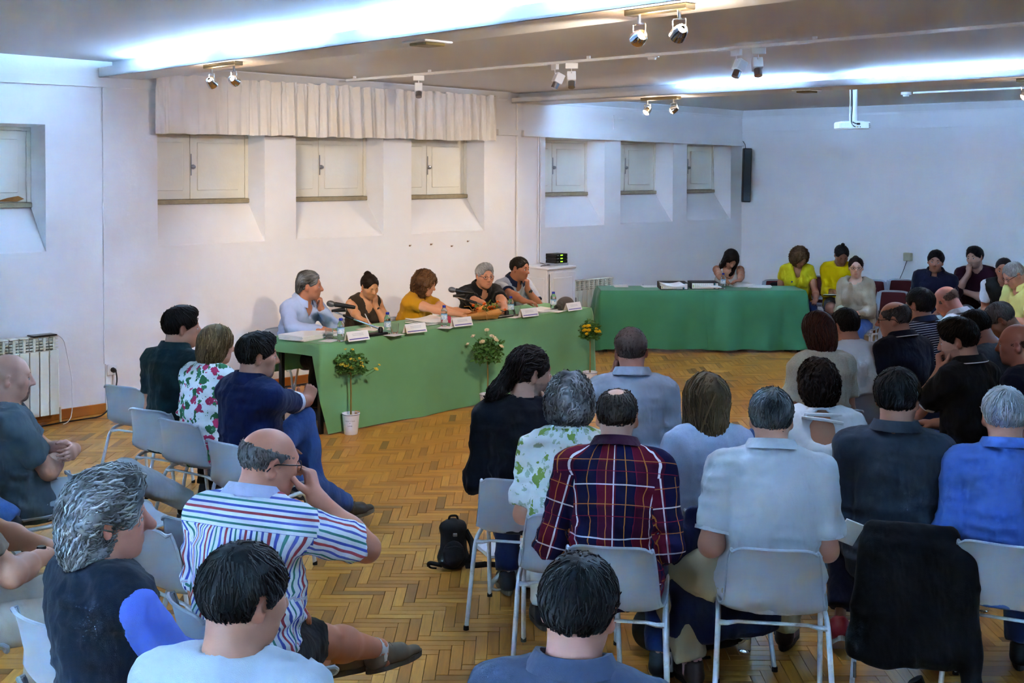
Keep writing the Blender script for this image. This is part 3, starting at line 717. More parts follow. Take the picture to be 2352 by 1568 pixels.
# the short table in the far corner, two cloths side by side
P0 = at(1382, 667, .705)[:2]; P1 = at(1848, 667, .705)[:2]; T2u = (P1 - P0) / np.linalg.norm(P1 - P0); T2L = float(np.linalg.norm(P1 - P0)); T2ang = math.atan2(T2u[1], T2u[0]); T2v = np.array([-T2u[1], T2u[0]])
make_table('corner_table', P0, T2ang, T2L, .52, .705, 'short table in the far corner under two deep green cloths')
drape('tablecloth', P0, T2ang, T2L * .505, .52, .705, (.66, .64, .3, .69), M_GREEN2, 'deep green cloth on the left half of the corner table', 8, .055, 8.5)
drape('tablecloth', P0 + T2u * T2L * .50, T2ang, T2L * .50, .52, .705, (.67, .69, .3, .64), M_GREEN2, 'deep green cloth on the right half of the corner table', 12, .055, 9.0)

def tt(px, py, z=None):                                    # a point on the long table
    return at(px, py, TZ + .0045 if z is None else z)
M_PAPER = mat('white paper', '#e8e6e4', .8, var=.03); M_PAPER2 = mat('cream paper', '#ddd6c4', .8, var=.05)
M_PET = glassy('clear water bottle', '#e6f6fb', .03, .95, 1.2); M_CAP = mat('blue bottle cap', '#1830b0', .4, var=0)
def label_mat():
    t = NT('bottle label'); co = t.coord('Object'); sx = t.t.nodes.new('ShaderNodeSeparateXYZ'); t.l(co, sx.inputs[0])
    n = t.noise(t.mapping(co, (60, 60, 160)), 1, 2); band = t.math('GREATER_THAN', sx.outputs[2], .098)
    t.col(t.mix(band, t.mix(t.math('GREATER_THAN', n, .56), lin('#dfeaf4'), lin('#7fb0d8')), lin('#8fc4e6'))); t.set(Roughness=.4); return t.m
M_LAB = label_mat()
_bot = None
def bottle(p, label, group=None):
    global _bot
    if _bot is None:
        r = empty('water_bottle')
        MB().lathe([(.004, .0), (.024, .0), (.0285, .006), (.029, .02), (.027, .03), (.029, .04), (.029, .105), (.027, .112), (.029, .122), (.026, .138), (.016, .155), (.0125, .162), (.0125, .168)], 18).ob('bottle_body', M_PET, r, True)
        MB().lathe([(.0293, .06), (.0296, .061), (.0296, .108), (.0293, .109)], 18, caps=False).ob('paper_label', M_LAB, r, True)
        MB().lathe([(.0145, .163), (.015, .165), (.015, .179), (.013, .182)], 16).ob('cap', M_CAP, r, True)
        o = _bot = r
    else: o = copy_tree(_bot)
    o.location = [float(v) for v in p]; o.rotation_euler = (0, 0, random.random() * 6)
    tag(o, label, 'bottle', group); return o
BG = 'blue-capped water bottles'
for (px, py), lb in (((783, 783), 'blue-capped water bottle on the long table before the man in pale blue shirt'), ((890, 767), 'blue-capped water bottle on the long table before the woman in dark vest'),
                     ((1020, 749), 'blue-capped water bottle on the long table before the woman in mustard top'), ((1173, 725), 'blue-capped water bottle on the long table before the man in black polo'),
                     ((1271, 713), 'blue-capped water bottle at the right end of the long table')):
    bottle(tt(px, py), lb, BG)
bottle(at(1661, 663, .7095), 'blue-capped water bottle beside the binders on the corner table', BG)
bottle(at(1548, 1536, 0.0005), 'blue-capped water bottle on the floor under the plaid shirt man, behind a chair leg', BG)
bottle(at(1710, 1494, 0.0005), 'blue-capped water bottle on the floor right of the black bag', BG)
bottle(at(2257, 1402, 0.0005), 'blue-capped water bottle on the floor at the right edge', BG)
M_GLASS = glassy('drinking glass', '#f2f7f8', .02, .95, 1.3)
_gl = None
for (px, py), lb in (((756, 778), 'empty drinking glass left of the first water bottle'), ((907, 765), 'empty drinking glass right of the second water bottle'), ((1187, 724), 'empty drinking glass beside the nameplate of the black polo man'), ((1285, 712), 'empty drinking glass at the right end of the long table')):
    if _gl is None:
        o = _gl = empty('drinking_glass'); MB().lathe([(.002, .0), (.026, 0), (.028, .004), (.035, .085), (.0335, .085), (.0265, .012), (.002, .010)], 18, caps=False).ob('tumbler', M_GLASS, o, True)
        MB().lathe([(.0260, .004), (.0268, .010)], 18).ob('base', M_GLASS, o, True)
    else: o = copy_tree(_gl)
    o.location = tuple(tt(px, py, TZ + .0065)); tag(o, lb, 'glass', 'empty tumblers on the long table')
# napkins under the glasses
for (px, py, a), lb in (((757, 782, .3), 'white paper napkin under the first glass'), ((905, 769, .2), 'white paper napkin under the second glass'), ((1024, 752, .5), 'white paper napkin under the third water bottle'), ((1180, 728, .2), 'white paper napkin under the fourth water bottle'), ((1279, 715, .2), 'white paper napkin under the last glass')):
    p = tt(px, py, TZ + .0035); tag(MB().box((-.075, -.06, 0), (.075, .06, .0015), .0005).ob('paper_napkin', M_PAPER, None, False, p, T1ang + a), lb, 'napkin', 'napkins on the long table')
# nameplates: folded card tents with a violet band
M_VIO = mat('violet print band', '#4a3fa0', .6, var=0); M_INK = mat('grey print', '#8b8fa0', .7, var=0)
_np = None
for (px, py), lb in (((820, 781), 'white folded nameplate before the man in pale blue shirt'), ((953, 763), 'white folded nameplate before the woman in dark vest'), ((1060, 748), 'white folded nameplate before the woman in mustard top'), ((1214, 726), 'white folded nameplate before the man in black polo'), ((1316, 712), 'white folded nameplate at the right end of the long table')):
    if _np is None:
        o = _np = empty('nameplate'); w2, h, d = .105, .075, .032
        MB().add([(-w2, -d, 0), (w2, -d, 0), (w2, 0, h), (-w2, 0, h), (-w2, d, 0), (w2, d, 0), (-w2, -d + .002, 0), (w2, -d + .002, 0), (w2, 0, h - .002), (-w2, 0, h - .002), (-w2, d - .002, 0), (w2, d - .002, 0)],
                 [(0, 1, 2, 3), (3, 2, 5, 4), (7, 6, 9, 8), (8, 9, 10, 11), (0, 3, 9, 6), (3, 4, 10, 9), (1, 7, 8, 2), (2, 8, 11, 5)]).ob('folded_card', M_PAPER, o)
        def strip(x0, x1, f0, f1, m, nm):
            q = lambda x, f: (x, -d + d * f - .0006, h * f)
            MB().add([q(x0, f0), q(x1, f0), q(x1, f1), q(x0, f1)], [(0, 1, 2, 3)]).ob(nm, m, o)
        strip(-w2 + .012, w2 - .012, .16, .25, M_VIO, 'violet_band')
        for f in (.55, .70): strip(-w2 + .05, w2 - .05, f, f + .025, M_INK, 'print_line')
    else: o = copy_tree(_np)
    o.location = tuple(tt(px, py)); o.rotation_euler = (0, 0, T1ang + random.uniform(-.12, .02)); tag(o, lb, 'nameplate', 'nameplates on the long table')
def papers(p, ang, w, l, n, th, label, m=M_PAPER, curl=.0, seed=0):
    rg = np.random.default_rng(seed); r = empty('paper_stack', p, ang, label, 'papers')
    for k in range(n):
        a = rg.normal(0, .05); c, s = math.cos(a), math.sin(a); ox, oy = rg.normal(0, .006, 2); z0 = k * th
        def fn(u, v, top=0):
            x = (u - .5) * w; y = (v - .5) * l
            return (x * c - y * s + ox, x * s + y * c + oy, z0 + top + curl * (k + 1) / n * ((u - .5) ** 2 * 1.2 + .3 * (v ** 2)))
        mb = MB(); nu, nv = 6, 4
        mb.grid(lambda u, v: fn(u, v, th * .85), nu, nv); o = len(mb.v); mb.grid(lambda u, v: fn(u, v, 0), nu, nv)
        for f in range(nu * nv): mb.f[-1 - f] = tuple(reversed(mb.f[-1 - f]))
        W = nu + 1
        ring = [i for i in range(nu)] + [nu + W * j for j in range(nv)] + [W * nv + nu - i for i in range(nu)] + [W * (nv - j) for j in range(nv)]
        for q in range(len(ring)): a0, b0 = ring[q], ring[(q + 1) % len(ring)]; mb.f.append((a0, o + a0, o + b0, b0))
        mb.ob('sheets', m, r)
    return r
papers(tt(708, 775), T1ang + .15, .40, .27, 5, .008, 'thick stack of white papers at the left end of the long table', seed=1)
papers(tt(985, 741), T1ang + .1, .34, .26, 3, .006, 'open white dossier before the woman in mustard top', curl=.05, seed=2)
papers(tt(1048, 732), T1ang - .1, .30, .22, 2, .003, 'loose white sheets under the arm of the mustard top woman', seed=3)
papers(tt(862, 755), T1ang + .2, .26, .2, 1, .004, 'cream notepad under the hand of the dark vest woman', M_PAPER2, seed=4)
papers(tt(1243, 714), T1ang + .1, .30, .22, 3, .004, 'white papers before the man in grey polo', curl=.02, seed=5)
def t2(px, py, dz=0): return at(px, py, .7085 + dz)
papers(t2(1424, 658), T2ang, .16, .10, 4, .005, 'small white stack of paper at the left end of the corner table', seed=6)
papers(t2(1500, 658), T2ang + .1, .26, .2, 2, .003, 'flat white sheets left of the binders', seed=7)
papers(t2(1700, 657), T2ang + .2, .26, .2, 6, .005, 'messy pile of white papers before the writing woman', seed=9, curl=.02)
papers(t2(1745, 659), T2ang - .2, .26, .2, 3, .005, 'white papers at the right of the corner table pile', seed=10)
# lever arch binders with white spine labels
def binder(px, py, label):
    p = t2(px, py); r = empty('ring_binder', p, T2ang, label, 'binder', 'lever arch binders on the corner table')
    MB().box((-.16, .0, 0), (.16, .28, .075), .003).ob('cover', M_BLACKP, r)
    MB().box((-.153, -.0012, .007), (.095, .001, .069), .0004).ob('spine_label', M_PAPER, r)
    MB().lathe([(.011, 0), (.011, .003)], 14).xf(Matrix.Translation((.075, -.0005, .037)) @ Matrix.Rotation(math.pi / 2, 4, 'X')).ob('finger_hole', M_STEEL, r)
    MB().box((.105, -.0012, .007), (.118, .001, .069), .0003).ob('teal_strip', mat('teal strip', '#2a8ea0', .5), r); MB().box((.118, -.0012, .007), (.15, .001, .069), .0003).ob('white_strip', M_PAPER, r)
    MB().box((-.143, -.0018, .02), (-.133, -.001, .05), .0002).ob('green_mark', mat('pale green mark', '#b8c87a', .6), r)
    for k in range(7): MB().box((-.11 + k * .022, -.0018, .014), (-.108 + k * .022, -.001, .062), .0002).ob('print_line', M_INK, r)
    return r
binder(1549, 665, 'black lever arch binder with white spine, left of the pair'); binder(1620, 664, 'black lever arch binder with white spine, right of the pair')
papers(t2(1548, 661, .0755) + np.array([.05, .06, 0]), T2ang + .2, .24, .18, 3, .006, 'crumpled white papers lying on the left binder', seed=11, curl=.06)
papers(t2(1632, 661, .0755) + np.array([.05, .06, 0]), T2ang, .22, .2, 2, .006, 'white papers lying on the right binder', seed=12)
# microphones on low table stands
def microphone(base, head, label):
    b = tt(*base); r = empty('microphone', b, 0, label, 'microphone', 'black microphones on the long table')
    d = ray(*head); 
    # the boom leans back along the table away from its base
    best = CAM + d * ((proj(b)[2]) / 1.0); e = best - b
    MB().box((-.16, -.045, 0), (.05, .045, .02), .006).xf(Matrix.Rotation(T1ang, 4, 'Z')).ob('stand_base', M_BLACKP, r)
    MB().lathe([(.02, 0), (.022, .03), (.012, .045)], 12, (0, 0, .018)).ob('boom_socket', M_BLACKP, r, True)
    u = e / np.linalg.norm(e); L = np.linalg.norm(e)
    tip = u * (L - .02) - np.array([0, 0, .05]); s0 = np.array([0, 0, .045]); q = lambda t: s0 + (tip - s0) * t
    MB().tube([s0, tip], .007, 8).ob('boom', M_CHROME, r, True); MB().tube([q(.55), q(.58), q(.74), q(.77)], [.008, .013, .013, .008], 10).ob('boom_grip', M_BLACKP, r, True)
    h = e; back = np.array([-u[0], -u[1], 0]); back /= np.linalg.norm(back); ax = back * .96 - np.array([0, 0, .14]) ; ax /= np.linalg.norm(ax)
    MB().tube([h + ax * .04, h + ax * .05, h + ax * .20, h + ax * .215], [.017, .021, .016, .012], 12).ob('handle', M_BLACKP, r, True)
    MB().tube([h + ax * t for t in (-.026, -.018, 0, .018, .038)], [.004, .019, .0265, .026, .02], 14).ob('grille_head', mat('mic grille mesh', '#70757c', .5, .7, var=.35, vs=400), r, True)
    MB().tube([tip, h + ax * .13 - np.array([0, 0, .03]), h + ax * .115], [.011, .02, .02], 8).ob('clip', M_BLACKP, r, True)
    return r
microphone((874, 768), (757, 697), 'black microphone on a stand pointing at the man in pale blue shirt'); microphone((1164, 727), (1036, 665), 'black microphone on a stand before the woman in mustard top')
# orange bouquet wrapped in tan paper
def bouquet():
    p = tt(1105, 735); r = empty('flower_bouquet', p, T1ang, 'orange flower bouquet wrapped in tan paper lying on the long table', 'bouquet')
    rg = np.random.default_rng(4); K = mat('tan wrapping paper', '#c98a45', .8, var=.2, vs=15); O = mat('orange petals', '#f2741a', .6, var=.2, vs=60); G = mat('bouquet greens', '#6d7a35', .7, var=.3, vs=40); S = mat('raffia straw', '#b98b4e', .8)
    def cone(u, v):
        a = (u - .5) * 4.6; x = -.20 + .36 * v; rr = .02 + .075 * v + .012 * math.sin(a * 5 + v * 3) * v
        return (x, rr * math.sin(a), max(.004, .055 + rr * -math.cos(a) * .7 + .01 * math.sin(9 * u)))
    MB().grid(cone, 24, 8).ob('wrapping', K, r, True)
    for k in range(34):
        c = np.array([rg.uniform(-.02, .20), rg.normal(0, .05), .07 + abs(rg.normal(0, .028))]); m = O if k < 20 else G
        mb = MB()
        for j in range(10 if m is O else 5):
            d = rg.normal(0, 1, 3); d /= np.linalg.norm(d); d[2] = abs(d[2]); q = np.cross(d, (0, .3, 1)); q /= np.linalg.norm(q) + 1e-6; l = .028 if m is O else .06
            e_ = c + d * l; mb.add([c, c + d * l * .5 + q * .012, e_, c + d * l * .5 - q * .012], [(0, 1, 2, 3)])
        mb.ob('flower' if m is O else 'leaf_sprig', m, r)
    MB().tube([(.04 + .03 * math.cos(t), .02 + .03 * math.sin(t), .09 + .01 * math.sin(2 * t)) for t in np.linspace(0, 6.28, 14)], .03, 8).ob('round_bloom', mat('apricot bloom', '#e8964a', .6, var=.15), r, True)
    for k in range(16):
        a = np.array([rg.uniform(-.12, .2), rg.normal(0, .07), .02 + rg.uniform(0, .05)]); b = a + np.array([rg.uniform(-.15, .2), rg.normal(0, .05), rg.uniform(0, .06)]); c = (a + b) / 2 + np.array([0, 0, .03])
        b[2] = max(.004, b[2]); MB().tube([a, c, b], .0022, 5).ob('raffia_strand', S, r)
    MB().box((-.02, -.02, .09), (.02, .02, .093)).xf(Matrix.Translation((.16, .02, .05)) @ Matrix.Rotation(.5, 4, 'X')).ob('gift_tag', mat('olive tag', '#8a8443', .7), r)
bouquet()
ph = empty('phone', tt(1031, 741, TZ + .0045), T1ang + 1.2, 'pink phone standing behind the nameplate on the long table', 'phone'); MB().box((-.035, -.005, 0), (.035, .005, .06), .003).ob('case', mat('pink case', '#c02050', .4), ph)
MB().box((-.03, -.006, .006), (.03, -.0045, .054), .0005).ob('screen', mat('dark screen', '#1b2230', .15), ph)
# dark grey folded cap / bag at the right end
def capbag():
    p = tt(1298, 708); r = empty('grey_bag', p, T1ang + .2, 'dark grey rounded bag lying at the right end of the long table', 'bag')
    def f(u, v): a = u * 2 * math.pi; b = v * math.pi / 2; return (.15 * math.cos(a) * math.cos(b), .07 * math.sin(a) * math.cos(b), .115 * math.sin(b) ** .8)
    MB().grid(f, 28, 10).ob('shell', mat('grey felt', '#4c4748', .9, var=.15, bump=.001), r, True); MB().tube([f(0, .03 + .94 * t) if t < .5 else f(.5, .03 + .94 * (1 - t)) for t in np.linspace(0, 1, 20)], .004, 6).ob('zip', M_BLACKP, r, True)
    MB().box((-.20, -.05, 0), (-.13, .03, .06), .02).ob('strap_end', M_BLACKP, r)
capbag()

# ------------------------------------------------------------------ potted standard roses
M_LEAF = mat('rose leaf', '#3c6a2c', .55, var=.4, vs=30); M_STEM = mat('rose stem', '#7a6a35', .8, var=.2, vs=20); M_POT = mat('white tin pot', '#dfe4ee', .4, var=.03); M_SOIL = mat('potting soil', '#2a1c12', .95, var=.3, vs=60); M_RIM = mat('pot rim', '#3c4c80', .5)
M_DRY = mat('dry leaf', '#b07a4c', .8, var=.2)
def text_ob(s, size, m, parent, loc, rot, name='lettering', bend=None):
    c = bpy.data.curves.new('t', 'FONT'); c.body = s; c.size = size; c.align_x = 'CENTER'; c.align_y = 'CENTER'; c.extrude = .0004
    o = bpy.data.objects.new('t', c); COL.objects.link(o); dg = bpy.context.evaluated_depsgraph_get(); me = bpy.data.meshes.new_from_object(o.evaluated_get(dg)); bpy.data.objects.remove(o)
    if bend:
        n = len(me.vertices); a = np.empty(n * 3, np.float32); me.vertices.foreach_get('co', a); a = a.reshape(-1, 3); th = a[:, 0] / bend
        rr = bend + a[:, 2]; a[:, 0], a[:, 2] = rr * np.sin(th), rr * np.cos(th) - bend; me.vertices.foreach_set('co', a.ravel()); me.update()
    q = link(name, me, m, parent, loc); q.rotation_euler = rot; return q
def rose_tree(p, h, spread, blooms, colr, label, rz, sz=1.0, heel=False):
    r = empty('potted_rose', p, rz, label, 'potted plant'); rg = np.random.default_rng(int(h * 1000) + len(blooms))
    pot = MB().lathe([(.052, 0), (.054, .004), (.068, .155), (.071, .16), (.071, .166), (.066, .166), (.064, .14), (.05, .135)], 28, caps=False); pot.lathe([(.002, .001), (.052, .001)], 28, caps=False)
    po = pot.ob('pot', M_POT, r, True); MB().tube([(.0705 * math.cos(t), .0705 * math.sin(t), .158) for t in np.linspace(0, 2 * math.pi, 29)], .0018, 5, False).ob('rim_line', M_RIM, po)
    text_ob('FLOWER', .021, mat('pot lettering', '#3a3f55', .6), po, (.0636, 0, .115), (math.pi / 2 - .09, 0, math.pi / 2), bend=.0640); text_ob('✦', .014, mat('pot lettering', '#3a3f55', .6), po, (.0622, 0, .096), (math.pi / 2 - .09, 0, math.pi / 2)); text_ob('Love', .018, mat('pot lettering', '#3a3f55', .6), po, (.0608, 0, .074), (math.pi / 2 - .09, 0, math.pi / 2), bend=.061)
    MB().lathe([(.064, .138), (.04, .146), (.001, .148)], 20, caps=False).ob('soil', M_SOIL, r, True)
    zs = .145; zcn = h
    MB().tube([(0, 0, zs), (.003, .002, zs + (zcn - zs) * .5), (.006, -.002, zcn)], [.0075, .0065, .006], 8).ob('stem', M_STEM, r, True)
    MB().tube([(.006, -.002, zcn - .03), (.006, -.002, zcn - .01), (.006, 0, zcn + .01)], [.007, .012, .009], 8).ob('graft_knot', M_STEM, r, True)
    tips = []
    for k in range(13):
        a = rg.uniform(0, 6.28); e = spread * rg.uniform(.45, 1); q = np.array([e * math.cos(a), e * math.sin(a), zcn + rg.uniform(-.02, .12) * sz + .03]); tips.append(q)
        MB().tube([(.006, 0, zcn), q * .5 + np.array([0, 0, (zcn + .05) * .5]), q], [.003, .0022, .0012], 5).ob('branch', M_LEAF, r)
    n = 420; C = np.zeros((n, 3)); ang = rg.uniform(0, 6.28, n); rad = spread * .92 * np.sqrt(rg.random(n)); C[:, 0] = rad * np.cos(ang); C[:, 1] = rad * np.sin(ang); C[:, 2] = zcn + (rg.uniform(-.05, .13, n) * sz + .02) * (1.15 - rad / spread * .5)
    V = []; F = []
    for k in range(n):
        d = rg.normal(0, 1, 3); d[2] = d[2] * .5 - .1; d /= np.linalg.norm(d); s = np.cross(d, rg.normal(0, 1, 3)); s /= np.linalg.norm(s); nn = np.cross(d, s); l = rg.uniform(.024, .042) * sz; w_ = l * .3; b = len(V); c = C[k]
        V += [c, c + d * l * .35 + s * w_ + nn * l * .08, c + d * l * .75 + s * w_ * .7 + nn * l * .1, c + d * l, c + d * l * .75 - s * w_ * .7 + nn * l * .1, c + d * l * .35 - s * w_ + nn * l * .08]; F += [(b, b + 1, b + 2, b + 3), (b, b + 3, b + 4, b + 5)]
    lf = link('foliage', npmesh('foliage', V, np.array(F), False), M_LEAF, r); tag(lf, kind='stuff')
    cm = mat('petal ' + colr, colr, .6, var=.12, vs=60)
    for (a, rr, dz, s) in blooms:
        c = np.array([rr * math.cos(a), rr * math.sin(a), zcn + dz]); mb = MB(); up = np.array([math.cos(a) * .45, math.sin(a) * .45, .85]); up /= np.linalg.norm(up); e1 = np.cross(up, (0, 1, .1)); e1 /= np.linalg.norm(e1); e2 = np.cross(up, e1)
        for ring, (kk, ra, hh, tl) in enumerate(((7, 1.0, .0, .55), (6, .75, .2, .8), (5, .48, .35, .95), (3, .25, .45, 1.0))):
            for j in range(kk):
                t = 2 * math.pi * (j + ring * .5) / kk; di = e1 * math.cos(t) + e2 * math.sin(t); sd = -e1 * math.sin(t) + e2 * math.cos(t); w_ = s * ra * 2.3 / kk
                a0 = c + di * s * ra * .35; a1 = c + di * s * ra * .8 + up * s * (.25 + hh); a2 = c + di * s * ra * (1.1 - tl * .3) + up * s * (.45 + hh)
                mb.add([a0 - sd * w_ * .4, a0 + sd * w_ * .4, a1 + sd * w_, a2 + sd * w_ * .6, a2 - sd * w_ * .6, a1 - sd * w_], [(0, 1, 2, 5), (5, 2, 3, 4)])
        mb.lathe([(.001, 0), (s * .3, s * .1), (s * .34, s * .45), (s * .15, s * .75)], 7, tuple(c)); bo = mb.ob('rose_bloom', cm, r, True)
        MB().tube([c, c * np.array([.6, .6, 1]) - np.array([0, 0, .05])], .0018, 5).ob('flower_stalk', M_LEAF, bo)
    for k in range(3):
        a = rg.uniform(2.2, 4); MB().add([(.055 * math.cos(a), .055 * math.sin(a), .150), (.075 * math.cos(a + .2), .075 * math.sin(a + .2), .172), (.095 * math.cos(a), .095 * math.sin(a), .165), (.08 * math.cos(a - .2), .08 * math.sin(a - .2), .160)], [(0, 1, 2, 3)]).ob('dry_leaf', M_DRY, r)
    return r
rc = YAW + math.pi            # towards the camera
def bl(seed, n, sp, s0=.021, zr=(.0, .14)):
    g = np.random.default_rng(seed); return [(g.uniform(-1.9, 1.9), sp * g.uniform(.55, 1.05), g.uniform(*zr), s0 * g.uniform(.75, 1.2)) for _ in range(n)]
rose_tree(at(806, 996, 0), .50, .135, [(-.7, .09, .055, .026), (-.2, .10, .05, .025), (.25, .10, .035, .027), (-1.1, .10, .05, .018), (.5, .085, .09, .02), (.2, .06, .095, .018), (.9, .09, .10, .018), (1.1, .1, .065, .018), (1.0, .11, .04, .02), (1.45, .20, .01, .024), (1.5, .225, .045, .014), (-.8, .05, .17, .013), (.4, .05, .17, .014), (-1.35, .17, .11, .009)], '#f2df62', 'potted rose tree with pale yellow blooms before the left end of the long table', rc)
rose_tree(at(1120, 948, 0), .475, .135, [(-.2, .03, .235, .024), (.4, .09, .19, .024), (.8, .10, .155, .025), (1.1, .13, .10, .024), (-.5, .09, .14, .029), (-1.2, .13, .185, .024), (-1.4, .17, .115, .02), (2.5, .1, .15, .024)], '#f6e9cf', 'potted rose tree with creamy white blooms before the middle of the long table', rc, 1.15)
rose_tree(at(1355, 893, 0), .50, .105, [(-.9, .07, .095, .026), (-.3, .07, .10, .028), (-.7, .085, .06, .028), (-.2, .085, .065, .025), (-.35, .095, .03, .024), (.8, .07, .075, .025), (1.0, .09, .05, .028), (.6, .09, .05, .025)], '#f5d42c', 'potted rose tree with bright yellow blooms at the right end of the long table', rc)
hh = at(1131, 948, .0); hs = empty('shoe_ornament', (hh[0], hh[1], .138), rc, 'black patterned high-heel shoe ornament stuck in the pot of the creamy rose', 'ornament')
MB().tube([(0, .03, .0), (0, .035, .03), (0, .032, .07), (0, .02, .105), (0, .0, .118)], [.018, .019, .017, .014, .008], 10, sy=1.0).ob('shoe', M_BLACKP, hs, True)
for k in range(5): MB().box((.012, .022 + (k % 2) * .012, .012 + k * .017), (.0195, .034 + (k % 2) * .012, .021 + k * .017), .002).ob('white_spot', M_PAPER, hs)
# ------------------------------------------------------------------ SDF volumes: organic shapes meshed by surface nets
_LAT = RNG.random((32, 32, 32)).astype(np.float32)
def vnoise(P, s):
    q = np.asarray(P, np.float32) * s; i = np.floor(q).astype(np.int64); f = q - i; f = f * f * (3 - 2 * f); i &= 31; j = (i + 1) & 31
    x0, y0, z0 = i.T; x1, y1, z1 = j.T; fx, fy, fz = f.T
    L = _LAT
    a = L[x0, y0, z0] * (1 - fx) + L[x1, y0, z0] * fx; b = L[x0, y1, z0] * (1 - fx) + L[x1, y1, z0] * fx
    c = L[x0, y0, z1] * (1 - fx) + L[x1, y0, z1] * fx; d = L[x0, y1, z1] * (1 - fx) + L[x1, y1, z1] * fx
    return ((a * (1 - fy) + b * fy) * (1 - fz) + (c * (1 - fy) + d * fy) * fz) * 2 - 1
def A3(v): return np.asarray(v, float)
def unit(v): v = A3(v); return v / (np.linalg.norm(v) + 1e-12)
# primitives: dict(t, ...)
def rcone(a, b, ra, rb, flat=None, cut=None):      # tapered capsule; flat=(axis, factor); cut=('a'|'b'|'ab')
    return dict(t='c', a=A3(a), b=A3(b), ra=ra, rb=rb, flat=flat, cut=cut)
def ell(c, r, R=None): return dict(t='e', c=A3(c), r=A3(r), R=np.eye(3) if R is None else np.asarray(R))
def half(n, o): return dict(t='h', n=unit(n), o=A3(o))
def pbox(p):
    if p['t'] == 'c':
        m = max(p['ra'], p['rb'])
        if p['flat']: m *= max(1, p['flat'][1])
        return np.minimum(p['a'], p['b']) - m, np.maximum(p['a'], p['b']) + m
    if p['t'] == 'e':
        e = np.sqrt(((p['R'] * p['r'][None, :]) ** 2).sum(1)); return p['c'] - e, p['c'] + e
    return None
def inflate(p, d):
    q = dict(p)
    if q['t'] == 'c': q['ra'] += d; q['rb'] += d
    else: q['r'] = q['r'] + d
    return q
def peval(p, X, Y, Z):
    if p['t'] == 'h':
        return (X - p['o'][0]) * p['n'][0] + (Y - p['o'][1]) * p['n'][1] + (Z - p['o'][2]) * p['n'][2]
    if p['t'] == 'e':
        R = p['R']; r = p['r']; dx, dy, dz = X - p['c'][0], Y - p['c'][1], Z - p['c'][2]
        u = [(dx * R[0, k] + dy * R[1, k] + dz * R[2, k]) / r[k] for k in range(3)]
        k0 = np.sqrt(u[0] ** 2 + u[1] ** 2 + u[2] ** 2); k1 = np.sqrt((u[0] / r[0]) ** 2 + (u[1] / r[1]) ** 2 + (u[2] / r[2]) ** 2) + 1e-6
        return k0 * (k0 - 1) / k1
    a, b = p['a'], p['b']; ab = b - a; L2 = ab @ ab + 1e-12
    dx, dy, dz = X - a[0], Y - a[1], Z - a[2]
    tr = (dx * ab[0] + dy * ab[1] + dz * ab[2]) / L2; t = np.clip(tr, 0, 1)
    vx, vy, vz = dx - t * ab[0], dy - t * ab[1], dz - t * ab[2]
    f = 1.0
    if p['flat']:
        w, s = p['flat']; w = unit(w); c = vx * w[0] + vy * w[1] + vz * w[2]; c = c * (1 / s - 1); vx, vy, vz = vx + c * w[0], vy + c * w[1], vz + c * w[2]; f = min(1, s)
    d = (np.sqrt(vx * vx + vy * vy + vz * vz) - (p['ra'] + t * (p['rb'] - p['ra']))) * f
    if p['cut']:
        L = math.sqrt(L2)
        if 'b' in p['cut']: d = np.maximum(d, (tr - 1) * L)
        if 'a' in p['cut']: d = np.maximum(d, -tr * L)
    return d
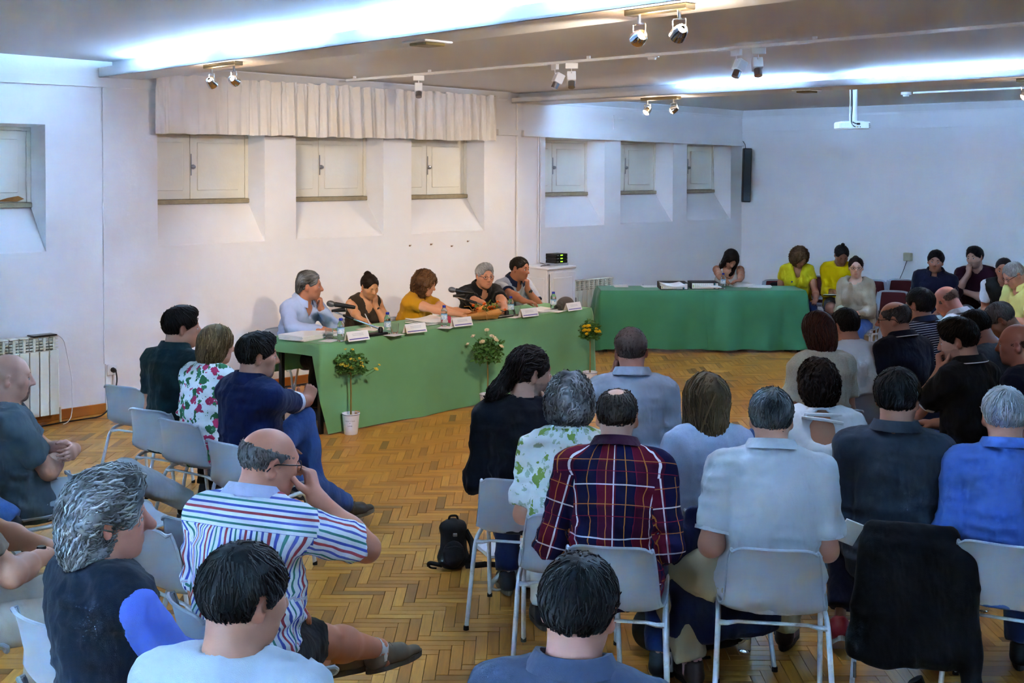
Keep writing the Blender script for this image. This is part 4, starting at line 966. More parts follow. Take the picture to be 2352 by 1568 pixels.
class Vol:
    def __init__(s, prims, h, pad=.03):
        lo = np.min([pbox(p)[0] for p in prims], 0) - pad; hi = np.max([pbox(p)[1] for p in prims], 0) + pad
        s.h = h; s.lo = lo; s.n = np.ceil((hi - lo) / h).astype(int) + 2; s.D = np.full(tuple(s.n), .2, np.float32)
        s.ax = [(lo[k] + h * np.arange(s.n[k])).astype(np.float32) for k in range(3)]
    def _sl(s, lo, hi):
        i0 = np.maximum(0, np.floor((lo - s.lo) / s.h).astype(int)); i1 = np.minimum(s.n, np.ceil((hi - s.lo) / s.h).astype(int) + 1)
        if (i1 <= i0).any(): return None
        return tuple(slice(a, b) for a, b in zip(i0, i1))
    def _xyz(s, sl): return s.ax[0][sl[0]][:, None, None], s.ax[1][sl[1]][None, :, None], s.ax[2][sl[2]][None, None, :]
    def add(s, p, k=.01):
        lo, hi = pbox(p); pd = k + 2.5 * s.h; sl = s._sl(lo - pd, hi + pd)
        if sl is None: return s
        d = peval(p, *s._xyz(sl)).astype(np.float32); D = s.D[sl]
        if k > 0: h = np.maximum(k - np.abs(D - d), 0) / k; s.D[sl] = np.minimum(D, d) - h * h * (k * .25)
        else: s.D[sl] = np.minimum(D, d)
        return s
    def sub(s, p, k=.004):
        bb = pbox(p)
        sl = (slice(None),) * 3 if bb is None else s._sl(bb[0] - k - 2.5 * s.h, bb[1] + k + 2.5 * s.h)
        if sl is None: return s
        d = -peval(p, *s._xyz(sl)).astype(np.float32); D = s.D[sl]
        if k > 0: h = np.maximum(k - np.abs(D - d), 0) / k; s.D[sl] = np.maximum(D, d) + h * h * (k * .25)
        else: s.D[sl] = np.maximum(D, d)
        return s
    def sample(s, P):
        q = (P - s.lo) / s.h; q = np.clip(q, 0, s.n - 1.001); i = q.astype(int); f = (q - i).astype(np.float32); x, y, z = i.T; fx, fy, fz = f.T; D = s.D
        a = D[x, y, z] * (1 - fx) + D[x + 1, y, z] * fx; b = D[x, y + 1, z] * (1 - fx) + D[x + 1, y + 1, z] * fx
        c = D[x, y, z + 1] * (1 - fx) + D[x + 1, y, z + 1] * fx; d = D[x, y + 1, z + 1] * (1 - fx) + D[x + 1, y + 1, z + 1] * fx
        return (a * (1 - fy) + b * fy) * (1 - fz) + (c * (1 - fy) + d * fy) * fz
    def grad(s, P):
        e = s.h; g = np.stack([s.sample(P + np.eye(3)[k] * e) - s.sample(P - np.eye(3)[k] * e) for k in range(3)], 1)
        return g / (np.linalg.norm(g, axis=1)[:, None] + 1e-9)
    def mesh(s, smooth=1):
        D = s.D; S = D < 0
        c = [S[i:S.shape[0] - 1 + i, j:S.shape[1] - 1 + j, k:S.shape[2] - 1 + k] for i in (0, 1) for j in (0, 1) for k in (0, 1)]
        su = sum(q.astype(np.int8) for q in c); act = (su > 0) & (su < 8); idx = np.argwhere(act)
        if len(idx) == 0: return np.zeros((0, 3)), np.zeros((0, 4), int)
        ids = np.full(act.shape, -1, np.int32); ids[act] = np.arange(len(idx))
        x, y, z = idx.T; co = [(i, j, k) for i in (0, 1) for j in (0, 1) for k in (0, 1)]
        val = {q: D[x + q[0], y + q[1], z + q[2]] for q in co}; P = np.zeros((len(idx), 3), np.float32); n = np.zeros(len(idx), np.float32)
        for a in co:
            for ax in range(3):
                if a[ax]: continue
                b = list(a); b[ax] = 1; b = tuple(b); va, vb = val[a], val[b]; m = (va < 0) != (vb < 0); t = np.where(m, va / np.where(m, va - vb, 1), 0)
                for k in range(3): P[:, k] += np.where(m, a[k] + (t if k == ax else 0), 0)
                n += m
        P = (idx + P / n[:, None]) * s.h + s.lo; Q = []
        for ax in range(3):
            o = [k for k in range(3) if k != ax]
            sa = [slice(1, -1)] * 3; sa[ax] = slice(0, -1); sb = list(sa); sb[ax] = slice(1, None)
            A, B = S[tuple(sa)], S[tuple(sb)]; e = np.argwhere(A != B); 
            if len(e) == 0: continue
            fl = A[tuple(e.T)]; e = e + np.array([0 if k == ax else 1 for k in range(3)])
            def cell(d0, d1):
                q = e.copy(); q[:, o[0]] -= d0; q[:, o[1]] -= d1; return ids[tuple(q.T)]
            q = np.stack([cell(1, 1), cell(0, 1), cell(0, 0), cell(1, 0)], 1)
            flip = fl if ax != 1 else ~fl
            q[~flip] = q[~flip][:, ::-1]; Q.append(q)
        Q = np.concatenate(Q); Q = Q[(Q >= 0).all(1)]
        for _ in range(smooth):
            acc = np.zeros_like(P); cnt = np.zeros(len(P))
            for k in range(4):
                np.add.at(acc, Q[:, k], P[Q[:, (k + 1) % 4]]); np.add.at(acc, Q[:, k], P[Q[:, (k + 3) % 4]]); np.add.at(cnt, Q[:, k], 2)
            P = P * .5 + .5 * acc / np.maximum(cnt, 1)[:, None]
        return P, Q
def nrm_of(P, Q):
    n = np.cross(P[Q[:, 2]] - P[Q[:, 0]], P[Q[:, 3]] - P[Q[:, 1]]); N = np.zeros_like(P)
    for k in range(4): np.add.at(N, Q[:, k], n)
    return N / (np.linalg.norm(N, axis=1)[:, None] + 1e-9)
def vol_of(prims, h, k=.01, pad=.03):
    v = Vol([p[0] if isinstance(p, tuple) else p for p in prims], h, pad)
    for p in prims:
        if isinstance(p, tuple): v.add(p[0], p[1])
        else: v.add(p, k)
    return v
def joinm(parts):
    V = []; Q = []; o = 0
    for P, q in parts: V.append(P); Q.append(q + o); o += len(P)
    return np.concatenate(V), np.concatenate(Q)

# ------------------------------------------------------------------ the stacking chair
M_SHELL = mat('grey plastic shell', '#9ea6b4', .42, var=.04, vs=9, bump=.0004, bs=500, spec=.4)
M_LEG = mat('white lacquered tube', '#dde4ee', .32, var=.05, vs=30, dirt='#8c8f96', dscale=25)
M_PAD = mat('burgundy upholstery', '#4a1216', .9, var=.15, vs=60, bump=.0006, bs=600)
_prof = [(.222, .392), (.220, .410), (.205, .424), (.17, .428), (.10, .421), (.02, .413), (-.06, .410), (-.12, .415), (-.165, .432), (-.192, .465), (-.206, .51), (-.218, .56), (-.230, .61), (-.242, .655), (-.252, .682), (-.262, .696)]
_hw = [.175, .195, .203, .207, .208, .208, .204, .198, .190, .184, .181, .177, .172, .166, .160, .150]
def shell_pt(u, v):
    n = len(_prof) - 1; t = v * n; i = min(int(t), n - 1); f = t - i
    y = _prof[i][0] * (1 - f) + _prof[i + 1][0] * f; z = _prof[i][1] * (1 - f) + _prof[i + 1][1] * f; w_ = _hw[i] * (1 - f) + _hw[i + 1] * f
    s = u * 2 - 1; back = min(1, max(0, (v - .5) / .2)); cz = (1 - back) * .022 * abs(s) ** 5 + (1 - back) * .006 * s * s; cy = back * (.032 * s * s + .012 * abs(s) ** 5)
    if v > .93: z -= (v - .93) / .07 * .022 * abs(s) ** 6
    return np.array([s * w_, y + cy, z + cz])
def build_chair_meshes():
    nu, nv = 16, 30; top = MB().grid(shell_pt, nu, nv); N = len(top.v); P = np.array(top.v)
    Q = np.array(top.f); nn = nrm_of(P, Q); th = .005
    low = P - nn * th; F = [tuple(f) for f in Q] + [tuple(int(i) + N for i in reversed(f)) for f in Q]; W = nu + 1
    ring = [i for i in range(nu)] + [nu + W * j for j in range(nv)] + [W * nv + nu - i for i in range(nu)] + [W * (nv - j) for j in range(nv)]
    for k in range(len(ring)): a, b = ring[k], ring[(k + 1) % len(ring)]; F.append((a, a + N, b + N, b))
    mb = MB(); mb.v = [tuple(p) for p in P] + [tuple(p) for p in low]; mb.f = F
    shell = mb.mesh('seat_shell', True); shell.materials.append(M_SHELL)
    rp = [P[i] - nn[i] * .004 for i in ring]; rim = MB().tube(rp + [rp[0]], .0068, 6, False).mesh('shell_rim', True); rim.materials.append(M_SHELL)
    sides = []
    for s in (-1, 1):
        pts = bent([(s * .205, .205, 0), (s * .200, .150, .405), (s * .203, -.125, .385), (s * .222, -.235, 0)], .06, 6)
        m = MB().tube(pts, .0105, 10).mesh('side_frame', True); m.materials.append(M_LEG); sides.append(m)
    bars = []
    for y, z in ((-.122, .372), (.11, .388)):
        b = MB().tube([(-.2, y, z), (-.17, y, z + .0), (-.13, y, z + .008), (.13, y, z + .008), (.17, y, z), (.2, y, z)], [.014, .012, .009, .009, .012, .014], 8, sy=.75).mesh('cross_bar', True); b.materials.append(M_LEG); bars.append(b)
    foot = MB().lathe([(.010, 0), (.013, .001), (.0125, .018), (.011, .02)], 10).mesh('foot_cap', True); foot.materials.append(M_RUBBER)
    def pad(v0, v1, w_):
        def f(u, v, o): 
            uu = .5 + (u - .5) * w_; vv = v0 + (v1 - v0) * v; p = shell_pt(uu, vv); e = .004
            n = np.cross(shell_pt(min(uu + e, 1), vv) - shell_pt(max(uu - e, 0), vv), shell_pt(uu, min(vv + e, 1)) - shell_pt(uu, max(vv - e, 0))); n = -n / (np.linalg.norm(n) + 1e-9)
            edge = min(1, 6 * min(u, 1 - u, v, 1 - v)); return p + n * (.002 + .014 * math.sqrt(edge))
        m = MB().grid(lambda u, v: f(u, v, 0), 12, 10).mesh('p', True); m.materials.append(M_PAD); return m
    return dict(shell=shell, rim=rim, sides=sides, bars=bars, foot=foot, seat=pad(.13, .52, .82), back=pad(.60, .955, .80))
CHM = build_chair_meshes()
def mo(name, me, parent, loc=None):
    o = bpy.data.objects.new(name, me); COL.objects.link(o); o.parent = parent
    if loc is not None: o.location = loc
    return o
def chair(p, yaw, label, pad=False, group='grey stacking chairs', s=1.0):
    """p: floor point, yaw: the way it faces"""
    r = empty('stacking_chair', (p[0], p[1], 0), yaw - math.pi / 2, label, 'chair', group)
    if s != 1: r.scale = (s, s, s)
    sh = mo('seat_shell', CHM['shell'], r); mo('shell_rim', CHM['rim'], sh)
    for m in CHM['sides']: mo('side_frame', m, r)
    for m in CHM['bars']: mo('cross_bar', m, r)
    for x, y in ((.205, .205), (-.205, .205), (.222, -.235), (-.222, -.235)): mo('foot_cap', CHM['foot'], r, (x, y, 0))
    if pad:
        mo('back_pad', CHM['back'], r); mo('seat_pad', CHM['seat'], r)
    return r
def cloth(name, prims, h, k, m, label, cat, loc, rz, wr=.006, ws=14, st=(1, 1, 1), parts=None):
    v = vol_of(prims, h, k); P, Q = v.mesh(1); N = nrm_of(P, Q)
    n = vnoise(P * np.array(st), ws); P = P + N * (wr * (1 - 2 * np.abs(n)) + wr * .5 * vnoise(P * np.array(st), ws * 2.3))[:, None]; P[:, 2] = np.maximum(P[:, 2], .003)
    o = link(name, npmesh(name, P, Q), m, None, loc, rz); tag(o, label, cat); return o
# ------------------------------------------------------------------ people
def Rx(a): c, s = math.cos(a), math.sin(a); return np.array([[1, 0, 0], [0, c, -s], [0, s, c]])
def Ry(a): c, s = math.cos(a), math.sin(a); return np.array([[c, 0, s], [0, 1, 0], [-s, 0, c]])
Rz = rotz
D2R = math.pi / 180
def skin_mat():
    t = NT('skin'); a = t.n('ShaderNodeAttribute', attribute_name='Col').outputs['Color']; co = t.coord('Object')
    n = t.noise(co, 22, 4, .6); t.col(t.mix(t.math('MULTIPLY', t.math('SUBTRACT', n, .4), .45), a, t.mix(.5, a, (.35, .06, .04))))
    t.bump(t.noise(co, 420, 2), .0006, .25)
    t.set(Roughness=.48, Specular_IOR_Level=.4, Subsurface_Weight=0.0); return t.m
M_SKIN = skin_mat()
def hair_mat():
    t = NT('hair'); a = t.n('ShaderNodeAttribute', attribute_name='Col').outputs['Color']; t.col(a); t.set(Roughness=.55, Specular_IOR_Level=.18)
    t.bump(t.noise(t.mapping(t.coord('Object'), (1, 1, .35)), 330, 2), .0012, .6); return t.m
M_HAIR = hair_mat()
def fabric(name, c, var=.10, weave=500, rough=.85, fold=.5, c2=None, mott=0):
    if name in _M: return _M[name]
    t = NT(name); co = t.coord('Object'); c = lin(c); n = t.noise(co, 6, 3); a = tuple(v * (1 - var) for v in c); b = tuple(min(1, v * (1 + var)) for v in c); out = t.mix(n, a, b)
    if c2: out = t.mix(t.math('MULTIPLY', t.noise(co, mott or 220, 2), 1.0), out, lin(c2))
    t.col(out); f = t.noise(t.mapping(co, (1, 1, .55)), 17, 2, .5); wv = t.noise(co, weave, 2)
    t.bump(t.math('ADD', t.math('MULTIPLY', f, fold), t.math('MULTIPLY', wv, .04)), .035, .75)
    t.set(Roughness=rough, Specular_IOR_Level=.12, Sheen_Weight=.08); _M[name] = t.m; return t.m
def uv_node(t):
    s = t.t.nodes.new('ShaderNodeSeparateXYZ'); t.l(t.n('ShaderNodeAttribute', attribute_name='cl').outputs['Vector'], s.inputs[0]); return s.outputs
def bandm(t, x, period, off, wid):                # 1 where frac(x/period - off) < wid
    fr = t.math('FRACT', t.math('SUBTRACT', t.math('DIVIDE', x, period), off)); return t.math('LESS_THAN', fr, wid)
def stripes_mat(name, base, bands, period, axis='u', yoke=None):
    t = NT(name); u, v, _ = uv_node(t)[:3]; x = u if axis == 'u' else v
    if yoke is not None:
        m = t.math('GREATER_THAN', v, yoke); x = t.math('ADD', t.math('MULTIPLY', v, m), t.math('MULTIPLY', u, t.math('SUBTRACT', 1.0, m)))
    out = lin(base)
    for off, wd, c in bands: out = t.mix(bandm(t, x, period, off, wd), out, lin(c))
    t.col(out); t.bump(t.noise(t.mapping(t.coord('Object'), (1, 1, .55)), 17, 2), .01, .5); t.set(Roughness=.85, Specular_IOR_Level=.12); return t.m
def plaid_mat():
    t = NT('plaid flannel'); u, v, _ = uv_node(t)[:3]; P = .17
    def blk(x): return bandm(t, x, P, .08, .5)
    a, b = blk(u), blk(v); out = t.mix(a, lin('#5c1226'), lin('#1a1838')); out = t.mix(t.math('MULTIPLY', b, .55), out, lin('#15142e'))
    for x, (o, wd, c) in ((u, (.0, .035, '#e3dfe6')), (u, (.33, .025, '#c47a34')), (u, (.58, .02, '#7a1a30')), (u, (.80, .025, '#c47a34')), (v, (.05, .03, '#d9d5dd')), (v, (.62, .02, '#b8703a')), (v, (.36, .02, '#7a1a30'))):
        out = t.mix(t.math('MULTIPLY', bandm(t, x, P, o, wd), .85), out, lin(c))
    t.col(out); t.bump(t.noise(t.mapping(t.coord('Object'), (1, 1, .55)), 17, 2), .01, .5); t.set(Roughness=.9, Specular_IOR_Level=.1); return t.m
def floral_mat(name, base, cols, sc, thr=.42):
    t = NT(name); cl = t.n('ShaderNodeAttribute', attribute_name='cl').outputs['Vector']; out = lin(base)
    for i, (c, s, th) in enumerate(cols):
        v = t.t.nodes.new('ShaderNodeTexVoronoi'); v.inputs['Scale'].default_value = sc * s; v.inputs['Randomness'].default_value = 1.0
        mp = t.mapping(cl, (1, 1, 1), (0, 0, i * 1.3)); ad = t.t.nodes.new('ShaderNodeVectorMath'); ad.operation = 'ADD'
        nz = t.t.nodes.new('ShaderNodeTexNoise'); nz.inputs['Scale'].default_value = sc * s * 2.6; t.l(cl, nz.inputs['Vector'])
        sc_ = t.t.nodes.new('ShaderNodeVectorMath'); sc_.operation = 'SCALE'; sc_.inputs['Scale'].default_value = .85 / (sc * s); t.l(nz.outputs['Color'], sc_.inputs[0])
        t.l(mp, ad.inputs[0]); t.l(sc_.outputs[0], ad.inputs[1]); t.l(ad.outputs[0], v.inputs['Vector']); t.l
        out = t.mix(t.math('LESS_THAN', v.outputs['Distance'], th), out, lin(c))
    t.col(out); t.bump(t.noise(t.coord('Object'), 17, 2), .01, .5); t.set(Roughness=.85, Specular_IOR_Level=.12); return t.m

def ik(a, c, l1, l2, pole):
    a, c = A3(a), A3(c); d = c - a; L = np.linalg.norm(d); L = min(L, (l1 + l2) * .999); u = unit(d); c = a + u * L
    x = (l1 * l1 - l2 * l2 + L * L) / (2 * L); y = math.sqrt(max(l1 * l1 - x * x, 1e-6)); p = A3(pole); p = unit(p - u * (p @ u)); return a + u * x + p * y, c
HANDS = {'relaxed': (18, 28, 18, 25), 'flat': (6, 10, 6, 8), 'fist': (62, 80, 45, 55), 'chin': (58, 70, 40, 40), 'pinch': (48, 40, 22, 15), 'lap': (14, 24, 16, 20), 'curl': (35, 45, 25, 35)}
def hand_prims(W, f, pn, side, pose, s=1.0):
    f = unit(f); pn = unit(A3(pn) - f * (A3(pn) @ f)); th = -np.cross(pn, f) if side == 'R' else np.cross(pn, f); c = HANDS[pose]; P = []
    k1, k2 = .006 * s, .003 * s
    for o, l, r, ex in ((.027, .070, .0088, 0), (.009, .078, .0092, 0), (-.009, .073, .0088, 3), (-.026, .058, .0078, 6)):
        b0 = W + th * o * .55 * s + f * .012 * s; b = W + f * (.086 - abs(o - .005) * .18) * s + th * o * s
        P.append((rcone(b0, b, .0145 * s, (.0115) * s), .012 * s)); a1 = (c[0] + ex) * D2R; q = b; ang = 0
        for j, (fr, da) in enumerate(((.45, c[0] + ex), (.31, c[1] + ex), (.24, c[2]))):
            ang += da * D2R; d = f * math.cos(ang) + pn * math.sin(ang) + th * o * .9; d = unit(d); e = q + d * l * fr * s; P.append((rcone(q, e, r * (1 - .1 * j) * s, r * (.92 - .1 * j) * s), k2)); q = e
    P.append((ell(W + f * .048 * s + pn * .004 * s, np.array([.036, .046, .015]) * s, np.stack([th, f, pn], 1)), .012 * s))
    ca = c[3] * D2R; q = W + f * .02 * s + th * .022 * s + pn * .006 * s
    for l, d, ra, rb in ((.044, f * .55 + th * .75 + pn * (.2 + .5 * math.sin(ca)), .0155, .0125), (.034, f * .85 + th * .35 * math.cos(ca) + pn * (.2 + .6 * math.sin(ca)), .0115, .0098), (.026, f * .95 + th * (.2 * math.cos(ca) - .2 * math.sin(ca)) + pn * (.2 + .5 * math.sin(ca)), .0098, .0078)):
        e = q + unit(d) * l * s; P.append((rcone(q, e, ra * s, rb * s), .007 * s)); q = e
    return P

SHOE = {}
def shoe_mesh():
    up = [rcone((0, -.045, .045), (0, .09, .035), .036, .038), rcone((0, .08, .03), (0, .165, .026), .037, .030, flat=((0, 0, 1), .75)), rcone((0, -.035, .05), (0, -.025, .085), .038, .042), rcone((0, .02, .06), (0, .09, .045), .035, .03)]
    v = vol_of(up, .007, .02); v.sub(half((0, 0, 1), (0, 0, .016)), .002); v.sub(rcone((0, -.02, .075), (0, -.015, .14), .033, .034), .004); SHOE['upper'] = npmesh('shoe', *v.mesh(1))
    so = []
    for sgn in (1,):
        n = 22; out = []
        for k in range(n):
            a = 2 * math.pi * k / n; y = .062 + .145 * math.sin(a); w_ = .043 if math.sin(a) > 0 else .037; out.append((w_ * math.cos(a) * (1 - .10 * math.sin(a) ** 4), y))
        mb = MB().prism(out, 0, .022); SHOE['sole'] = mb.mesh('sole', False)
    ls = MB()
    for k in range(4): y = .035 + k * .022; z = .090 - k * .011; ls.tube([(-.02, y, z - .004), (0, y + .004, z + .003), (.02, y, z - .004)], .0026, 5)
    SHOE['laces'] = ls.mesh('laces', True)
shoe_mesh()
_shoe_m = {}
def shoe(root, ankle, d, mats, pitch=0, roll=0, laces=True):
    """shoe under an ankle point (root frame), pointing along d"""
    key = mats
    if key not in _shoe_m:
        a = SHOE['upper'].copy(); a.materials.append(mat('shoe ' + mats[0], mats[0], .55, var=.15, vs=40)); b = SHOE['sole'].copy(); b.materials.append(mat('sole ' + mats[1], mats[1], .7, var=.1)); c = SHOE['laces'].copy(); c.materials.append(mat('laces ' + mats[2], mats[2], .7)); _shoe_m[key] = (a, b, c)
    a, b, c = _shoe_m[key]; yaw = math.atan2(d[1], d[0]) - math.pi / 2
    M = Matrix.Translation([float(v) for v in ankle]) @ Matrix.Rotation(yaw, 4, 'Z') @ Matrix.Rotation(pitch, 4, 'X') @ Matrix.Rotation(roll, 4, 'Y') @ Matrix.Translation((0, .02, -.085))
    o = mo('shoe', a, root); o.matrix_local = M; mo('sole', b, o)
    if laces: mo('laces', c, o)
    return o

def skincol(base): return np.minimum(np.array(lin(base)) * np.array([1.22, 1.20, 1.18]), .8)
def head_prims(f, jaw=1.0, nose=1.0, fat=0.0):
    P = [(ell((0, -.012, .035), (.075, .094, .080)), .02), (ell((0, .026, -.018), (.064 + fat * .5, .066, .084)), .03), (ell((0, .036, -.072), (.047 * jaw + fat, .047, .040)), .03), (rcone((0, .058, -.094), (0, .066, -.096), .020 * jaw, .017), .022),
         (rcone((-.032, .074, .026), (.032, .074, .026), .014, .014), .016), (ell((.040, .056, -.018), (.026 + fat * .4, .024, .024)), .022), (ell((-.040, .056, -.018), (.026 + fat * .4, .024, .024)), .022)]
    P += [(rcone((0, .086, .018), (0, .088 + .020 * nose, -.028), .0085, .0125 * nose), .010), (ell((.011, .094, -.032), (.009, .011, .008)), .007), (ell((-.011, .094, -.032), (.009, .011, .008)), .007)]
    P += [(rcone((-.019, .078, -.060), (.019, .078, -.060), .0075, .0075), .012), (rcone((-.003, .086, -.0575), (.003, .086, -.0575), .0055, .0055), .01), (rcone((-.012, .0835, -.069), (.012, .0835, -.069), .0068, .0068), .007)]
    for s in (-1, 1):
        R = Rz(-s * .35) @ Rx(-.15); P += [(ell((s * .0785, -.012, -.002), (.0075, .018, .031), R), .006), (ell((s * .077, -.008, -.024), (.007, .010, .012), R), .006)]
    return P

STY = {}
def hair_build(st, col, h, seed, dens=1.0, gray=None):
    """returns verts, quads, colours in head space"""
    g = np.random.default_rng(seed); n = st['name']; add = []; cut = []; T = st.get('t', .010); fz = st.get('fz', .072); nz = st.get('nz', -.062)
    sk = lambda t, dz=0: ell((0, -.012, .035 + dz), (.076 + t, .095 + t, .081 + t * 1.1))
    flow = 'crown'; L = .035; cnt = int(650 * dens); r0 = .0024; curl = 0; amp = .0025; frq = 60
    v = A3((0, .050, .014)) ; w_ = A3((0, -.092, nz)); d = w_ - v; pn = unit((0, d[2], -d[1])); pl = half(pn, v); fe = ell((0, .104, -.008), (.063, .060, fz + .016))
    if n in ('short', 'thick', 'buzz', 'recede', 'horseshoe', 'balding', 'swept'):
        add = [(sk(T), .01)]
        if n == 'thick': add += [(ell((0, .02, .092), (.062, .072, .040)), .02)]; L = .05; r0 = .0028
        if n == 'swept': add += [(ell((0, -.02, .09), (.066, .085, .045)), .02), (ell((0, -.085, -.02), (.07, .035, .07)), .02)]; flow = 'back'; L = .07; r0 = .0028
        cut = [pl, fe]
        if n == 'buzz': L = .010; r0 = .002; amp = .0012; frq = 130; cnt = int(500 * dens)
        if n == 'horseshoe': cut += [half((0, .25, 1), (0, .0, st.get('top', .052)))]; cut[-1]['n'] = -cut[-1]['n']; L = .014; r0 = .0028; frq = 110
        if n == 'balding': cut += [ell((0, st.get('by', -.035), .13), (.055, .07, .034))]; L = .02; r0 = .003
        if n == 'recede': cut += [ell((.045, .07, .085), (.035, .05, .03)), ell((-.045, .07, .085), (.035, .05, .03))]
    face = [ell((0, .105, -.045), (.058, .085, .115))]
    if n == 'bob':      # rounded chin length
        ln = st.get('len', .115); add = [(sk(.018), .01), (ell((0, -.03, -.02), (.095, .092, ln)), .03), (ell((0, -.05, -.055), (.088, .075, ln * .72)), .03)]; cut = face + [half((0, 0, 1), (0, 0, -ln - .015))]; L = .12; r0 = .0036; flow = 'down'; cnt = int(650 * dens)
    if n == 'long':
        ln = st.get('len', .26); sp = st.get('sp', 1.0); add = [(sk(.016), .01), (rcone((0, -.03, .02), (0, -.075, -ln), .094, .062 * sp, flat=((1, 0, 0), 1.05 * sp)), .03), (rcone((.06, .01, .0), (.075 * sp, .0, -ln * .8), .035, .028), .03), (rcone((-.06, .01, .0), (-.075 * sp, .0, -ln * .8), .035, .028), .03)]
        cut = [ell((0, .11, -.045), (.055, .09, .12))] + [rcone((0, .02, -.12), (0, .03, -.4), .05, .09)]; L = .24; r0 = .0036; flow = 'down'; cnt = int(700 * dens)
        if st.get('fall'): add += [(rcone((st['fall'], .05, .03), (st['fall'] * 1.1, .12, -ln), .05, .04), .03)]
    if n == 'curly':
        ln = st.get('len', .10); rr = st.get('r', .035); add = [(sk(rr), .01), (ell((0, -.04, -.02), (.08 + rr, .085 + rr, ln)), .04)]; cut = [ell((0, .115, -.045), (.062, .085, .115)), half((0, 0, 1), (0, 0, -ln - .02))]; L = .07; r0 = .0042; curl = st.get('curl', .007); flow = 'down'; amp = .010; frq = 38; cnt = int(650 * dens)
    if n == 'bun':
        add = [(sk(.009), .01), (ell((0, -.075, .105), (.034, .034, .03)), .012)]; cut = [pl, fe]; flow = 'back'; L = .06
        if st.get('top'): add[1] = (ell((0, -.03, .14), (.024, .024, .022)), .01)
        if st.get('tail'): add += [(rcone((0, -.09, -.03), (0, -.08, -.17), .035, .02), .02)]
    if n == 'pony':
        add = [(sk(.012), .01), (rcone((0, -.105, .0), (-.01, -.145, -.10), .034, .052), .02), (rcone((-.01, -.145, -.10), (-.02, -.135, -.24), .054, .046), .02), (rcone((-.02, -.135, -.24), (-.02, -.11, -.34), .044, .015), .02)]; cut = [pl, fe]; flow = 'back'; L = .08; r0 = .0032; curl = .003; amp = .006; frq = 45; cnt = int(600 * dens)
    if n == 'wavy':     # long grey mane to the nape
        add = [(sk(.026), .01), (ell((0, -.055, -.015), (.092, .085, .105)), .03), (ell((0, -.075, -.08), (.078, .055, .055)), .03), (ell((0, .03, .11), (.06, .06, .035)), .03)]; cut = [ell((0, .108, -.01), (.072, .068, .098)), ell((.09, .03, -.07), (.04, .045, .075)), ell((-.09, .03, -.07), (.04, .045, .075)), rcone((0, .05, -.12), (0, .03, -.3), .07, .07)]; L = .10; r0 = .0030; curl = .0045; flow = 'back'; amp = .010; frq = 26; cnt = int(1000 * dens)
    vv = Vol([a[0] for a in add], h, .02)
    for p, k in add: vv.add(p, k)
    for c_ in cut: vv.sub(c_, .016 if (n == 'balding' and c_['t'] == 'e' and c_['c'][2] > .1) else .004 if n in ('short', 'buzz', 'recede', 'balding', 'horseshoe') else .008)
    for s in (-1, 1):
        if n not in ('bob', 'long', 'curly'): vv.sub(ell((s * .088, -.008, -.006), (.032, .023, .038)), .003)
    P, Q = vv.mesh(1)
    if len(P) == 0: return P, Q, np.zeros((0, 3))
    N = nrm_of(P, Q); P = P + N * (amp * vnoise(P + seed, frq) + amp * .5 * vnoise(P - seed, frq * 2.1))[:, None]
    base = np.array(lin(col)); base2 = np.array(lin(gray)) if gray else base
    def tint(p, k): 
        m = np.clip(.5 + .6 * vnoise(p + seed * 1.7, 16) + k * .7, 0, 1)[:, None]; return base * (1 - m) + base2 * m if gray else np.repeat(base[None], len(p), 0)
    C = tint(P, 0) * (.74 + .15 * vnoise(P, 90))[:, None]
    # locks traced over the surface
    pick = g.integers(0, len(P), cnt); p = P[pick] + g.normal(0, .003, (cnt, 3)); steps = 5; path = [p.copy()]; crown = A3((.012, -.055, .115)); rough_ = g.normal(0, .25, (cnt, 3))
    off = g.uniform(-.001, .0028, cnt) * (2.0 if curl else 1); ph = g.uniform(0, 6.28, cnt); wl = g.uniform(.7, 1.3, cnt)
    for i in range(steps):
        nn = vv.grad(p)
        if flow == 'crown': fd = p - crown; fd[:, 2] -= .03; fd /= np.linalg.norm(fd, axis=1)[:, None] + 1e-9; fd = fd + np.array([0, .25, 0]) * (p[:, 1:2] > .0)
        elif flow == 'back': fd = np.tile(np.array([0, -1.0, -.35]), (cnt, 1)) + (p[:, 1:2] < -.06) * np.array([0, .5, -1.2])
        else: fd = np.tile(np.array([0, -.1, -1.0]), (cnt, 1)) + np.where(p[:, 2:3] > .06, np.concatenate([np.sign(p[:, :1]) * 1.2, p[:, 1:2] * 6, np.zeros((cnt, 1))], 1), 0)
        fd = fd + rough_ * (1.0 if curl else .8); fd = fd - nn * (fd * nn).sum(1)[:, None]; fd /= np.linalg.norm(fd, axis=1)[:, None] + 1e-9
        p = p + fd * (L * wl / steps)[:, None]; dist = vv.sample(p); p = p - nn * (np.clip(dist, -.03, .03) - off)[:, None]
        if curl:
            sd = np.cross(fd, nn); q = p + sd * (curl * np.sin(ph + i * 2.1))[:, None] + nn * (curl * np.cos(ph + i * 2.1))[:, None]; path.append(q)
        else: path.append(p.copy())
    path = np.stack(path, 1)                                # cnt, steps+1, 3
    t = np.gradient(path, axis=1); t /= np.linalg.norm(t, axis=2)[..., None] + 1e-9
    up = vv.grad(path.reshape(-1, 3)).reshape(path.shape); b = np.cross(t, up); b /= np.linalg.norm(b, axis=2)[..., None] + 1e-9; up = np.cross(b, t)
    S = steps + 1; tp = np.linspace(0, 1, S); rad = r0 * (.55 + .45 * np.sin(np.pi * np.clip(tp * .9 + .12, 0, 1))) * (1 - .55 * tp ** 3); rs = g.uniform(.6, 1.25, cnt)
    ring = []
    for k in range(3):
        a = 2 * math.pi * k / 3 + .5; ring.append(path + (b * math.cos(a) * 1.3 + up * math.sin(a) * .75) * (rad[None, :, None] * rs[:, None, None]))
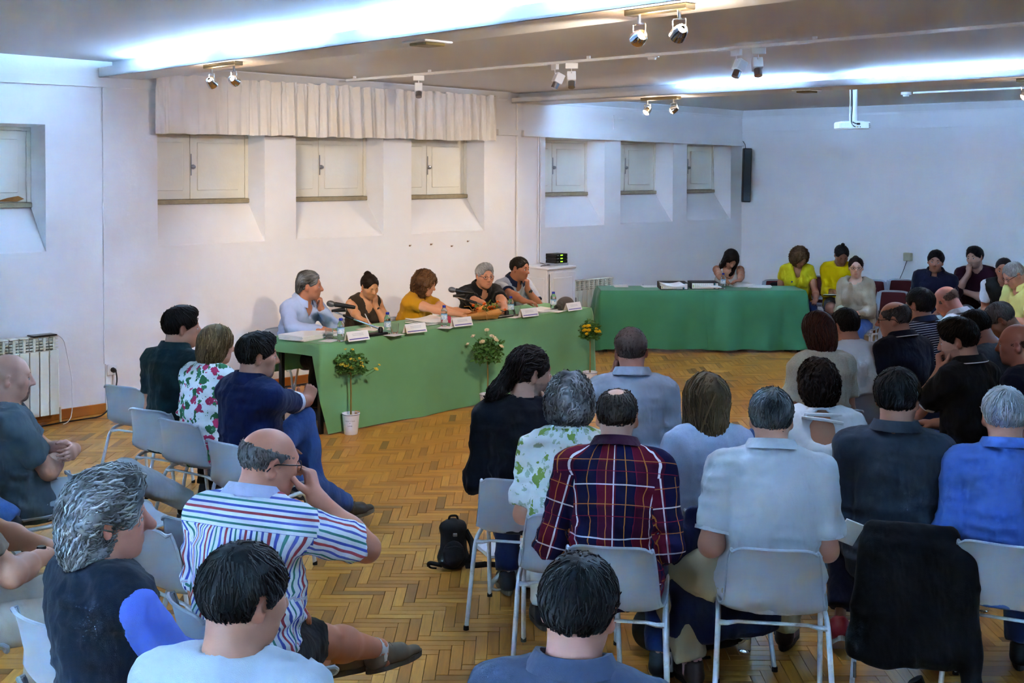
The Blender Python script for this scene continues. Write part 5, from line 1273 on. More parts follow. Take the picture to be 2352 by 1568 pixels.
    LV = np.stack(ring, 2).reshape(-1, 3); i0 = (np.arange(cnt)[:, None, None] * S + np.arange(S - 1)[None, :, None]) * 3; kk = np.arange(3)[None, None, :]; k2 = (kk + 1) % 3
    LQ = np.stack([i0 + kk, i0 + k2, i0 + 3 + k2, i0 + 3 + kk], -1).reshape(-1, 4)
    lc = tint(path[:, 2], g.normal(0, .25, cnt)) * g.uniform(.72, 1.22, cnt)[:, None]; LC = np.repeat(lc, S * 3, 0)
    V, Qa = joinm([(P, Q), (LV, LQ)]); return V, Qa, np.concatenate([C, LC])

def eyebrows(col, f=1.0):
    mb = MB()
    for s in (-1, 1): mb.tube([(s * .014, .0885, .024), (s * .030, .087, .029), (s * .046, .076, .025)], [.0032 * f, .0034 * f, .0014], 5, sy=1.3)
    return np.array(mb.v), [np.array([q for q in mb.f if len(q) == 4]), np.array(lin(col))]

PEOPLE = []
def person(label, px, *, phi, head=(0, 0, 0), sc=1.0, g=1.0, belly=0.0, fem=False, lean=8, slump=10, side=0, twist=0, skin='#b98468', hair=None, hcol='#1c1612', gray=None, brow=None, shirt=None, pants=None, legs=None, arms=None, shoes=('#17181b', '#3a3a3a', '#111111'),
           beard=None, glasses=None, face=(1, 1, 0), seatz=.415, detail=1.0, extras=None, dz=0, sock=None, chairlab=None, chair_kw=None, chair_yaw=None, eyes='open', ztop=None, hdens=1.0, seed=None, chair_off=(0, .055)):
    """px: pixel of the head's top; phi: facing relative to the sight line (0 = back to us, +90 = facing right, 180 = facing us)"""
    seed = len(PEOPLE) * 13 + 5 if seed is None else seed; rng = np.random.default_rng(seed)
    g = 1 + (g - 1) * .5; slump = slump * .6; hz = seatz + .084 * sc + dz; hip = A3((0, 0, hz)); la, sl = lean * D2R, slump * D2R; tw = -twist * D2R; sd = side * D2R
    R0 = Ry(sd) @ Rx(-la + sl * .9); R1 = Rz(tw) @ Ry(sd) @ Rx(-la - sl)
    j = hip + R0 @ A3((0, 0, .20 * sc))
    def T(x, y, z):
        q = A3((x, y, z)) * sc
        if z <= .20: return hip + R0 @ q
        return j + R1 @ (q - A3((0, 0, .20 * sc)))
    hy, hp, hr = [a * D2R for a in head]; RH = Rz(-hy) @ Rx(-hp) @ Ry(hr)
    nb = T(0, -.02, .485); RN = Rz(-hy * .5) @ Rx(-(hp * .55 + (la + sl) * .45)) @ Ry(hr * .5)
    hs = sc * (.97 if fem else 1.0); hc = nb + RN @ (A3((0, .035, .136)) * sc)
    HW = lambda p: hc + RH @ (A3(p) * hs)
    topv = HW((0, -.012, .118)); 
    zt = topv[2]
    yaw = YAW - math.atan((px[0] - CX) / FPX) - phi * D2R; Rw = rotz(yaw - math.pi / 2); tgt = at(px[0], px[1], zt + (.012 if hair else 0)); loc = tgt - Rw @ A3((topv[0], topv[1], 0)); loc[2] = 0
    root = empty('person', loc, yaw - math.pi / 2, label, 'person'); dep = proj(tgt)[2]; PEOPLE.append((label, loc, yaw, dep, zt))
    res = max(.0052, min(.0096, dep * .0012)) / detail; rc_ = max(.0105, min(.020, dep * .0023)); sw = .155 * (.87 if fem else 1.0) * (1 + (g - 1) * .6)
    # ---- torso prims (bare), used by shirt
    tp = [(ell(T(0, -.012, .02), A3((.178 * g * (1.03 if fem else 1), .128 * g, .125)) * sc, R0), .05), (ell(T(0, .012 + .03 * belly, .16), A3((.155 * g, .112 * g + .055 * belly, .135)) * sc, R0), .06), (ell(T(0, .0, .31), A3((.160 * g, .114 * g + .02 * belly, .155)) * sc, R1), .06), (ell(T(0, -.012, .395), A3((sw + .012, .100, .105)) * sc, R1), .05),
          (rcone(T(-sw, -.012, .43), T(sw, -.012, .43), .056 * sc, .056 * sc), .05), (rcone(T(0, -.025, .470), T(sw * .75, -.015, .446), .050 * sc, .045 * sc), .04), (rcone(T(0, -.025, .470), T(-sw * .75, -.015, .446), .050 * sc, .045 * sc), .04)]
    if fem: tp += [(ell(T(s * .072, .088, .315), A3((.062, .058, .060)) * sc, R1), .03) for s in (-1, 1)]
    # ---- arms
    l1, l2 = .295 * sc, .255 * sc; arm = {}
    for s, nm in ((1, 'R'), (-1, 'L')):
        a = (arms or {}).get(nm) or {}; S = T(s * (sw + .018), -.012, .425); kind = a.get('to', 'lap')
        if kind == 'lap': W = A3((s * .13, .27, hz + .10)) + A3(a.get('d', (0, 0, 0))); f = A3((-s * .35, 1, -.25)); pn = A3((0, 0, -1)); pole = A3((s * .30, -.8, -.5)); pose = 'lap'
        elif kind == 'chin': W = HW(A3((s * .022, .098, -.192)) + A3(a.get('d', (0, 0, 0)))); f = RH @ A3((-s * .12, .02, 1)); pn = RH @ A3((-s * .25, -1, .1)); pole = A3((s * .7, .2, -1)); pose = 'chin'
        elif kind == 'abs': W = A3(a['p']); f = A3(a.get('f', (0, 1, 0))); pn = A3(a.get('n', (0, 0, -1))); pole = A3(a.get('pole', (s * .4, -.6, -.6))); pose = 'relaxed'
        elif kind == 'rel': W = HW(a['p']); f = RH @ A3(a.get('f', (0, 0, 1))); pn = RH @ A3(a.get('n', (0, -1, 0))); pole = A3(a.get('pole', (s * .8, .2, -1))); pose = 'chin'
        elif kind == 'px': W = Rw.T @ (at(*a['p']) - loc); f = A3(a.get('f', (0, 1, 0))); pn = A3(a.get('n', (0, 0, -1))); pole = A3((s * .8, -.2, -.1)); pose = 'relaxed'
        elif kind == 'world': W = Rw.T @ (A3(a['p']) - loc); f = Rw.T @ A3(a.get('f', (0, 1, 0))) if a.get('fw') else A3(a.get('f', (0, 1, 0))); pn = A3(a.get('n', (0, 0, -1))); pole = A3(a.get('pole', (s * .4, -.6, -.6))); pose = 'relaxed'
        pole = A3(a['pole']) if 'pole' in a else pole; pose = a.get('pose', pose); f = A3(a['f']) if ('f' in a and kind in ('lap',)) else f
        E, W = ik(S, W, l1, l2, pole); arm[nm] = (S, E, W, f, pn, pose, a)
    # ---- legs
    leg = {}; t1, t2 = .43 * sc, .405 * sc
    for s, nm in ((1, 'R'), (-1, 'L')):
        a = (legs or {}).get(nm) or {}; S = T(s * .088, .02, -.02); ank = A3(a.get('p', (s * .13, .40, .088)))
        if 'px' in a: ank = Rw.T @ (at(*a['px'], a.get('z', .09)) - loc)
        if 'pxd' in a: ank = Rw.T @ (atd(*a['pxd']) - loc)
        K, ank = ik(S, ank, t1, t2, a.get('pole', (s * .08, 1, .9))); leg[nm] = (S, K, ank, a)
    # ---- body mesh
    fat = face[2] * .01; hp_ = [(dict(p), k) for p, k in head_prims(fem, face[0], face[1], fat)]
    def xf(p):
        q = dict(p)
        if q['t'] == 'c': q['a'], q['b'] = HW(q['a']), HW(q['b']); q['ra'] *= hs; q['rb'] *= hs
        elif q['t'] == 'e': q['c'] = HW(q['c']); q['r'] = q['r'] * hs; q['R'] = RH @ q['R']
        else: q['o'] = HW(q['o']); q['n'] = RH @ q['n']
        return q
    prs = [(xf(p), k * hs) for p, k in hp_]; nr = (.050 if fem else .060 * (1 + (g - 1) * .6)) * sc
    prs += [(rcone(HW((0, -.028, -.045)), T(0, -.022, .475), nr * .98, nr * 1.08), .03), (rcone(T(0, -.022, .475), T(0, -.01, .44), nr * 1.1, nr * 1.3), .03)]
    if (shirt or {}).get('neck') in ('wide', 'open', 'vneck', 'polo'): prs += [(rcone(T(-.10, -.012, .432), T(.10, -.012, .432), .045 * sc, .045 * sc), .04), (ell(T(0, .03, .40), A3((.10, .055, .07)) * sc, R1), .03)]
    bare = (shirt or {}).get('open', 0)
    if bare: prs += [(ell(T(0, -.002, .385), A3((sw * .96, .100, .10)) * sc, R1), .03), (ell(T(0, .0, .31), A3((.150 * g, .108 * g, .14)) * sc, R1), .03)] + ([(ell(T(s * .070, .085, .315), A3((.056, .052, .055)) * sc, R1), .03) for s in (-1, 1)] if fem else [])
    hv = vol_of(prs, res, .02)
    for s in (-1, 1): hv.sub(xf(ell((s * .031, .093, .003), (.017, .014, .0105))), .012 * hs); hv.sub(xf(ell((s * .082, -.004, .003), (.006, .009, .016))), .004)
    hv.add(xf(ell((.031, .0735, .002), (.0125, .0125, .0125))), .002); hv.add(xf(ell((-.031, .0735, .002), (.0125, .0125, .0125))), .002)
    HP, HQ = hv.mesh(1); loch = (HP - hc) @ RH / hs; b = skincol(skin); C = np.repeat(b[None], len(HP), 0); x, y, z = loch.T
    def blend(m, c, a=1.0): C[:] = C * (1 - (m * a)[:, None]) + np.asarray(c)[None] * (m * a)[:, None]
    lips = np.exp(-(((z + .064) / .007) ** 2 + (x / .02) ** 2) ** 2) * (y > .07); blend(lips, b * np.array([.78, .48, .50]) if not fem else b * np.array([.85, .42, .45]), .75)
    blend(np.exp(-(((x.__abs__() - .045) / .022) ** 2 + ((z + .025) / .022) ** 2)) * (y > .03), b * np.array([1.0, .72, .68]), .35); blend(np.exp(-((x / .014) ** 2 + ((z + .026) / .014) ** 2)) * (y > .09), b * np.array([1.0, .7, .66]), .4)
    blend(np.clip((x.__abs__() - .074) / .006, 0, 1) * (z.__abs__() < .05), b * np.array([1.02, .72, .68]), .5)
    if beard:
        bc, ba = np.array(lin(beard[0])), beard[1]; kind = beard[2] if len(beard) > 2 else 'full'
        m = ((z < -.036 + .55 * (y < .03) * 0) & (y > -.005)).astype(float) if kind == 'full' else (((x.__abs__() < .032) & (z < -.036) & (y > .05))).astype(float)
        m = np.clip(m, 0, 1) * (1 - lips) * np.clip((-.034 - z + .02 * (y < .04)) / .010, 0, 1); m *= np.clip(.85 + .3 * vnoise(loch, 160), 0, 1); m *= np.clip((z + .135) / .02, 0, 1); blend(m, bc, ba)
    if hair is None or hair['name'] in ('horseshoe', 'balding', 'buzz'):
        sh = np.clip((z - .03) / .03, 0, 1) * np.clip((.05 - y) / .03, 0, 1); 
        if beard is not None and hair is None: blend(np.clip((z + .03) / .03, 0, 1) * np.clip((.045 - y) / .02, 0, 1), b * .5, .55)
    parts = [(HP, HQ)]; cols = [C]
    # eyes
    for s in (-1, 1):
        n_, m_ = 14, 9; th = np.linspace(0, math.pi, m_); phs = np.linspace(0, 2 * math.pi, n_, endpoint=False); ev = np.array([[math.sin(t) * math.cos(q), math.cos(t), math.sin(t) * math.sin(q)] for t in th for q in phs]); k = .0124 if eyes == 'open' else .0119
        vv = (np.array([s * .031, .0765 if eyes == 'open' else .0745, .0015]) + ev * k); ang = np.repeat(th, n_); c = np.where(ang[:, None] < .30, np.array([[.006, .005, .005]]), np.where(ang[:, None] < .62, np.array([[.05, .025, .012]]), np.array([[.62, .60, .58]])))
        if eyes != 'open': c = np.repeat(b[None] * .8, len(vv), 0)
        fq = np.array([[i * n_ + q, i * n_ + (q + 1) % n_, (i + 1) * n_ + (q + 1) % n_, (i + 1) * n_ + q] for i in range(m_ - 1) for q in range(n_)])
        ev_ = hc + (vv * hs) @ RH.T; parts.append((ev_, fq)); cols.append(c)
        if eyes == 'open':               # upper lid
            lid = xf(ell((s * .031, .0755, .0065), (.0150, .0128, .0085))); lv = vol_of([lid], .004, 0, .01); lp, lq = lv.mesh(0); parts.append((lp, lq)); cols.append(np.repeat(b[None] * .82, len(lp), 0))
    slv = (shirt or {}).get('sleeve', 'short'); vest = (shirt or {}).get('vest')
    for nm in 'RL':
        S, E, W, f, pn, pose, a = arm[nm]; s = 1 if nm == 'R' else -1; vis = a.get('vis', not (abs(phi) < 42 and a.get('to', 'lap') == 'lap')); fu = unit(E - S); fl = unit(W - E); gg = (.9 if fem else 1.0) * (1 + (g - 1) * .55) * sc
        up_ = [] if slv in ('long', 'rolled') else [(rcone(S + (E - S) * (0 if slv in ('none', 'cap') else .3), S + (E - S) * .55, .052 * gg, .050 * gg), .02), (rcone(S + (E - S) * .5, E, .049 * gg, .041 * gg), .03)]
        if slv == 'none': up_ = [(ell(S, A3((.056, .056, .058)) * gg), .03)] + up_
        fo = [(rcone(E, E + (W - E) * .35, .043 * gg, .044 * gg), .03), (rcone(E + (W - E) * .3, W, .043 * gg, .0285 * gg), .03), (rcone(W - fl * .02, W + unit(f) * .015, .0285 * gg, .026 * gg, flat=(pn, .8)), .02)]
        if slv == 'long' : fo = [(rcone(E + (W - E) * .7, W, .031 * gg, .0275 * gg), .02), fo[2]]
        hpz = hand_prims(W, f, pn, nm, pose, (.92 if fem else 1.0) * sc)
        rv = max(.0056, min(.0078, dep * .0011)) / detail if vis else .0095
        av = vol_of(up_ + fo + hpz, rv, .02); ap, aq = av.mesh(1); cc = np.repeat(b[None], len(ap), 0); 
        dW = np.linalg.norm(ap - (W + unit(f) * .1), axis=1); cc = cc * (1 - .10 * np.clip(1 - dW / .08, 0, 1))[:, None] * np.array([1.0, .96, .95]); parts.append((ap, aq)); cols.append(cc)
    pl = (pants or {}).get('len', 'long')
    if pl in ('shorts', 'skirt'):
        for nm in 'RL':
            S, K, Ak, a = leg[nm]; lp = [(rcone(S + (K - S) * .55, K, .078 * g * sc, .058 * g * sc), .03), (rcone(K, K + (Ak - K) * .38, .055 * g * sc, .060 * g * sc), .03), (rcone(K + (Ak - K) * .33, Ak, .060 * g * sc, .036 * sc), .03), (rcone(Ak, Ak + A3((0, .02, -.05)), .038 * sc, .036 * sc), .02)]
            lv = vol_of(lp, .010, .02); p_, q_ = lv.mesh(1); parts.append((p_, q_)); cols.append(np.repeat((b * .9)[None], len(p_), 0))
    core = MB(); core.tube([HW((0, -.03, -.05)), T(0, -.02, .47), T(0, 0, .3), T(0, 0, .1), T(0, .0, .0)], .03, 6)
    for nm in 'RL':
        S, E, W = arm[nm][:3]; core.tube([T(0, -.01, .42), S, S + (E - S) * .7] + ([E, E + (W - E) * .8] if slv in ('long', 'rolled') else []), .022, 6); S, K, Ak, a = leg[nm]; core.tube([T(0, 0, 0), S, K, Ak], .025, 6)
    cq = np.array([f_ for f_ in core.f if len(f_) == 4]); parts.append((np.array(core.v), cq)); cols.append(np.repeat(b[None], len(core.v), 0))
    V, Q = joinm(parts); me = npmesh('body', V, Q); setcol(me, np.concatenate(cols)); link('body', me, M_SKIN, root)
    # ---- hair
    if hair:
        hres = max(.006, min(.0095, dep * .0011)); hv_, hq_, hcs = hair_build(hair, hcol, hres, seed, hdens * (1.0 if dep < 5 else .45 if dep > 9 else .7), gray)
        ev, (eq, ec) = eyebrows(brow or hcol, 1.0 if not fem else .75); V2, Q2 = joinm([(hv_, hq_), (ev, eq)]); Wd = hc + (V2 * hs) @ RH.T; me = npmesh('hair', Wd, Q2); setcol(me, np.concatenate([hcs, np.repeat(ec[None] * .8, len(ev), 0)])); o = link('hair', me, M_HAIR, root); tag(o, hair.get('label'))
    else:
        ev, (eq, ec) = eyebrows(brow or hcol); me = npmesh('eyebrows', hc + (ev * hs) @ RH.T, eq); setcol(me, np.repeat(ec[None], len(ev), 0)); link('eyebrows', me, M_HAIR, root)
    BACK = []
    def clampseat(P):
        sz = seatz + .012 + dz; m = (P[:, 2] < sz) & (P[:, 2] > sz - .12) & (np.abs(P[:, 0]) < .215) & (P[:, 1] > -.26) & (P[:, 1] < .17); P[m, 2] = sz + (P[m, 2] - sz) * .02
        m = (P[:, 2] <= sz - .12) & (P[:, 2] > sz - .3) & (P[:, 1] < .05) & (np.abs(P[:, 0]) < .2); P[m, 2] = sz
    # ---- shirt
    if shirt:
        infl = shirt.get('infl', .011); SP = [(inflate(p, infl), k) for p, k in tp]; sl_prims = {}
        hem = shirt.get('hem', .0)
        if hem: SP += [(ell(T(0, .0, -.04), A3((.172 * g, .145 * g, .10)) * sc, R0), .05)]
        for nm in 'RL':
            S, E, W, f, pn, pose, a = arm[nm]; s = 1 if nm == 'R' else -1; gg = (.92 if fem else 1.0) * (1 + (g - 1) * .55) * sc; L = []
            if slv == 'short': e = S + (E - S) * shirt.get('sl', .62); L = [(rcone(S, e, .068 * gg, .066 * gg, cut='b'), .025)]
            elif slv in ('long', 'rolled'):
                L = [(rcone(S, E, .066 * gg, .054 * gg), .025)]; e = W if slv == 'long' else E + (W - E) * shirt.get('sl', .35); L += [(rcone(E, e, .055 * gg, (.040 if slv == 'long' else .056) * gg, cut='b'), .03)]
                if slv == 'rolled': L += [(rcone(e - unit(W - E) * .045, e, .055 * gg, .057 * gg, cut='ab'), .004)]
            elif slv == 'cap': e = S + (E - S) * .3; L = [(rcone(S, e, .066 * gg, .066 * gg, cut='b'), .025)]
            sl_prims[nm] = L
            if shirt.get('split'): SP += [L[0]]; sl_prims[nm] = L[1:]
        if vest is None: SP += sl_prims['R'] + sl_prims['L']
        def make_cloth(SP, name, m, cuts, wr, hh):
            v = vol_of(SP, hh, .03)
            for c_ in cuts: v.sub(c_, .006)
            P, Q = v.mesh(1)
            if len(P) == 0: return None
            N = nrm_of(P, Q); q = P * np.array([1, 1, .6]); n1 = vnoise(q + seed, 11); n2 = vnoise(q * 1.0 - seed, 24); fold = (1 - 2.4 * np.abs(n1)) * .9 + (1 - 2.4 * np.abs(n2)) * .6 + .25 * vnoise(q + seed, 60); q2 = np.stack([P[:, 0] + P[:, 2] * .5 * np.sign(P[:, 0]), P[:, 1], P[:, 2] * 1.2], 1) * np.array([.45, .6, 1.0]); fold = fold + .9 * (1 - 2.6 * np.abs(vnoise(q2 + seed * 2.3, 17)))
            low = np.clip(1.5 - np.abs(P[:, 2] - (hz + .10)) / .22, .55, 1.5); P = P + N * (wr * fold * low)[:, None]
            clampseat(P); BACK.append(P)
            me = npmesh(name, P, Q)
            if shirt.get('uv'):
                cl = np.zeros((len(P), 3), np.float32); a0 = (P - hip) @ R0 / sc; a1 = (P - j) @ R1 / sc + np.array([0, 0, .20]); tc = np.where((a1[:, 2] > .2)[:, None], a1, a0); ang = np.arctan2(tc[:, 0], -tc[:, 1]); cl[:, 0] = ang * .15 * g; cl[:, 1] = tc[:, 2]; grp = np.zeros(len(P), int); alt = []
                for gi, nm in enumerate('RL', 1):
                    S, E, W = arm[nm][:3]; ax = unit(E - S); dd = P - S; tt_ = dd @ ax; 
                    onup = (tt_ > .035 * sc) & (np.linalg.norm(dd - np.outer(tt_, ax), axis=1) < .088 * sc) & (np.abs(tc[:, 0]) > sw * .86); 
                    ax2 = unit(W - E); d2 = P - E; t2_ = d2 @ ax2; onfo = (t2_ > -.02) & (np.linalg.norm(d2 - np.outer(t2_, ax2), axis=1) < .085 * sc) & (slv in ('long', 'rolled'))
                    e1 = unit(np.cross(ax, A3((0, 1, .2)))); e2 = np.cross(ax, e1); u_ = np.arctan2(dd @ e1, dd @ e2) * .062; v_ = tt_ + .55
                    e1b = unit(np.cross(ax2, A3((0, 1, .2)))); e2b = np.cross(ax2, e1b); u_ = np.where(onfo, np.arctan2(d2 @ e1b, d2 @ e2b) * .055, u_); v_ = np.where(onfo, t2_ + .9, v_)
                    on = onup | onfo; grp[on] = gi; alt.append(np.stack([u_, v_ * (-1 if shirt.get('yoke') else 1), np.zeros_like(u_)], 1))
                fg = grp[Q[:, 0]]; lc = np.where((fg == 0)[:, None, None], cl[Q], np.where((fg == 1)[:, None, None], alt[0][Q], alt[1][Q])).astype(np.float32)
                at_ = me.attributes.new('cl', 'FLOAT_VECTOR', 'CORNER'); at_.data.foreach_set('vector', lc.reshape(-1))
            return link(name, me, m, root)
        nk = shirt.get('neck', 'crew'); cuts = []
        ncy = .0; nd = {'crew': .070, 'polo': .072, 'shirt': .072, 'wide': .085, 'vneck': .072, 'open': .074, 'high': .066}[nk] * sc * (1 + (g - 1) * .4)
        cuts += [rcone(T(0, .0, .462), T(0, -.005, .60), nd * .92, nd * 1.15)]
        if nk in ('vneck', 'open', 'polo'): dpt = {'vneck': .30, 'open': .36, 'polo': .41}[nk]; cuts += [rcone(T(0, .10, dpt), T(0, .06, .47), .004, .05 * sc), rcone(T(0, .12, dpt + .02), T(0, .08, .47), .004, .05 * sc)]
        if shirt.get('backopen'): cuts += [ell(T(.0, -.13, .415), A3((.098, .062, .10)) * sc, R1)]
        if shirt.get('straps'): cuts += [ell(T(0, .10, .46), A3((.085, .10, .10)) * sc, R1), ell(T(0, -.12, .46), A3((.085, .09, .09)) * sc, R1)] + [ell(T(s * (sw + .03), 0, .43), A3((.075, .12, .12)) * sc, R1) for s in (-1, 1)]
        elif slv == 'none': cuts += [ell(T(s * (sw + .062), 0, .40), A3((.062, .11, .10)) * sc, R1) for s in (-1, 1)]
        so = make_cloth(SP, shirt.get('part', 'shirt'), shirt['m'], cuts, shirt.get('wr', .009), shirt.get('h', rc_))
        if so and shirt.get('lab'): so['label'] = shirt['lab']
        if vest is not None:
            for nm in 'RL':
                if sl_prims[nm]:
                    o_ = make_cloth(sl_prims[nm], 'sleeve', vest, [], .005, rc_)
        if shirt.get('straps') or shirt.get('backopen'):
            sm = MB()
            if shirt.get('backopen'): sm.tube([T(-.10, -.105, .455), T(0, -.118, .445), T(.095, -.107, .43)], .008, 6); sm.tube([T(-.085, -.098, .47), T(0, -.112, .468), T(.09, -.098, .468)], .009, 6)
            else:
                for s in (-1, 1): sm.tube([T(s * .085, .10, .37), T(s * .085, .055, .455), T(s * .085, -.02, .487), T(s * .08, -.09, .44), T(s * .08, -.115, .38)], .009, 6)
            sm.ob('strap', shirt['m'], so, True)
        # collar
        if shirt.get('collar'):
            cm = shirt.get('cm', shirt['m']); hh = shirt.get('ch', .032) * sc; nC = 26; V = []; gap = .35 if nk in ('polo', 'open', 'shirt', 'vneck') else 0
            rr = nr * 1.12
            for i in range(nC + 1):
                a = math.pi / 2 + gap + (2 * math.pi - 2 * gap) * i / nC; fr = max(0, math.sin(a)); dx, dy = math.cos(a), math.sin(a)
                cdn = T(0, -.020, .512); up = R1 @ A3((0, 0, 1)); ri = R1 @ A3((dx * 1.08, dy * 1.02, 0))
                base = cdn + ri * rr * 1.16 + up * (-.012 - .030 * max(0, dy)) * sc; ins = cdn + ri * rr * 1.02 + up * (.032 - .024 * max(0, dy)) * sc; o1 = cdn + ri * (rr * 1.08 + .006) + up * (.034 - .024 * max(0, dy)) * sc; o2 = cdn + ri * (rr * 1.30 + .012 + (.014 if gap and dy > .4 else 0)) + up * (.034 - hh * 1.25 - .034 * max(0, dy)) * sc
                V += [base, ins, o1, o2, o2 - ri * .005]
            F = [(i * 5 + k, i * 5 + 5 + k, i * 5 + 6 + k, i * 5 + 1 + k) for i in range(nC) for k in range(4)]; mb = MB(); mb.add(V, F); co_ = mb.ob('collar', cm, so, True)
            if shirt.get('tip'): MB().tube([V[i * 5 + 3] for i in range(nC + 1)], .003, 5).ob('collar_trim', shirt['tip'], co_)
        elif nk == 'crew':
            MB().tube([T(0, -.018, .508) + R1 @ (A3((math.cos(a) * nr / sc * 1.16, math.sin(a) * nr / sc * 1.12, -.006 - .034 * max(0, math.sin(a)))) * sc) for a in np.linspace(0, 2 * math.pi, 29)], .0075, 7, False, sy=1.5).ob('neck_band', shirt['m'], so, True)
        if shirt.get('cuff'):
            for nm in 'RL':
                if slv in ('short',):
                    S, E = arm[nm][:2]; gg = (.92 if fem else 1.0) * (1 + (g - 1) * .55) * sc; e = S + (E - S) * shirt.get('sl', .62); ax = unit(E - S); MB().tube([e - ax * .012, e + ax * .003], .0695 * gg, 22, True).ob('sleeve_band', shirt['cuff'], so, True)
        if shirt.get('logo'):
            lx, ly = shirt['logo'][:2]; c_ = T(lx, .2, ly); 
            dirv = R1 @ A3((0, -1, 0)); p = c_.copy(); vv_ = vol_of(SP, .014, .03)
            for _ in range(30):
                d_ = float(vv_.sample(p[None])[0])
                if d_ < .002: break
                p = p + dirv * max(d_ * .8, .003)
            MB().lathe([(.001, .003), (.011, .003), (.011, .0)], 8).xf(Matrix.Translation([float(q) for q in p]) @ Matrix([[*r_] for r_ in np.stack([R1[:, 0], R1[:, 2], R1[:, 1]], 1)]).to_4x4()).ob('chest_logo', shirt['logo'][2], so)
    # ---- trousers
    if pants:
        m = pants['m']; BP = [(ell(T(0, -.02, -.005), A3((.182 * g, .135 * g, .098)) * sc, R0), .05)]
        for nm in 'RL':
            S, K, Ak, a = leg[nm]; q = sc * (1 + (g - 1) * .6) * pants.get('fat', 1.0)
            if pl == 'shorts': e = S + (K - S) * .86; BP += [(rcone(S, e, .094 * q, .088 * q, cut='b'), .04)]
            else: BP += [(rcone(S, K, .090 * q, .066 * q), .04), (rcone(K, K + (Ak - K) * .4, .065 * q, .064 * q), .03), (rcone(K + (Ak - K) * .35, Ak + (K - Ak) * pants.get('up', .05), .064 * q, .056 * q, cut='b'), .03)]
        v = vol_of(BP, rc_ * 1.25, .03); P, Q = v.mesh(1); N = nrm_of(P, Q); n1 = vnoise(P + seed, 13); P = P + N * (.006 * (1 - 2 * np.abs(n1)))[:, None]; clampseat(P); BACK.append(P); o = link(pants.get('part', 'trousers'), npmesh('trousers', P, Q), m, root)
        if pants.get('belt'): MB().tube([T(.176 * g * math.cos(a), -.005 + .128 * g * math.sin(a), .075) for a in np.linspace(0, 2 * math.pi, 31)], .014, 6, False, sy=1.3).ob('belt', pants['belt'], o, True)
    if sock:
        for nm in 'RL':
            S, K, Ak, a = leg[nm]; MB().tube([Ak + unit(K - Ak) * .035, Ak, Ak + A3((0, .0, -.04))], [.0415 * sc, .043 * sc, .042 * sc], 14).ob('sock', sock, root, True)
    if shoes:
        for nm in 'RL':
            S, K, Ak, a = leg[nm]; shoe(root, Ak, a.get('dir', A3((.25 if nm == 'R' else -.25, 1, 0))), shoes, a.get('pitch', 0), a.get('roll', 0))
    if glasses:
        gm = mat('frame ' + glasses, glasses, .35, var=0); G = empty('g'); bpy.data.objects.remove(G); mb = MB()
        for s in (-1, 1):
            pts = [HW((s * .032 + .022 * math.cos(a) * (1), .0975 - .004 * abs(math.cos(a)), .000 + .0165 * math.sin(a) * (1 if abs(math.sin(a)) < .9 else .95))) for a in np.linspace(0, 2 * math.pi, 21)]; mb.tube(pts, .0017, 5, False); mb.tube([HW((s * .054, .092, .005)), HW((s * .070, .06, .008)), HW((s * .079, .0, .010)), HW((s * .080, -.018, .004)), HW((s * .079, -.034, -.014))], .0022, 5)
        mb.tube([HW((-.010, .098, .003)), HW((0, .101, .006)), HW((.010, .098, .003))], .0016, 5); go = mb.ob('glasses', gm, root, True)
        for s in (-1, 1):
            c_ = HW((s * .032, .0965, 0)); e1, e2 = RH[:, 0] * .0215 * hs, RH[:, 2] * .016 * hs; MB().add([c_ + e1 * math.cos(a) + e2 * math.sin(a) for a in np.linspace(0, 2 * math.pi, 18, endpoint=False)], [tuple(range(18))]).ob('lens', glassy('spectacle lens', '#ffffff', .0, 1, 1.01, .15), go)
    for e in (extras or ()):
        k = e[0]
        if k in ('watch', 'bracelet'):
            S, E, W, f, pn, pose, a = arm[e[1]]; ax = unit(W - E); c_ = W - ax * (.025 if k == 'watch' else .03); r_ = .0335 * sc * (.85 if fem else 1.0); e1 = unit(np.cross(ax, pn)); e2 = unit(np.cross(ax, e1))
            wo = MB().tube([c_ - ax * (.009 if k == 'watch' else .004), c_ + ax * (.009 if k == 'watch' else .004)], r_, 18, True).ob('watch_strap' if k == 'watch' else 'bracelet', mat('strap ' + e[2], e[2], .5), root, True)
            if k == 'watch': MB().lathe([(.001, .006), (.015, .006), (.017, .0), (.017, -.004)], 14).xf(Matrix.Translation([float(v) for v in c_ - unit(pn) * r_ * .98]) @ Vector([float(v) for v in -unit(pn)]).to_track_quat('Z', 'Y').to_matrix().to_4x4()).ob('watch_face', mat('watch face', '#2a2d31', .2), wo)
        if k == 'earring':
            for s in (-1, 1): MB().lathe([(.001, -.006), (.006, -.003), (.006, .003), (.001, .006)], 8).xf(Matrix.Translation([float(v) for v in HW((s * .082, -.004, -.042))])).ob('earring', mat('earring ' + e[1], e[1], .3), root, True)
        if k == 'pen':
            S, E, W, f, pn, pose, a = arm[e[1]]; c_ = W + unit(f) * .10 + unit(pn) * .02; d_ = unit(-unit(f) * .5 + A3((0, 0, 1)) * .8); MB().tube([c_ - d_ * .05, c_ - d_ * .04, c_ + d_ * .09], [.001, .004, .004], 7).ob('pen', mat('pen ' + e[2], e[2], .4), root, True)
        if k == 'necklace':
            MB().tube([T(.062 * math.cos(a), .012 + .062 * math.sin(a) if math.sin(a) < 0 else .012 + .10 * math.sin(a), .47 - .10 * max(0, math.sin(a))) for a in np.linspace(0, 2 * math.pi, 25)], .003, 5, False).ob('necklace', mat('necklace ' + e[1], e[1], .4), root, True)
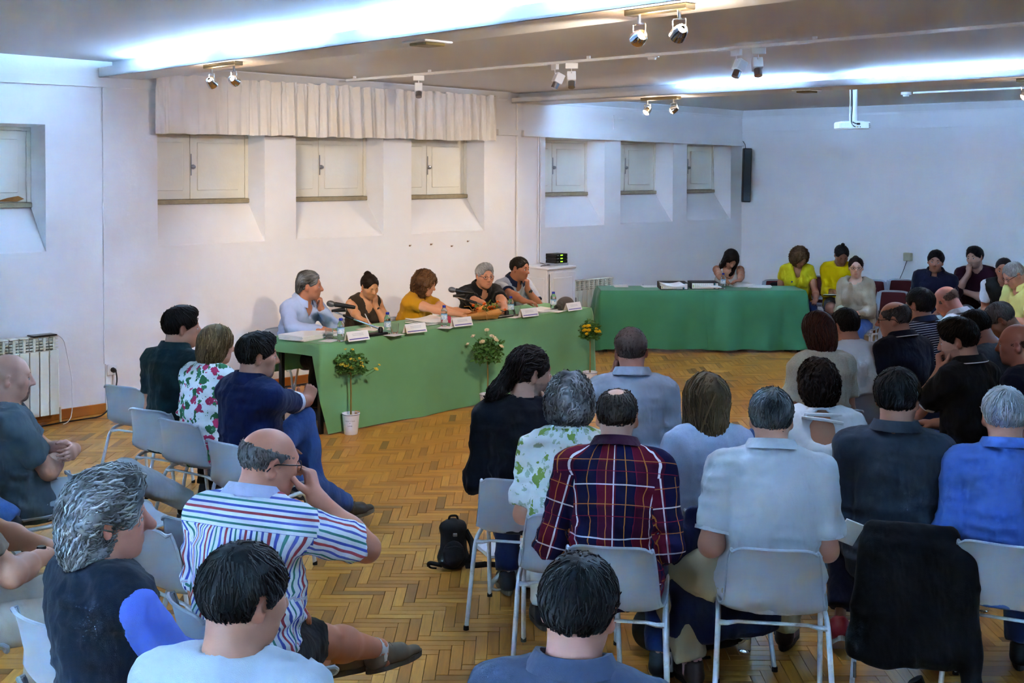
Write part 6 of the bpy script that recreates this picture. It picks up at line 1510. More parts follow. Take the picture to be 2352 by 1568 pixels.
    if chairlab:
        cyaw = yaw if chair_yaw is None else yaw + chair_yaw * D2R
        Rc = rotz((chair_yaw or 0) * D2R); oy = .06
        for P in BACK:
            q = P @ Rc; q = q[(np.abs(q[:, 0]) < .17) & (q[:, 2] > .435) & (q[:, 2] < .70)]
            if len(q):
                lim = np.interp(q[:, 2], [z_ for y_, z_ in _prof[8:]], [y_ for y_, z_ in _prof[8:]]) + .03 * (q[:, 0] / .18) ** 2; oy = min(oy, float(np.percentile(q[:, 1] - lim, 1)) - .004)
        off = rotz(cyaw - math.pi / 2) @ A3((chair_off[0], oy, 0)); chair(loc + off, cyaw, chairlab, **(chair_kw or {}))
    return dict(root=root, loc=loc, yaw=yaw, Rw=Rw, T=T, HW=HW, arm=arm, leg=leg, dep=dep, hz=hz)
# ------------------------------------------------------------------ who sits where
JEANS = fabric('blue denim', '#2f4f8a', .2, 700, c2='#4a6ba6', mott=400); DJEANS = fabric('dark denim', '#1d2c50', .15, 700); BLACKT = fabric('black trousers', '#101114', .1); KHAKI = fabric('khaki trousers', '#a39a80', .1); LGREY = fabric('light grey trousers', '#9aa2ac', .08); NAVYT = fabric('navy trousers', '#171d33', .1); GREYSH = fabric('grey shorts', '#4b4c50', .1)
WHITEF = fabric('white jersey', '#dfe3ec', .04); 
def T_(c, name=None, **k): return fabric(name or 'cloth ' + c, c, **k)
TRIMW = mat('white piping', '#e8e8ee', .7, var=0)
SH = lambda n, **k: dict(name=n, **k)
CHG = 'grey stacking chairs'
def pants(m, **k): return dict(m=m, **k)

# --- the panel behind the long table (built from left to right)
person('man in pale blue shirt, chin on hand, left end of the speakers table', (709, 622), phi=132, head=(-34, 2, 0), lean=20, slump=6, skin='#a8735a', hair=SH('swept', t=.012, fz=.078), hcol='#2a2a2c', gray='#85888c', brow='#2c2826', face=(1.02, 1.1, .1), eyes='open',
       shirt=dict(m=T_('#a9bbe0', var=.06), sleeve='long', neck='open', collar=True, wr=.008), pants=pants(BLACKT), arms=dict(R=dict(to='px', p=(742, 757, .765), f=(-.9, .5, -.1), pole=(.9, -.5, -.2)), L=dict(to='chin', d=(-.0, .0, -.0), pole=(-.6, .5, -1))), chairlab='grey stacking chair under the man in pale blue shirt')
person('woman in sleeveless dark vest with a hair bun, writing at the speakers table', (852, 630), phi=148, head=(-2, 24, 4), sc=.93, fem=True, g=.92, lean=18, slump=8, skin='#bb8a66', hair=SH('bun', fz=.08), hcol='#231710', eyes='closed',
       shirt=dict(m=T_('#3a3128'), sleeve='none', neck='open', open=1, part='vest'), pants=pants(BLACKT), arms=dict(R=dict(to='px', p=(838, 752, .765), f=(-.5, 1, -.15), pose='pinch'), L=dict(to='chin', d=(-.035, -.03, .01), pole=(-.6, .3, -1))), extras=[('watch', 'L', '#101012'), ('bracelet', 'R', '#d8d0c8'), ('pen', 'R', '#d0d4dc'), ('earring', '#c23a2a')], chairlab='grey stacking chair under the woman in dark vest')
person('woman in mustard top with curly brown hair reaching towards the orange bouquet', (982, 622), phi=122, head=(-10, 16, 0), sc=.94, fem=True, g=.95, lean=20, slump=8, skin='#bf8c6c', hair=SH('curly', len=.15, r=.024, curl=.006), hcol='#4a3020', gray='#7a5634', eyes='closed',
       shirt=dict(m=T_('#c08a18', var=.08), sleeve='short', sl=.5, neck='crew'), pants=pants(DJEANS), arms=dict(R=dict(to='px', p=(1068, 724, .78), f=(0.2, 1, -.2), pole=(.8, .1, -.3)), L=dict(to='px', p=(1075, 716, .79), f=(0.3, 1, -.2), pole=(-.6, 0, -.6))), extras=[('bracelet', 'R', '#6b4a2a'), ('bracelet', 'L', '#7f6a4a')], chairlab='grey stacking chair under the woman in mustard top')
person('white-haired man with glasses in black polo at the speakers table', (1113, 603), phi=152, head=(3, 4, 0), g=1.08, belly=.5, lean=28, slump=10, skin='#b98568', hair=SH('thick', t=.010, fz=.07), hcol='#b9babd', gray='#8c8e92', brow='#8a8682', glasses='#5a3038', face=(1.05, 1.1, .5),
       shirt=dict(m=T_('#141416'), sleeve='short', sl=.75, neck='polo', collar=True, logo=(.08, .36, TRIMW)), pants=pants(BLACKT), arms=dict(R=dict(to='px', p=(1132, 714, .775), f=(-.9, .5, -.1), pole=(.9, -.4, -.2)), L=dict(to='px', p=(1163, 712, .775), f=(.5, .9, -.2), pole=(-.9, -.4, -.2))), chairlab='grey stacking chair under the white-haired man in black polo')
person('man in grey polo with navy collar, chin on fist, right end of speakers table', (1194, 588), phi=138, head=(-16, 4, -4), lean=22, slump=10, skin='#94624a', hair=SH('short', t=.008, fz=.07), hcol='#1d1712', eyes='open',
       shirt=dict(m=T_('#a9b0c0', var=.06), sleeve='short', sl=.72, neck='polo', collar=True, cm=T_('#1c2440'), cuff=T_('#1c2440')), pants=pants(DJEANS), arms=dict(R=dict(to='px', p=(1232, 708, .77), f=(-.7, .8, -.1), pole=(.9, -.4, -.2)), L=dict(to='chin', pole=(-.8, .1, -1))), extras=[('watch', 'L', '#0f1410')], chairlab='grey stacking chair under the man in grey polo')
# --- corner table and back wall
person('woman with long dark hair in white tank top bowed over papers at the corner table', (1686, 578), phi=176, head=(-14, 46, -8), sc=.94, fem=True, g=.92, lean=20, slump=10, skin='#a87a60', hair=SH('long', len=.30, sp=.9, fall=-.035), hcol='#17110e', eyes='closed', shirt=dict(m=T_('#b8bab8'), sleeve='none', neck='wide', straps=True, open=1, part='tank_top'), pants=pants(DJEANS),
       arms=dict(R=dict(to='px', p=(1668, 655, .755), f=(-.6, .9, -.1), pole=(1, -.1, -.1), pose='pinch'), L=dict(to='px', p=(1700, 655, .755), f=(.9, .5, -.1), pole=(-1, -.1, -.1))), extras=[('necklace', '#2a2420')], chairlab='grey chair under the writing woman in white tank top')
person('woman with curly light brown hair in yellow t-shirt sitting beside the corner table', (1843, 572), phi=172, head=(-24, 36, 0), sc=.95, fem=True, g=1.02, lean=14, slump=10, skin='#a06c54', hair=SH('curly', len=.13, r=.030, curl=.007), hcol='#4b3626', gray='#75583a', eyes='closed', shirt=dict(m=T_('#d8c21e', var=.07), sleeve='short', sl=.45, neck='vneck', logo=(.075, .34, mat('blue badge', '#3a5ab0', .6))), pants=pants(DJEANS),
       arms=dict(L=dict(to='lap', d=(-.05, .12, -.02))), chairlab='grey chair with burgundy pad under the curly-haired woman in yellow t-shirt', chair_kw=dict(pad=True))
person('person in yellow sweatshirt with a small topknot bowed over a notebook', (1936, 565), phi=176, head=(-12, 36, 0), sc=.98, lean=8, slump=12, skin='#8a5a46', hair=SH('bun', t=.008, fz=.09, top=1), hcol='#15110e', eyes='closed', shirt=dict(m=T_('#dcb800', var=.07), sleeve='rolled', sl=.5, neck='crew', hem=1), pants=pants(GREYSH, len='shorts'), arms=dict(R=dict(to='lap', d=(-.06, .1, .06), pose='pinch'), L=dict(to='lap', d=(.0, .12, .04))), extras=[('pen', 'R', '#e0e4e8')], chairlab='grey chair with burgundy pad under the person in yellow sweatshirt', chair_kw=dict(pad=True))
person('woman with glasses in beige cardigan and jeans holding a dark folder', (1966, 588), phi=-164, head=(-18, 0, 0), sc=.94, fem=True, g=.95, lean=8, slump=6, skin='#c49a84', hair=SH('bun', t=.007, fz=.082, tail=1), hcol='#1d1512', glasses='#3a2a28', shirt=dict(m=T_('#b5ac9a', var=.06, c2='#9c937f', mott=160), sleeve='long', neck='wide', part='cardigan', hem=1), pants=pants(JEANS), arms=dict(R=dict(to='lap', d=(-.04, .02, .04)), L=dict(to='lap', d=(.05, .04, .03))), chairlab='grey chair under the woman in beige cardigan', chair_kw=dict(pad=True))
person('person with short dark hair in navy sweater before the back wall', (2152, 574), phi=-172, head=(-4, 2, -6), sc=.98, g=1.05, belly=.3, lean=10, slump=10, side=-4, skin='#93634e', hair=SH('thick', t=.014, fz=.06), hcol='#0f0c0c', shirt=dict(m=T_('#151a2e'), sleeve='long', neck='shirt', collar=True, hem=1), pants=pants(LGREY), chairlab='grey chair under the person in navy sweater', chair_kw=dict(pad=True))
person('young man in maroon sweater covering his mouth with his hand', (2238, 565), phi=-176, head=(24, 4, 4), lean=14, slump=10, skin='#a67a66', hair=SH('thick', t=.014, fz=.066), hcol='#120e0d', beard=('#2a1c18', .4), shirt=dict(m=T_('#2c0f1a'), sleeve='rolled', sl=.25, neck='crew', hem=1), pants=pants(LGREY), arms=dict(R=dict(to='chin', d=(0, .02, .03), pole=(.5, .4, -1)), L=dict(to='abs', p=(.12, .26, .72), f=(1, .2, 0), n=(0, -.3, -1), pole=(-1, -.2, -.4))), chairlab='grey chair under the young man in maroon sweater')
person('man in dark vest over white t-shirt half hidden behind the yellow polo man', (2306, 590), phi=-168, head=(-5, 8, 0), lean=16, slump=24, g=1.06, skin='#a0674c', hair=SH('buzz', t=.005, fz=.08), hcol='#2b2522', shirt=dict(m=T_('#1b1d1c'), sleeve='short', sl=.6, neck='crew', vest=WHITEF), pants=pants(DJEANS), chairlab='grey chair under the half hidden man in dark vest')
person('grey-haired man with glasses in pale yellow polo at the right edge', (2318, 603), phi=-128, head=(8, 30, 0), g=1.15, belly=.8, lean=12, slump=12, skin='#b07a62', hair=SH('short', t=.009, fz=.075), hcol='#8c8a88', gray='#b4b2b0', glasses='#1c1818', face=(1, 1.1, .4), shirt=dict(m=T_('#d6d27e', var=.05), sleeve='short', sl=.72, neck='polo', collar=True), pants=pants(fabric('pale blue trousers', '#8ea6d0')), arms=dict(R=dict(to='abs', p=(.05, .42, .66), f=(-.2, 1, -.2)), L=dict(to='abs', p=(-.06, .40, .67), f=(.2, 1, -.2))), chairlab='grey chair under the man in pale yellow polo')
# --- right audience, far rows
person('woman with thick auburn bob in cream lace top', (1878, 714), phi=-28, head=(-8, 6, 0), sc=1.0, fem=True, lean=3, slump=4, skin='#a8745a', hair=SH('bob', len=.135), hcol='#2c150e', gray='#451f14', shirt=dict(m=T_('#c9c3b4', c2='#a39a86', mott=130), sleeve='short', sl=.7, neck='crew', hem=1), pants=pants(DJEANS), chairlab='grey chair under the woman in cream lace top')
person('young man in white t-shirt with dark hair, third row', (1940, 706), phi=-34, head=(-10, 8, 0), sc=.96, lean=12, slump=20, skin='#9c6a52', hair=SH('short', t=.012, fz=.066), hcol='#120e0c', shirt=dict(m=WHITEF, sleeve='short', neck='crew', hem=1), pants=pants(BLACKT), chairlab='grey chair under the young man in white t-shirt')
person('balding man with glasses and navy polo with white trim, in profile', (2054, 688), phi=-48, head=(-34, 6, 0), g=1.12, belly=.6, lean=6, slump=12, skin='#ab745a', hair=SH('horseshoe', t=.008, fz=.10, top=.078), hcol='#3a3634', gray='#6a6664', brow='#2a2422', glasses='#1d1a1a', face=(1.02, 1.2, .4), shirt=dict(m=T_('#0f1526'), sleeve='short', sl=.75, neck='crew', collar=True, tip=TRIMW, cuff=TRIMW), pants=pants(GREYSH), chairlab='grey chair under the balding man in navy polo')
person('dark-haired man in navy and white striped t-shirt seen from behind', (2116, 660), phi=-58, head=(4, -2, 0), lean=6, slump=10, skin='#a0705a', hair=SH('short', t=.015, fz=.064, nz=-.075), hcol='#100d0c', shirt=dict(m=stripes_mat('navy striped jersey', '#1c2438', [(0, .32, '#c3c8d4')], .016, 'v'), uv=True, sleeve='short', sl=.8, neck='crew', collar=True, cm=T_('#18233a'), hem=1), pants=pants(fabric('brown trousers', '#4a3a2e')), chairlab='grey chair under the man in striped t-shirt')
person('bald man with pink scalp and white shirt bowing his head', (2158, 658), phi=-62, head=(-4, 36, 0), g=1.05, lean=12, slump=12, skin='#c07f6c', hair=SH('horseshoe', t=.004, fz=.10, top=.03), hcol='#8f7a70', brow='#6a5a50', shirt=dict(m=T_('#d8dae4'), sleeve='long', neck='shirt', collar=True), pants=pants(DJEANS), chairlab='grey chair under the bald man in white shirt')
person('dark-haired person in dark grey shirt bowing behind the young black polo man', (2222, 714), phi=-64, head=(0, 34, 0), lean=10, slump=12, skin='#8f5f4a', hair=SH('short', t=.012, fz=.066), hcol='#110e0d', shirt=dict(m=T_('#2f3136'), sleeve='short', neck='crew', hem=1), pants=pants(DJEANS), chairlab='grey chair under the bowing dark-haired person')
person('grey-haired man in charcoal shirt bowing low near the right edge', (2275, 698), phi=-80, head=(-8, 40, 0), g=1.05, lean=16, slump=14, skin='#94654e', hair=SH('short', t=.011, fz=.07), hcol='#4a4846', gray='#8a8886', shirt=dict(m=T_('#3a3b3f'), sleeve='short', sl=.75, neck='crew', hem=1), pants=pants(DJEANS), chairlab='grey chair under the grey-haired man in charcoal shirt')
person('bald tanned man in navy t-shirt at the right edge', (2338, 738), phi=-70, head=(-14, 4, 0), g=1.12, lean=6, slump=10, skin='#9c5c46', hair=SH('horseshoe', t=.003, fz=.10, top=.02), hcol='#5a3c30', brow='#2a1c18', shirt=dict(m=T_('#10182c'), sleeve='short', neck='crew', hem=1), pants=pants(DJEANS), chairlab='grey chair under the bald tanned man')
person('young man in black polo with white piping holding his fist to his mouth', (2196, 728), phi=-56, head=(-26, 12, 0), sc=1.03, lean=4, slump=6, skin='#ad7a62', hair=SH('thick', t=.013, fz=.068), hcol='#14100d', beard=('#2a1d18', .35), shirt=dict(m=T_('#0e1014'), sleeve='short', sl=.7, neck='crew', collar=True, tip=TRIMW, cuff=TRIMW, hem=1), pants=pants(JEANS), arms=dict(L=dict(to='chin', d=(0, .02, .045), pose='fist', pole=(-.3, .5, -1)), R=dict(to='abs', p=(.16, .34, .60), f=(-.2, 1, 0))), chairlab='grey chair with its side to us under the young man in black polo', chair_yaw=8)
# --- right audience, near rows
person('woman with dark curly hair in white top with open back', (1878, 822), phi=-8, head=(-8, 8, 0), sc=.96, fem=True, g=1.05, lean=8, slump=10, skin='#a8765c', hair=SH('curly', len=.115, r=.018, curl=.005), hcol='#1a110d', shirt=dict(m=T_('#e2e6ee', var=.03), sleeve='cap', neck='wide', backopen=True, open=1, hem=1, part='top'), pants=pants(JEANS), legs=dict(L=dict(p=(-.36, .50, .55), pole=(-.5, .6, 1), dir=(-.6, 1, 0))), extras=[('earring', '#cfd0d4')], chairlab='grey chair under the woman in white open-back top')
person('man with black hair in charcoal shirt, black jacket hung on his chair', (2062, 842), phi=2, head=(14, 2, 0), sc=1.04, g=1.0, lean=2, slump=6, skin='#a3705a', hair=SH('short', t=.013, fz=.066), hcol='#0e0d0e', gray='#1d2224', shirt=dict(m=T_('#333b47', var=.1), sleeve='rolled', sl=.8, neck='crew', collar=True, hem=1), pants=pants(NAVYT, up=.16), legs=dict(L=dict(px=(1928, 1432), z=.12, dir=(-.2, 1, 0), pitch=-.6), R=dict(p=(.15, .2, .10))), shoes=('#8c1c22', '#9a9894', '#d8d4d0'), chairlab='grey chair under the man in charcoal shirt', seed=91, chair_off=(.07, 0))
person('white-haired man in bright blue shirt at the right edge', (2308, 884), phi=-10, head=(4, 4, 0), g=1.12, lean=6, slump=12, skin='#b97f68', hair=SH('short', t=.010, fz=.07), hcol='#9da0a6', gray='#d4d6da', shirt=dict(m=T_('#4768b4', var=.07), sleeve='rolled', sl=.4, neck='crew', collar=True, hem=1), pants=pants(DJEANS), chairlab='grey chair under the white-haired man in blue shirt', chair_yaw=-14)
person('grey-haired man in pale grey polo with khaki trousers', (1772, 887), phi=-3, head=(2, 4, 0), g=1.18, belly=.5, lean=8, slump=12, skin='#b07c66', hair=SH('short', t=.011, fz=.074, nz=-.070), hcol='#2a2e31', gray='#6e757a', face=(1, 1, .4), shirt=dict(m=T_('#b2b5bc', var=.05), sleeve='short', sl=.82, neck='crew', collar=True, cuff=T_('#bcbfc6'), hem=1), pants=pants(KHAKI, fat=1.12), legs=dict(L=dict(p=(-.30, .16, .09), pole=(-1, .9, .9), dir=(-.4, 1, 0)), R=dict(px=(1803, 1440), z=.10)), shoes=('#2a1c1a', '#1c1816', '#2a1c1a'), arms=dict(R=dict(to='lap'), L=dict(to='lap', d=(-.03, -.06, 0))), sock=mat('pinkish sock', '#a87f80', .9), chairlab='grey chair nearest the black bag, under the man in pale grey polo', hdens=1.3)
person('woman with long brown hair in pale blue knit sweater', (1622, 855), phi=-16, head=(-10, 6, 4), sc=.96, fem=True, g=1.02, lean=6, slump=10, skin='#b98468', hair=SH('long', len=.20, sp=1.1), hcol='#3a2a1c', gray='#6a5438', shirt=dict(m=T_('#929fbe', var=.08, c2='#a8b4cc', mott=190), sleeve='long', neck='wide', hem=1, part='sweater'), pants=pants(DJEANS), chairlab='grey chair with the navy jacket under the woman in pale blue knit', hdens=1.2)
person('man with cropped hair in light blue shirt leaning his head on his hand', (1447, 748), phi=-2, head=(-4, 0, -3), sc=1.04, g=1.0, lean=6, slump=8, skin='#b3745e', hair=SH('buzz', t=.007, fz=.076, nz=-.05), hcol='#4a3c36', gray='#6a5850', shirt=dict(m=T_('#97a5ba', var=.06), sleeve='rolled', sl=.3, neck='crew', collar=True, hem=1, wr=.008), pants=pants(DJEANS), arms=dict(L=dict(to='rel', p=(-.085, .05, -.13), f=(.2, -.1, 1), n=(1, -.3, 0), pole=(-.5, .6, -1))), chairlab='grey chair under the man in light blue shirt')
person('man with thinning hair in red and navy plaid shirt', (1418, 885), phi=4, head=(2, 6, 0), g=1.05, lean=12, slump=14, skin='#b4806a', hair=SH('balding', t=.006, fz=.085, by=-.045), hcol='#2a2320', gray='#4c433e', shirt=dict(m=plaid_mat(), uv=True, sleeve='rolled', sl=.12, neck='crew', collar=True, cm=T_('#3c1a30'), hem=1, wr=.008), pants=pants(DJEANS), legs=dict(R=dict(p=(.17, .30, .09)), L=dict(p=(-.22, .34, .09))), arms=dict(L=dict(to='lap', d=(-.06, .0, .02)), R=dict(to='lap')), chairlab='grey chair under the man in plaid shirt, its backrest facing us', hdens=1.2)
person('woman with curly grey hair in white blouse with green leaf print', (1310, 860), phi=2, head=(4, 8, 0), sc=.97, fem=True, g=1.08, lean=8, slump=12, skin='#b98a72', hair=SH('curly', len=.105, r=.030, curl=.006), hcol='#3a3c3e', gray='#9a9ca0', shirt=dict(m=floral_mat('green sprig print', '#d6d9d8', [('#7f9a4c', 15, .36), ('#a9b8a4', 27, .30)], 1.0), uv=True, sleeve='short', sl=.85, neck='crew', collar=True, cm=T_('#d0d6d2'), hem=1, wr=.010, part='blouse'), pants=pants(T_('#c9ccc8')), chairlab='grey chair under the woman in green leaf print blouse', hdens=1.3)
person('man with long dark ponytail in black sweater turning his head right', (1216, 793), phi=4, head=(62, 4, 0), sc=1.02, lean=5, slump=8, skin='#9f745f', hair=SH('pony', fz=.082), hcol='#17120f', gray='#2a2220', beard=('#2b2422', .55), shirt=dict(m=T_('#10141c'), sleeve='long', neck='crew', hem=1, part='sweater'), pants=pants(DJEANS), legs=dict(R=dict(px=(1168, 1188), z=.09), L=dict(p=(-.10, .30, .09))), shoes=('#1a1e22', '#6d685c', '#55524a'), arms=dict(R=dict(to='chin', d=(.02, .0, .02))), chairlab='grey chair beside the black backpack, under the ponytail man', chair_yaw=-6, hdens=1.2)
person('man with black hair in slate blue shirt in the foreground bottom middle', (1335, 1268), phi=10, head=(6, 6, 2), lean=3, slump=6, skin='#b87f6c', hair=SH('short', t=.012, fz=.07, nz=-.072), hcol='#131315', gray='#3a3c40', shirt=dict(m=T_('#4c5670', var=.06), sleeve='short', neck='crew', collar=True), pants=pants(DJEANS), chairlab=None, hdens=1.6)
# --- left audience
person('man in dark green shirt looking right by the window wall', (414, 702), phi=44, head=(36, 2, 0), sc=1.03, g=1.02, lean=2, slump=6, skin='#a9755c', hair=SH('thick', t=.012, fz=.066), hcol='#16110e', face=(1, 1.15, .2), shirt=dict(m=T_('#16292c', var=.1), sleeve='short', neck='crew', collar=True, hem=1), pants=pants(BLACKT), chairlab='grey chair under the man in dark green shirt')
person('woman with blond wavy bob in floral blouse', (497, 745), phi=48, head=(22, 4, 0), sc=.95, fem=True, g=1.08, lean=6, slump=10, skin='#c08f78', hair=SH('bob', len=.105), hcol='#5a4228', gray='#8f7048', shirt=dict(m=floral_mat('flower print', '#dcdfe2', [('#2f6b45', 13, .36), ('#b8345c', 11, .30), ('#3f8058', 19, .28)], 1.0), uv=True, sleeve='short', sl=.8, neck='wide', hem=1, part='blouse'), pants=pants(JEANS), legs=dict(R=dict(px=(490, 1098), z=.09, dir=(.2, 1, 0))), extras=[('earring', '#d8d8dc')], chairlab='grey chair under the woman in floral blouse')
person('man with goatee in navy jacket and jeans, hand on his raised knee', (588, 762), phi=52, head=(26, 2, 0), g=1.05, lean=-6, slump=20, skin='#a8745c', hair=SH('thick', t=.012, fz=.068), hcol='#15110e', beard=('#241a16', .7, 'goatee'), shirt=dict(m=T_('#101c40'), sleeve='rolled', sl=.25, neck='high', vest=WHITEF, split=True, collar=True, ch=.05, hem=1, infl=.02, part='jacket'), pants=pants(JEANS), legs=dict(R=dict(px=(822, 1168), z=.09, dir=(-.1, 1, 0)), L=dict(p=(-.06, .44, .30), pole=(-.1, .3, 1), dir=(-.1, 1, 0), pitch=-.3)), shoes=('#3f372c', '#6d6250', '#5a5040'), arms=dict(R=dict(to='px', p=(768, 925, .70), f=(-.3, .6, .7), n=(-.6, .2, -.5), pose='curl', pole=(.6, -.6, -.5))), chairlab='grey chair under the man in navy jacket')
person('bald man in striped shirt and black shorts adjusting his glasses', (622, 974), phi=64, twist=-30, head=(8, 8, 0), g=1.16, belly=.8, lean=4, slump=22, skin='#b9785e', hair=SH('horseshoe', t=.004, fz=.10, top=.048), hcol='#5a5250', gray='#8a8280', brow='#6a5a50', glasses='#15141a', face=(1.05, 1.1, .9), shirt=dict(m=stripes_mat('multicolour stripes', '#dfe2ea', [(.0, .11, '#b04a55'), (.25, .10, '#4a58b8'), (.5, .09, '#3f8078'), (.75, .10, '#5a66c0')], .075, 'u', yoke=.40), uv=True, yoke=True, sleeve='short', sl=.85, neck='crew', collar=True, cm=T_('#b9bcd8'), hem=1, wr=.010), pants=pants(T_('#0d1014', 'black shorts cloth'), len='shorts'), legs=dict(L=dict(px=(948, 1492), z=.10, dir=(-.15, 1, 0)), R=dict(px=(786, 1500), z=.10, dir=(.1, 1, 0))), sock=mat('white sock', '#c9ccd2', .9), shoes=('#6a5c4c', '#4a4036', '#8a7c6a'),
       arms=dict(R=dict(to='rel', p=(.06, .155, -.10), f=(-.35, -.25, 1), n=(-.7, -.7, 0), pose='pinch', pole=(.5, .5, -1)), L=dict(to='abs', p=(-.10, .14, .60), f=(.3, .6, -.2), pole=(-.6, -.5, -.3))), chairlab='grey chair under the bald man in striped shirt', chair_yaw=-2)
person('man with shaved head and goatee in grey t-shirt, arms and legs crossed', (18, 812), phi=84, head=(4, 2, 0), g=1.06, lean=-14, slump=14, dz=-.02, skin='#b98a76', hair=None, hcol='#2c201a', beard=('#1d1512', .85, 'goatee'), shirt=dict(m=T_('#4c5a63', var=.08), sleeve='short', sl=.72, neck='crew', hem=1), pants=pants(LGREY), legs=dict(R=dict(p=(-.04, .78, .36), pole=(0, .2, 1), dir=(-.15, 1, 0), pitch=-.15), L=dict(p=(-.12, .58, .09))), shoes=('#15181c', '#5a5d60', '#2a2c30'), arms=dict(R=dict(to='abs', p=(-.09, .15, .68), f=(-1, -.35, 0), n=(0, -1, -.2), pole=(1, .1, -.8), pose='curl'), L=dict(to='abs', p=(.10, .19, .73), f=(1, -.35, 0), n=(0, -1, -.2), pole=(-1, .1, -.8), pose='curl')), chairlab='grey chair under the man with shaved head and goatee')
person('man with wavy silver hair in navy vest and periwinkle sleeves', (240, 1086), phi=62, head=(24, 0, 0), g=1.04, lean=-3, slump=4, skin='#bd806c', hair=SH('wavy'), hcol='#5e5f60', gray='#c4c8cc', brow='#5a5654', face=(1, 1.25, .1), shirt=dict(m=T_('#1a2230', var=.12), sleeve='long', neck='high', vest=T_('#5a72d0', var=.06), part='vest', infl=.018), pants=pants(NAVYT), arms=dict(R=dict(to='abs', p=(.14, .36, .60), f=(-.3, 1, 0)), L=dict(to='abs', p=(-.10, .36, .60), f=(.3, 1, 0))), chairlab='grey chair under the silver-haired man in vest', hdens=1.5)
person('man with black hair in white t-shirt in the foreground bottom left', (562, 1244), phi=26, head=(30, 6, 0), lean=0, slump=6, skin='#b07a62', hair=SH('short', t=.013, fz=.072, nz=-.070), hcol='#121214', gray='#3c4044', face=(1, 1.1, 0), shirt=dict(m=T_('#b4bcc8', var=.05), sleeve='short', neck='crew'), pants=pants(DJEANS), chairlab=None, hdens=1.6)
person('man in tan polo at the left edge with clasped hands and black watch', (-95, 945), phi=84, head=(0, 4, 0), g=1.1, belly=.6, lean=10, slump=10, skin='#a8765c', hair=SH('short'), hcol='#2a2420', shirt=dict(m=T_('#7a6a5c', var=.08), sleeve='short', sl=.75, neck='crew', collar=True), pants=pants(T_('#b5aca0'), belt=mat('brown belt', '#2c1712', .5)), arms=dict(R=dict(to='abs', p=(.06, .40, .70), f=(-.5, .9, -.3), pole=(1, -.3, -.2)), L=dict(to='abs', p=(-.04, .42, .70), f=(.6, .9, -.2), pole=(-1, -.3, -.2))), extras=[('watch', 'R', '#0d0e10')], chairlab='grey chair under the man in tan polo')
person('person in jeans and dark laced sneakers mostly beyond the left edge', (-330, 850), phi=86, lean=2, slump=10, skin='#a8765c', hair=SH('short'), hcol='#2a2420', shirt=dict(m=T_('#5a6270'), sleeve='short', neck='crew'), pants=pants(JEANS), legs=dict(R=dict(pxd=(40, 1205, 5.1), dir=(-.2, 1, 0), pitch=-.9), L=dict(p=(-.1, .5, .09))), shoes=('#10151c', '#c9cdd2', '#d8dce0'), chairlab='grey chair beyond the left edge under the person in sneakers')

# --- empty chairs
def away(px): return YAW - math.atan((px - CX) / FPX)
def echair(px, py, phi, label, pad=False, z=.69, s=1.0):
    yaw = away(px) - phi * D2R; p = at(px, py, z * s); off = rotz(yaw - math.pi / 2) @ A3((0, .25 * s, 0)); return chair(p + off, yaw, label, pad, s=s)
echair(272, 890, 46, 'empty grey chair at the end of the left row by the wall')
echair(170, 1096, 66, 'empty grey chair behind the silver-haired man, beside the shaved-head man')
echair(428, 1200, 42, 'empty grey chair left of the bald man in striped shirt')
echair(60, 1425, 64, 'empty grey chair in the bottom left corner')
echair(318, 1262, 60, 'empty chair with burgundy pad behind the silver-haired man', True, z=.60)
def bchair(px, dep, phi, label, s=1.06):
    r = ray(px, 384.5); p = CAM + r * dep; yaw = away(px) - phi * D2R; return chair((p[0], p[1]), yaw, label, True, s=s)
bchair(1448, 15.1, 178, 'empty chair with burgundy pad behind the left end of the corner table', 1.0)
BJ = bchair(1790, 14.4, 176, 'chair with burgundy pad and dark jacket right of the corner table')
bchair(1893, 14.9, 176, 'empty burgundy chair between the two people in yellow')
bchair(2008, 14.4, 178, 'empty burgundy chair right of the person in yellow sweatshirt')
bchair(2066, 14.5, -170, 'empty burgundy chair against the back wall, right of the row')
bchair(2052, 13.1, -176, 'empty burgundy chair with a dark coat on its seat')
bchair(2128, 13.9, -175, 'empty burgundy chair half hidden beside the person in navy sweater')
bchair(2008, 11.2, -120, 'empty grey chair right of the woman in beige cardigan', 1.0)
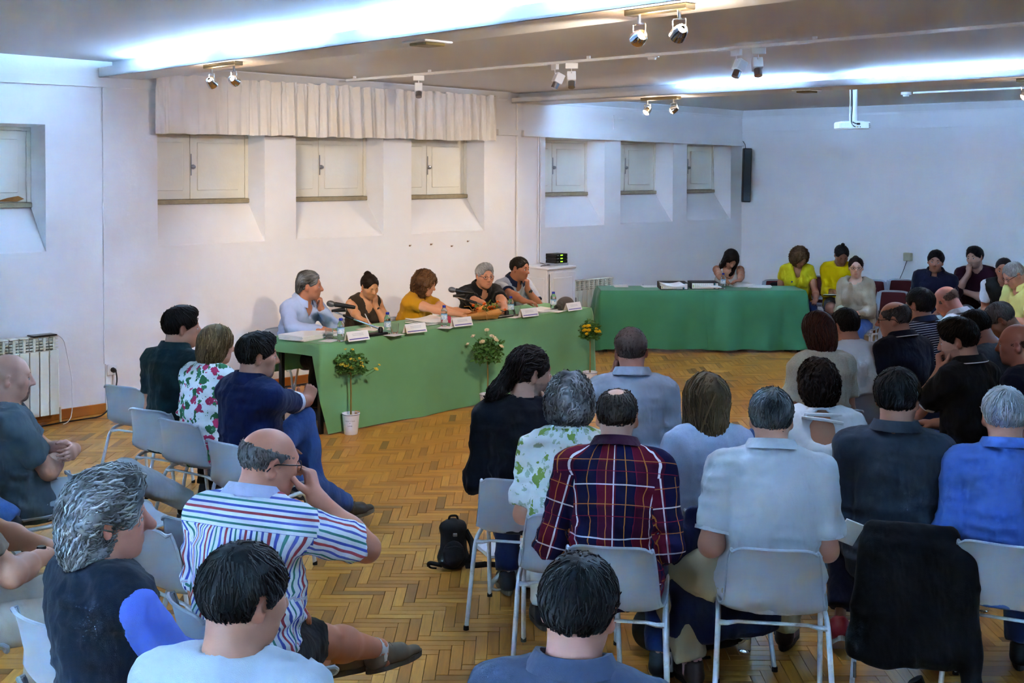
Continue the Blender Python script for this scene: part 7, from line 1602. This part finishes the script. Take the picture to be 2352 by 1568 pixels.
# ------------------------------------------------------------------ bags, jackets and small things among the chairs
M_NYLON = mat('black nylon', '#0d0f13', .7, var=.2, vs=30, bump=.0012, bs=120); M_LEATHER = mat('white leather', '#cfd2d6', .5, var=.06, bump=.0008, bs=160)
def vols(name, prims, h, k, m, parent, wr=.003, ws=22, cuts=()):
    v = vol_of(prims, h, k)
    for c_ in cuts: v.sub(c_, .004)
    P, Q = v.mesh(1); N = nrm_of(P, Q); P = P + N * (wr * (1 - 2 * np.abs(vnoise(P + 3.1, ws))))[:, None]; P[:, 2] = np.maximum(P[:, 2], .002)
    return link(name, npmesh(name, P, Q), m, parent)
def backpack():
    p = at(1042, 1306, 0); r = empty('black_backpack', p, YAW - math.pi / 2 + .15, 'small black backpack with loose straps standing on the parquet', 'bag')
    vols('bag_body', [rcone((0, .02, .06), (0, .02, .20), .058, .052, flat=((1, 0, 0), 1.25)), ell((0, .02, .05), (.078, .062, .05)), ell((0, .02, .215), (.066, .05, .035))], .008, .03, M_NYLON, r)
    pk = vols('front_pocket', [ell((-.005, -.038, .09), (.056, .022, .07))], .008, .01, M_NYLON, r)
    MB().tube([(-.045, -.06, .13), (0, -.064, .14), (.045, -.058, .13)], .003, 6).ob('zip', mat('dark zip', '#2a2c30', .4, .6), pk, True)
    MB().tube(bent([(-.025, .02, .245), (-.02, .02, .275), (.02, .02, .275), (.025, .02, .245)], .012, 3), .006, 6).ob('grab_handle', M_NYLON, r, True)
    MB().tube(bent([(.06, .0, .20), (.105, -.01, .12), (.09, -.03, .03), (.07, 0, .02)], .04, 4), .009, 6, sy=2.0).ob('shoulder_strap', M_NYLON, r, True)
    MB().tube(bent([(.06, -.02, .02), (.12, -.05, .03), (.19, -.02, .025), (.28, -.04, .010), (.34, -.03, .008)], .05, 4), .006, 6, sy=2.6).ob('floor_strap', M_NYLON, r, True)
    MB().tube(bent([(-.06, .0, .02), (-.10, -.01, .035), (-.135, .0, .04), (-.13, .0, .012), (-.09, .0, .008)], .02, 4), .005, 6, sy=2.2).ob('side_strap', M_NYLON, r, True)
    MB().box((-.01, -.068, .19), (.012, -.055, .205), .002).ob('buckle', M_STEEL, r)
backpack()
def handbag():
    p = at(1205, 1352, 0); r = empty('white_handbag', p, YAW - math.pi / 2 - .1, 'slouching open white handbag on the floor under the leaf print woman', 'bag')
    vols('bag_body', [ell((.02, .03, .075), (.13, .085, .075)), ell((-.03, .06, .13), (.075, .05, .06)), ell((.05, .06, .12), (.08, .05, .05))], .008, .03, M_LEATHER, r, .005, 18, cuts=[ell((.02, .02, .16), (.075, .042, .055))])
    MB().tube([(.02 + .078 * math.cos(a), .02 + .046 * math.sin(a), .138 + .008 * math.sin(2 * a)) for a in np.linspace(0, 6.283, 25)], .005, 6, False).ob('bag_opening', M_LEATHER, r, True)
    MB().tube(bent([(-.06, .01, .13), (-.10, -.03, .10), (-.17, -.05, .03), (-.15, -.07, .008), (-.09, -.06, .02), (-.05, -.02, .09)], .03, 4), .006, 6, sy=2.4).ob('handle', M_LEATHER, r, True)
    MB().tube(bent([(-.06, .05, .15), (-.11, .03, .12), (-.12, 0, .03), (-.08, -.03, .01), (-.03, -.04, .05)], .03, 4), .005, 6, sy=2.2).ob('handle', M_LEATHER, r, True)
    o = MB().lathe([(.001, -.03), (.022, -.025), (.03, 0), (.024, .02), (.001, .03)], 12).xf(Matrix.Translation((0, .01, .115))).ob('blue_purse', mat('blue purse', '#1a4fa0', .35), r, True)
    MB().box((.03, .0, .09), (.08, .03, .15), .006).ob('silver_packet', mat('silver packet', '#b4b8be', .3, .5), r)
handbag()
pp = at(1178, 1258, 0); r_ = empty('newspaper', (pp[0], pp[1], .001), YAW - 1.2, 'white folded newspaper lying on the parquet behind the white handbag', 'newspaper')
for k in range(3): MB().box((-.19 + k * .006, -.13 + k * .004, k * .004), (.19 - k * .004, .13 - k * .008, k * .004 + .0035), .001).ob('sheet', mat('newsprint', '#c9cbd6', .8, var=.06, vs=60), r_)
def floor_bag():
    p = at(1592, 1496, 0); r = empty('black_shoulder_bag', p, YAW - math.pi / 2 + .1, 'large black shoulder bag lying under the pale grey polo man', 'bag')
    vols('bag_body', [rcone((-.17, .04, .10), (.17, .05, .09), .095, .08, flat=((0, 1, 0), .75)), ell((0, .04, .07), (.22, .085, .07)), ell((-.12, .02, .17), (.09, .05, .05))], .012, .04, M_NYLON, r, .006, 12)
    MB().tube(bent([(-.18, .02, .14), (-.22, -.04, .05), (-.12, -.10, .010), (.05, -.09, .010)], .05, 4), .007, 6, sy=2.2).ob('strap', M_NYLON, r, True)
    MB().tube([(-.17, -.03, .165), (0, -.025, .17), (.16, -.02, .15)], .003, 6).ob('zip', mat('dark zip', '#2a2c30', .4, .6), r, True)
floor_bag()
def jacket(ch, label, m, drop, w=.21, sleeve=None, name='draped_jacket'):
    """coat hung over a chair's backrest; ch = the chair"""
    c = ch; R = c.rotation_euler[2]; yb = -.262; z1 = .70
    pr = [(rcone((-w * .72, yb, z1 - .01), (w * .72, yb, z1 - .01), .024, .024), .02), (rcone((-w * .78, yb - .02, z1 - .06), (-w * 1.05, yb - .045, z1 - drop + .03), .024, .02), .03), (rcone((w * .78, yb - .02, z1 - .06), (w * .95, yb - .045, z1 - drop * .85), .024, .02), .03)]
    pr += [(rcone((0, yb - .018, z1 - .02), (0, yb - .055, z1 - drop + .03), .015, .026, flat=((1, 0, 0), w * 40)), .03), (rcone((-w * .3, yb - .03, z1 - .06), (-w * .45, yb - .075, z1 - drop + .02), .03, .03, flat=((1, 0, 0), 2.6)), .03), (rcone((w * .35, yb - .03, z1 - .06), (w * .4, yb - .07, z1 - drop + .06), .03, .03, flat=((1, 0, 0), 2.4)), .03)]
    pr += [(rcone((0, yb + .03, z1 - .02), (0, yb + .065, z1 - .13), .010, .010, flat=((1, 0, 0), w * 60)), .02)]
    if sleeve:
        for sx, top, bot in sleeve: pr.append((rcone((sx, yb - .05, top), (sx * 1.12, yb - .055, bot), .048, .040, flat=((0, 1, 0), .6), cut='b'), .02))
    r = empty(name, c.location, R, label, 'jacket'); vols('coat', [p for p in pr], .012, .03, m, r, .006, 14)
    return r
def find_chair(lbl):
    return next(o for o in bpy.data.objects if o.get('label') == lbl)
cj = find_chair('grey chair under the man in charcoal shirt')
jk = jacket(cj, 'black jacket hanging over the chair of the man in charcoal shirt', fabric('black fleece', '#0b0d12', .15), .53, .205, [(.20, .60, .12)])
MB().tube([(-.205, -.31, .16), (-.205, -.312, .10)], .006, 6).ob('zip_pull', M_STEEL, jk); MB().tube([(.02, -.30, .12), (.05, -.31, .05)], .05, 10, sy=.5).ob('sleeve_cuff', fabric('black fleece', '#0b0d12', .15), jk, True)
jacket(find_chair('grey chair with the navy jacket under the woman in pale blue knit'), 'navy jacket hanging over the chair of the woman in pale blue knit', fabric('navy jacket cloth', '#101c3c', .12), .52, .20, [(-.19, .6, .2)])
jacket(BJ, 'dark jacket hanging on the burgundy chair right of the corner table', fabric('black jacket cloth', '#14161d', .12), .4, .2)
cc = find_chair('empty burgundy chair with a dark coat on its seat'); cr_ = empty('folded_coat', (cc.location[0], cc.location[1], 0), cc.rotation_euler[2], 'dark coat heaped on the seat of a burgundy chair', 'coat')
vols('coat', [ell((0, .06, .50), (.19, .15, .055)), ell((-.06, .0, .56), (.12, .1, .07)), ell((.05, .12, .46), (.17, .1, .05))], .014, .04, fabric('black jacket cloth', '#14161d', .12), cr_, .012, 12)
# things held or lying by people
def lap_thing(who, name, label, cat, lo, hi, m, p, rot=(0, 0, 0), parts=()):
    o = next(q for q in bpy.data.objects if q.get('label') == who); Rw = rotz(o.rotation_euler[2]); q = np.array(o.location) + Rw @ A3(p)
    r = empty(name, q, o.rotation_euler[2], label, cat); r.rotation_euler = (rot[0], rot[1], o.rotation_euler[2] + rot[2]); MB().box(lo, hi, .002).ob('cover', m, r)
    for nm, l2, h2, mm in parts: MB().box(l2, h2, .0008).ob(nm, mm, r)
    return r
lap_thing('person in yellow sweatshirt with a small topknot bowed over a notebook', 'notebook', 'open notebook with white pages on the lap of the yellow sweatshirt person', 'notebook', (-.15, -.11, 0), (.15, .11, .008), M_BLACKP, (.06, .42, .62), (.12, 0, 0), [('pages', (-.145, -.105, .008), (-.003, .105, .014), M_PAPER), ('pages', (.003, -.105, .008), (.145, .105, .014), M_PAPER)])
lap_thing('woman with glasses in beige cardigan and jeans holding a dark folder', 'folder', 'dark folder on the lap of the woman in beige cardigan', 'folder', (-.16, -.11, 0), (.16, .11, .012), M_BLACKP, (.04, .34, .60), (.05, 0, .3), [('paper_edge', (-.155, -.108, .003), (.163, .108, .009), M_PAPER)])
lap_thing('grey-haired man in pale grey polo with khaki trousers', 'crumpled_paper', 'crumpled white paper beside the right elbow of the pale grey polo man', 'paper', (-.04, -.005, -.05), (.04, .005, .05), M_PAPER, (.31, .16, .66), (.3, .4, .3))
rb = empty('dark_bag', (3.66, 9.25, 0), .4, 'black bag standing on the floor before the left radiator', 'bag')
vols('bag_body', [ell((0, 0, .09), (.14, .09, .09)), ell((.03, 0, .15), (.10, .06, .05))], .012, .03, M_NYLON, rb, .006, 12); MB().tube(bent([(-.05, 0, .18), (-.04, 0, .24), (.06, 0, .24), (.07, 0, .18)], .03, 3), .008, 6).ob('handle', M_NYLON, rb, True)
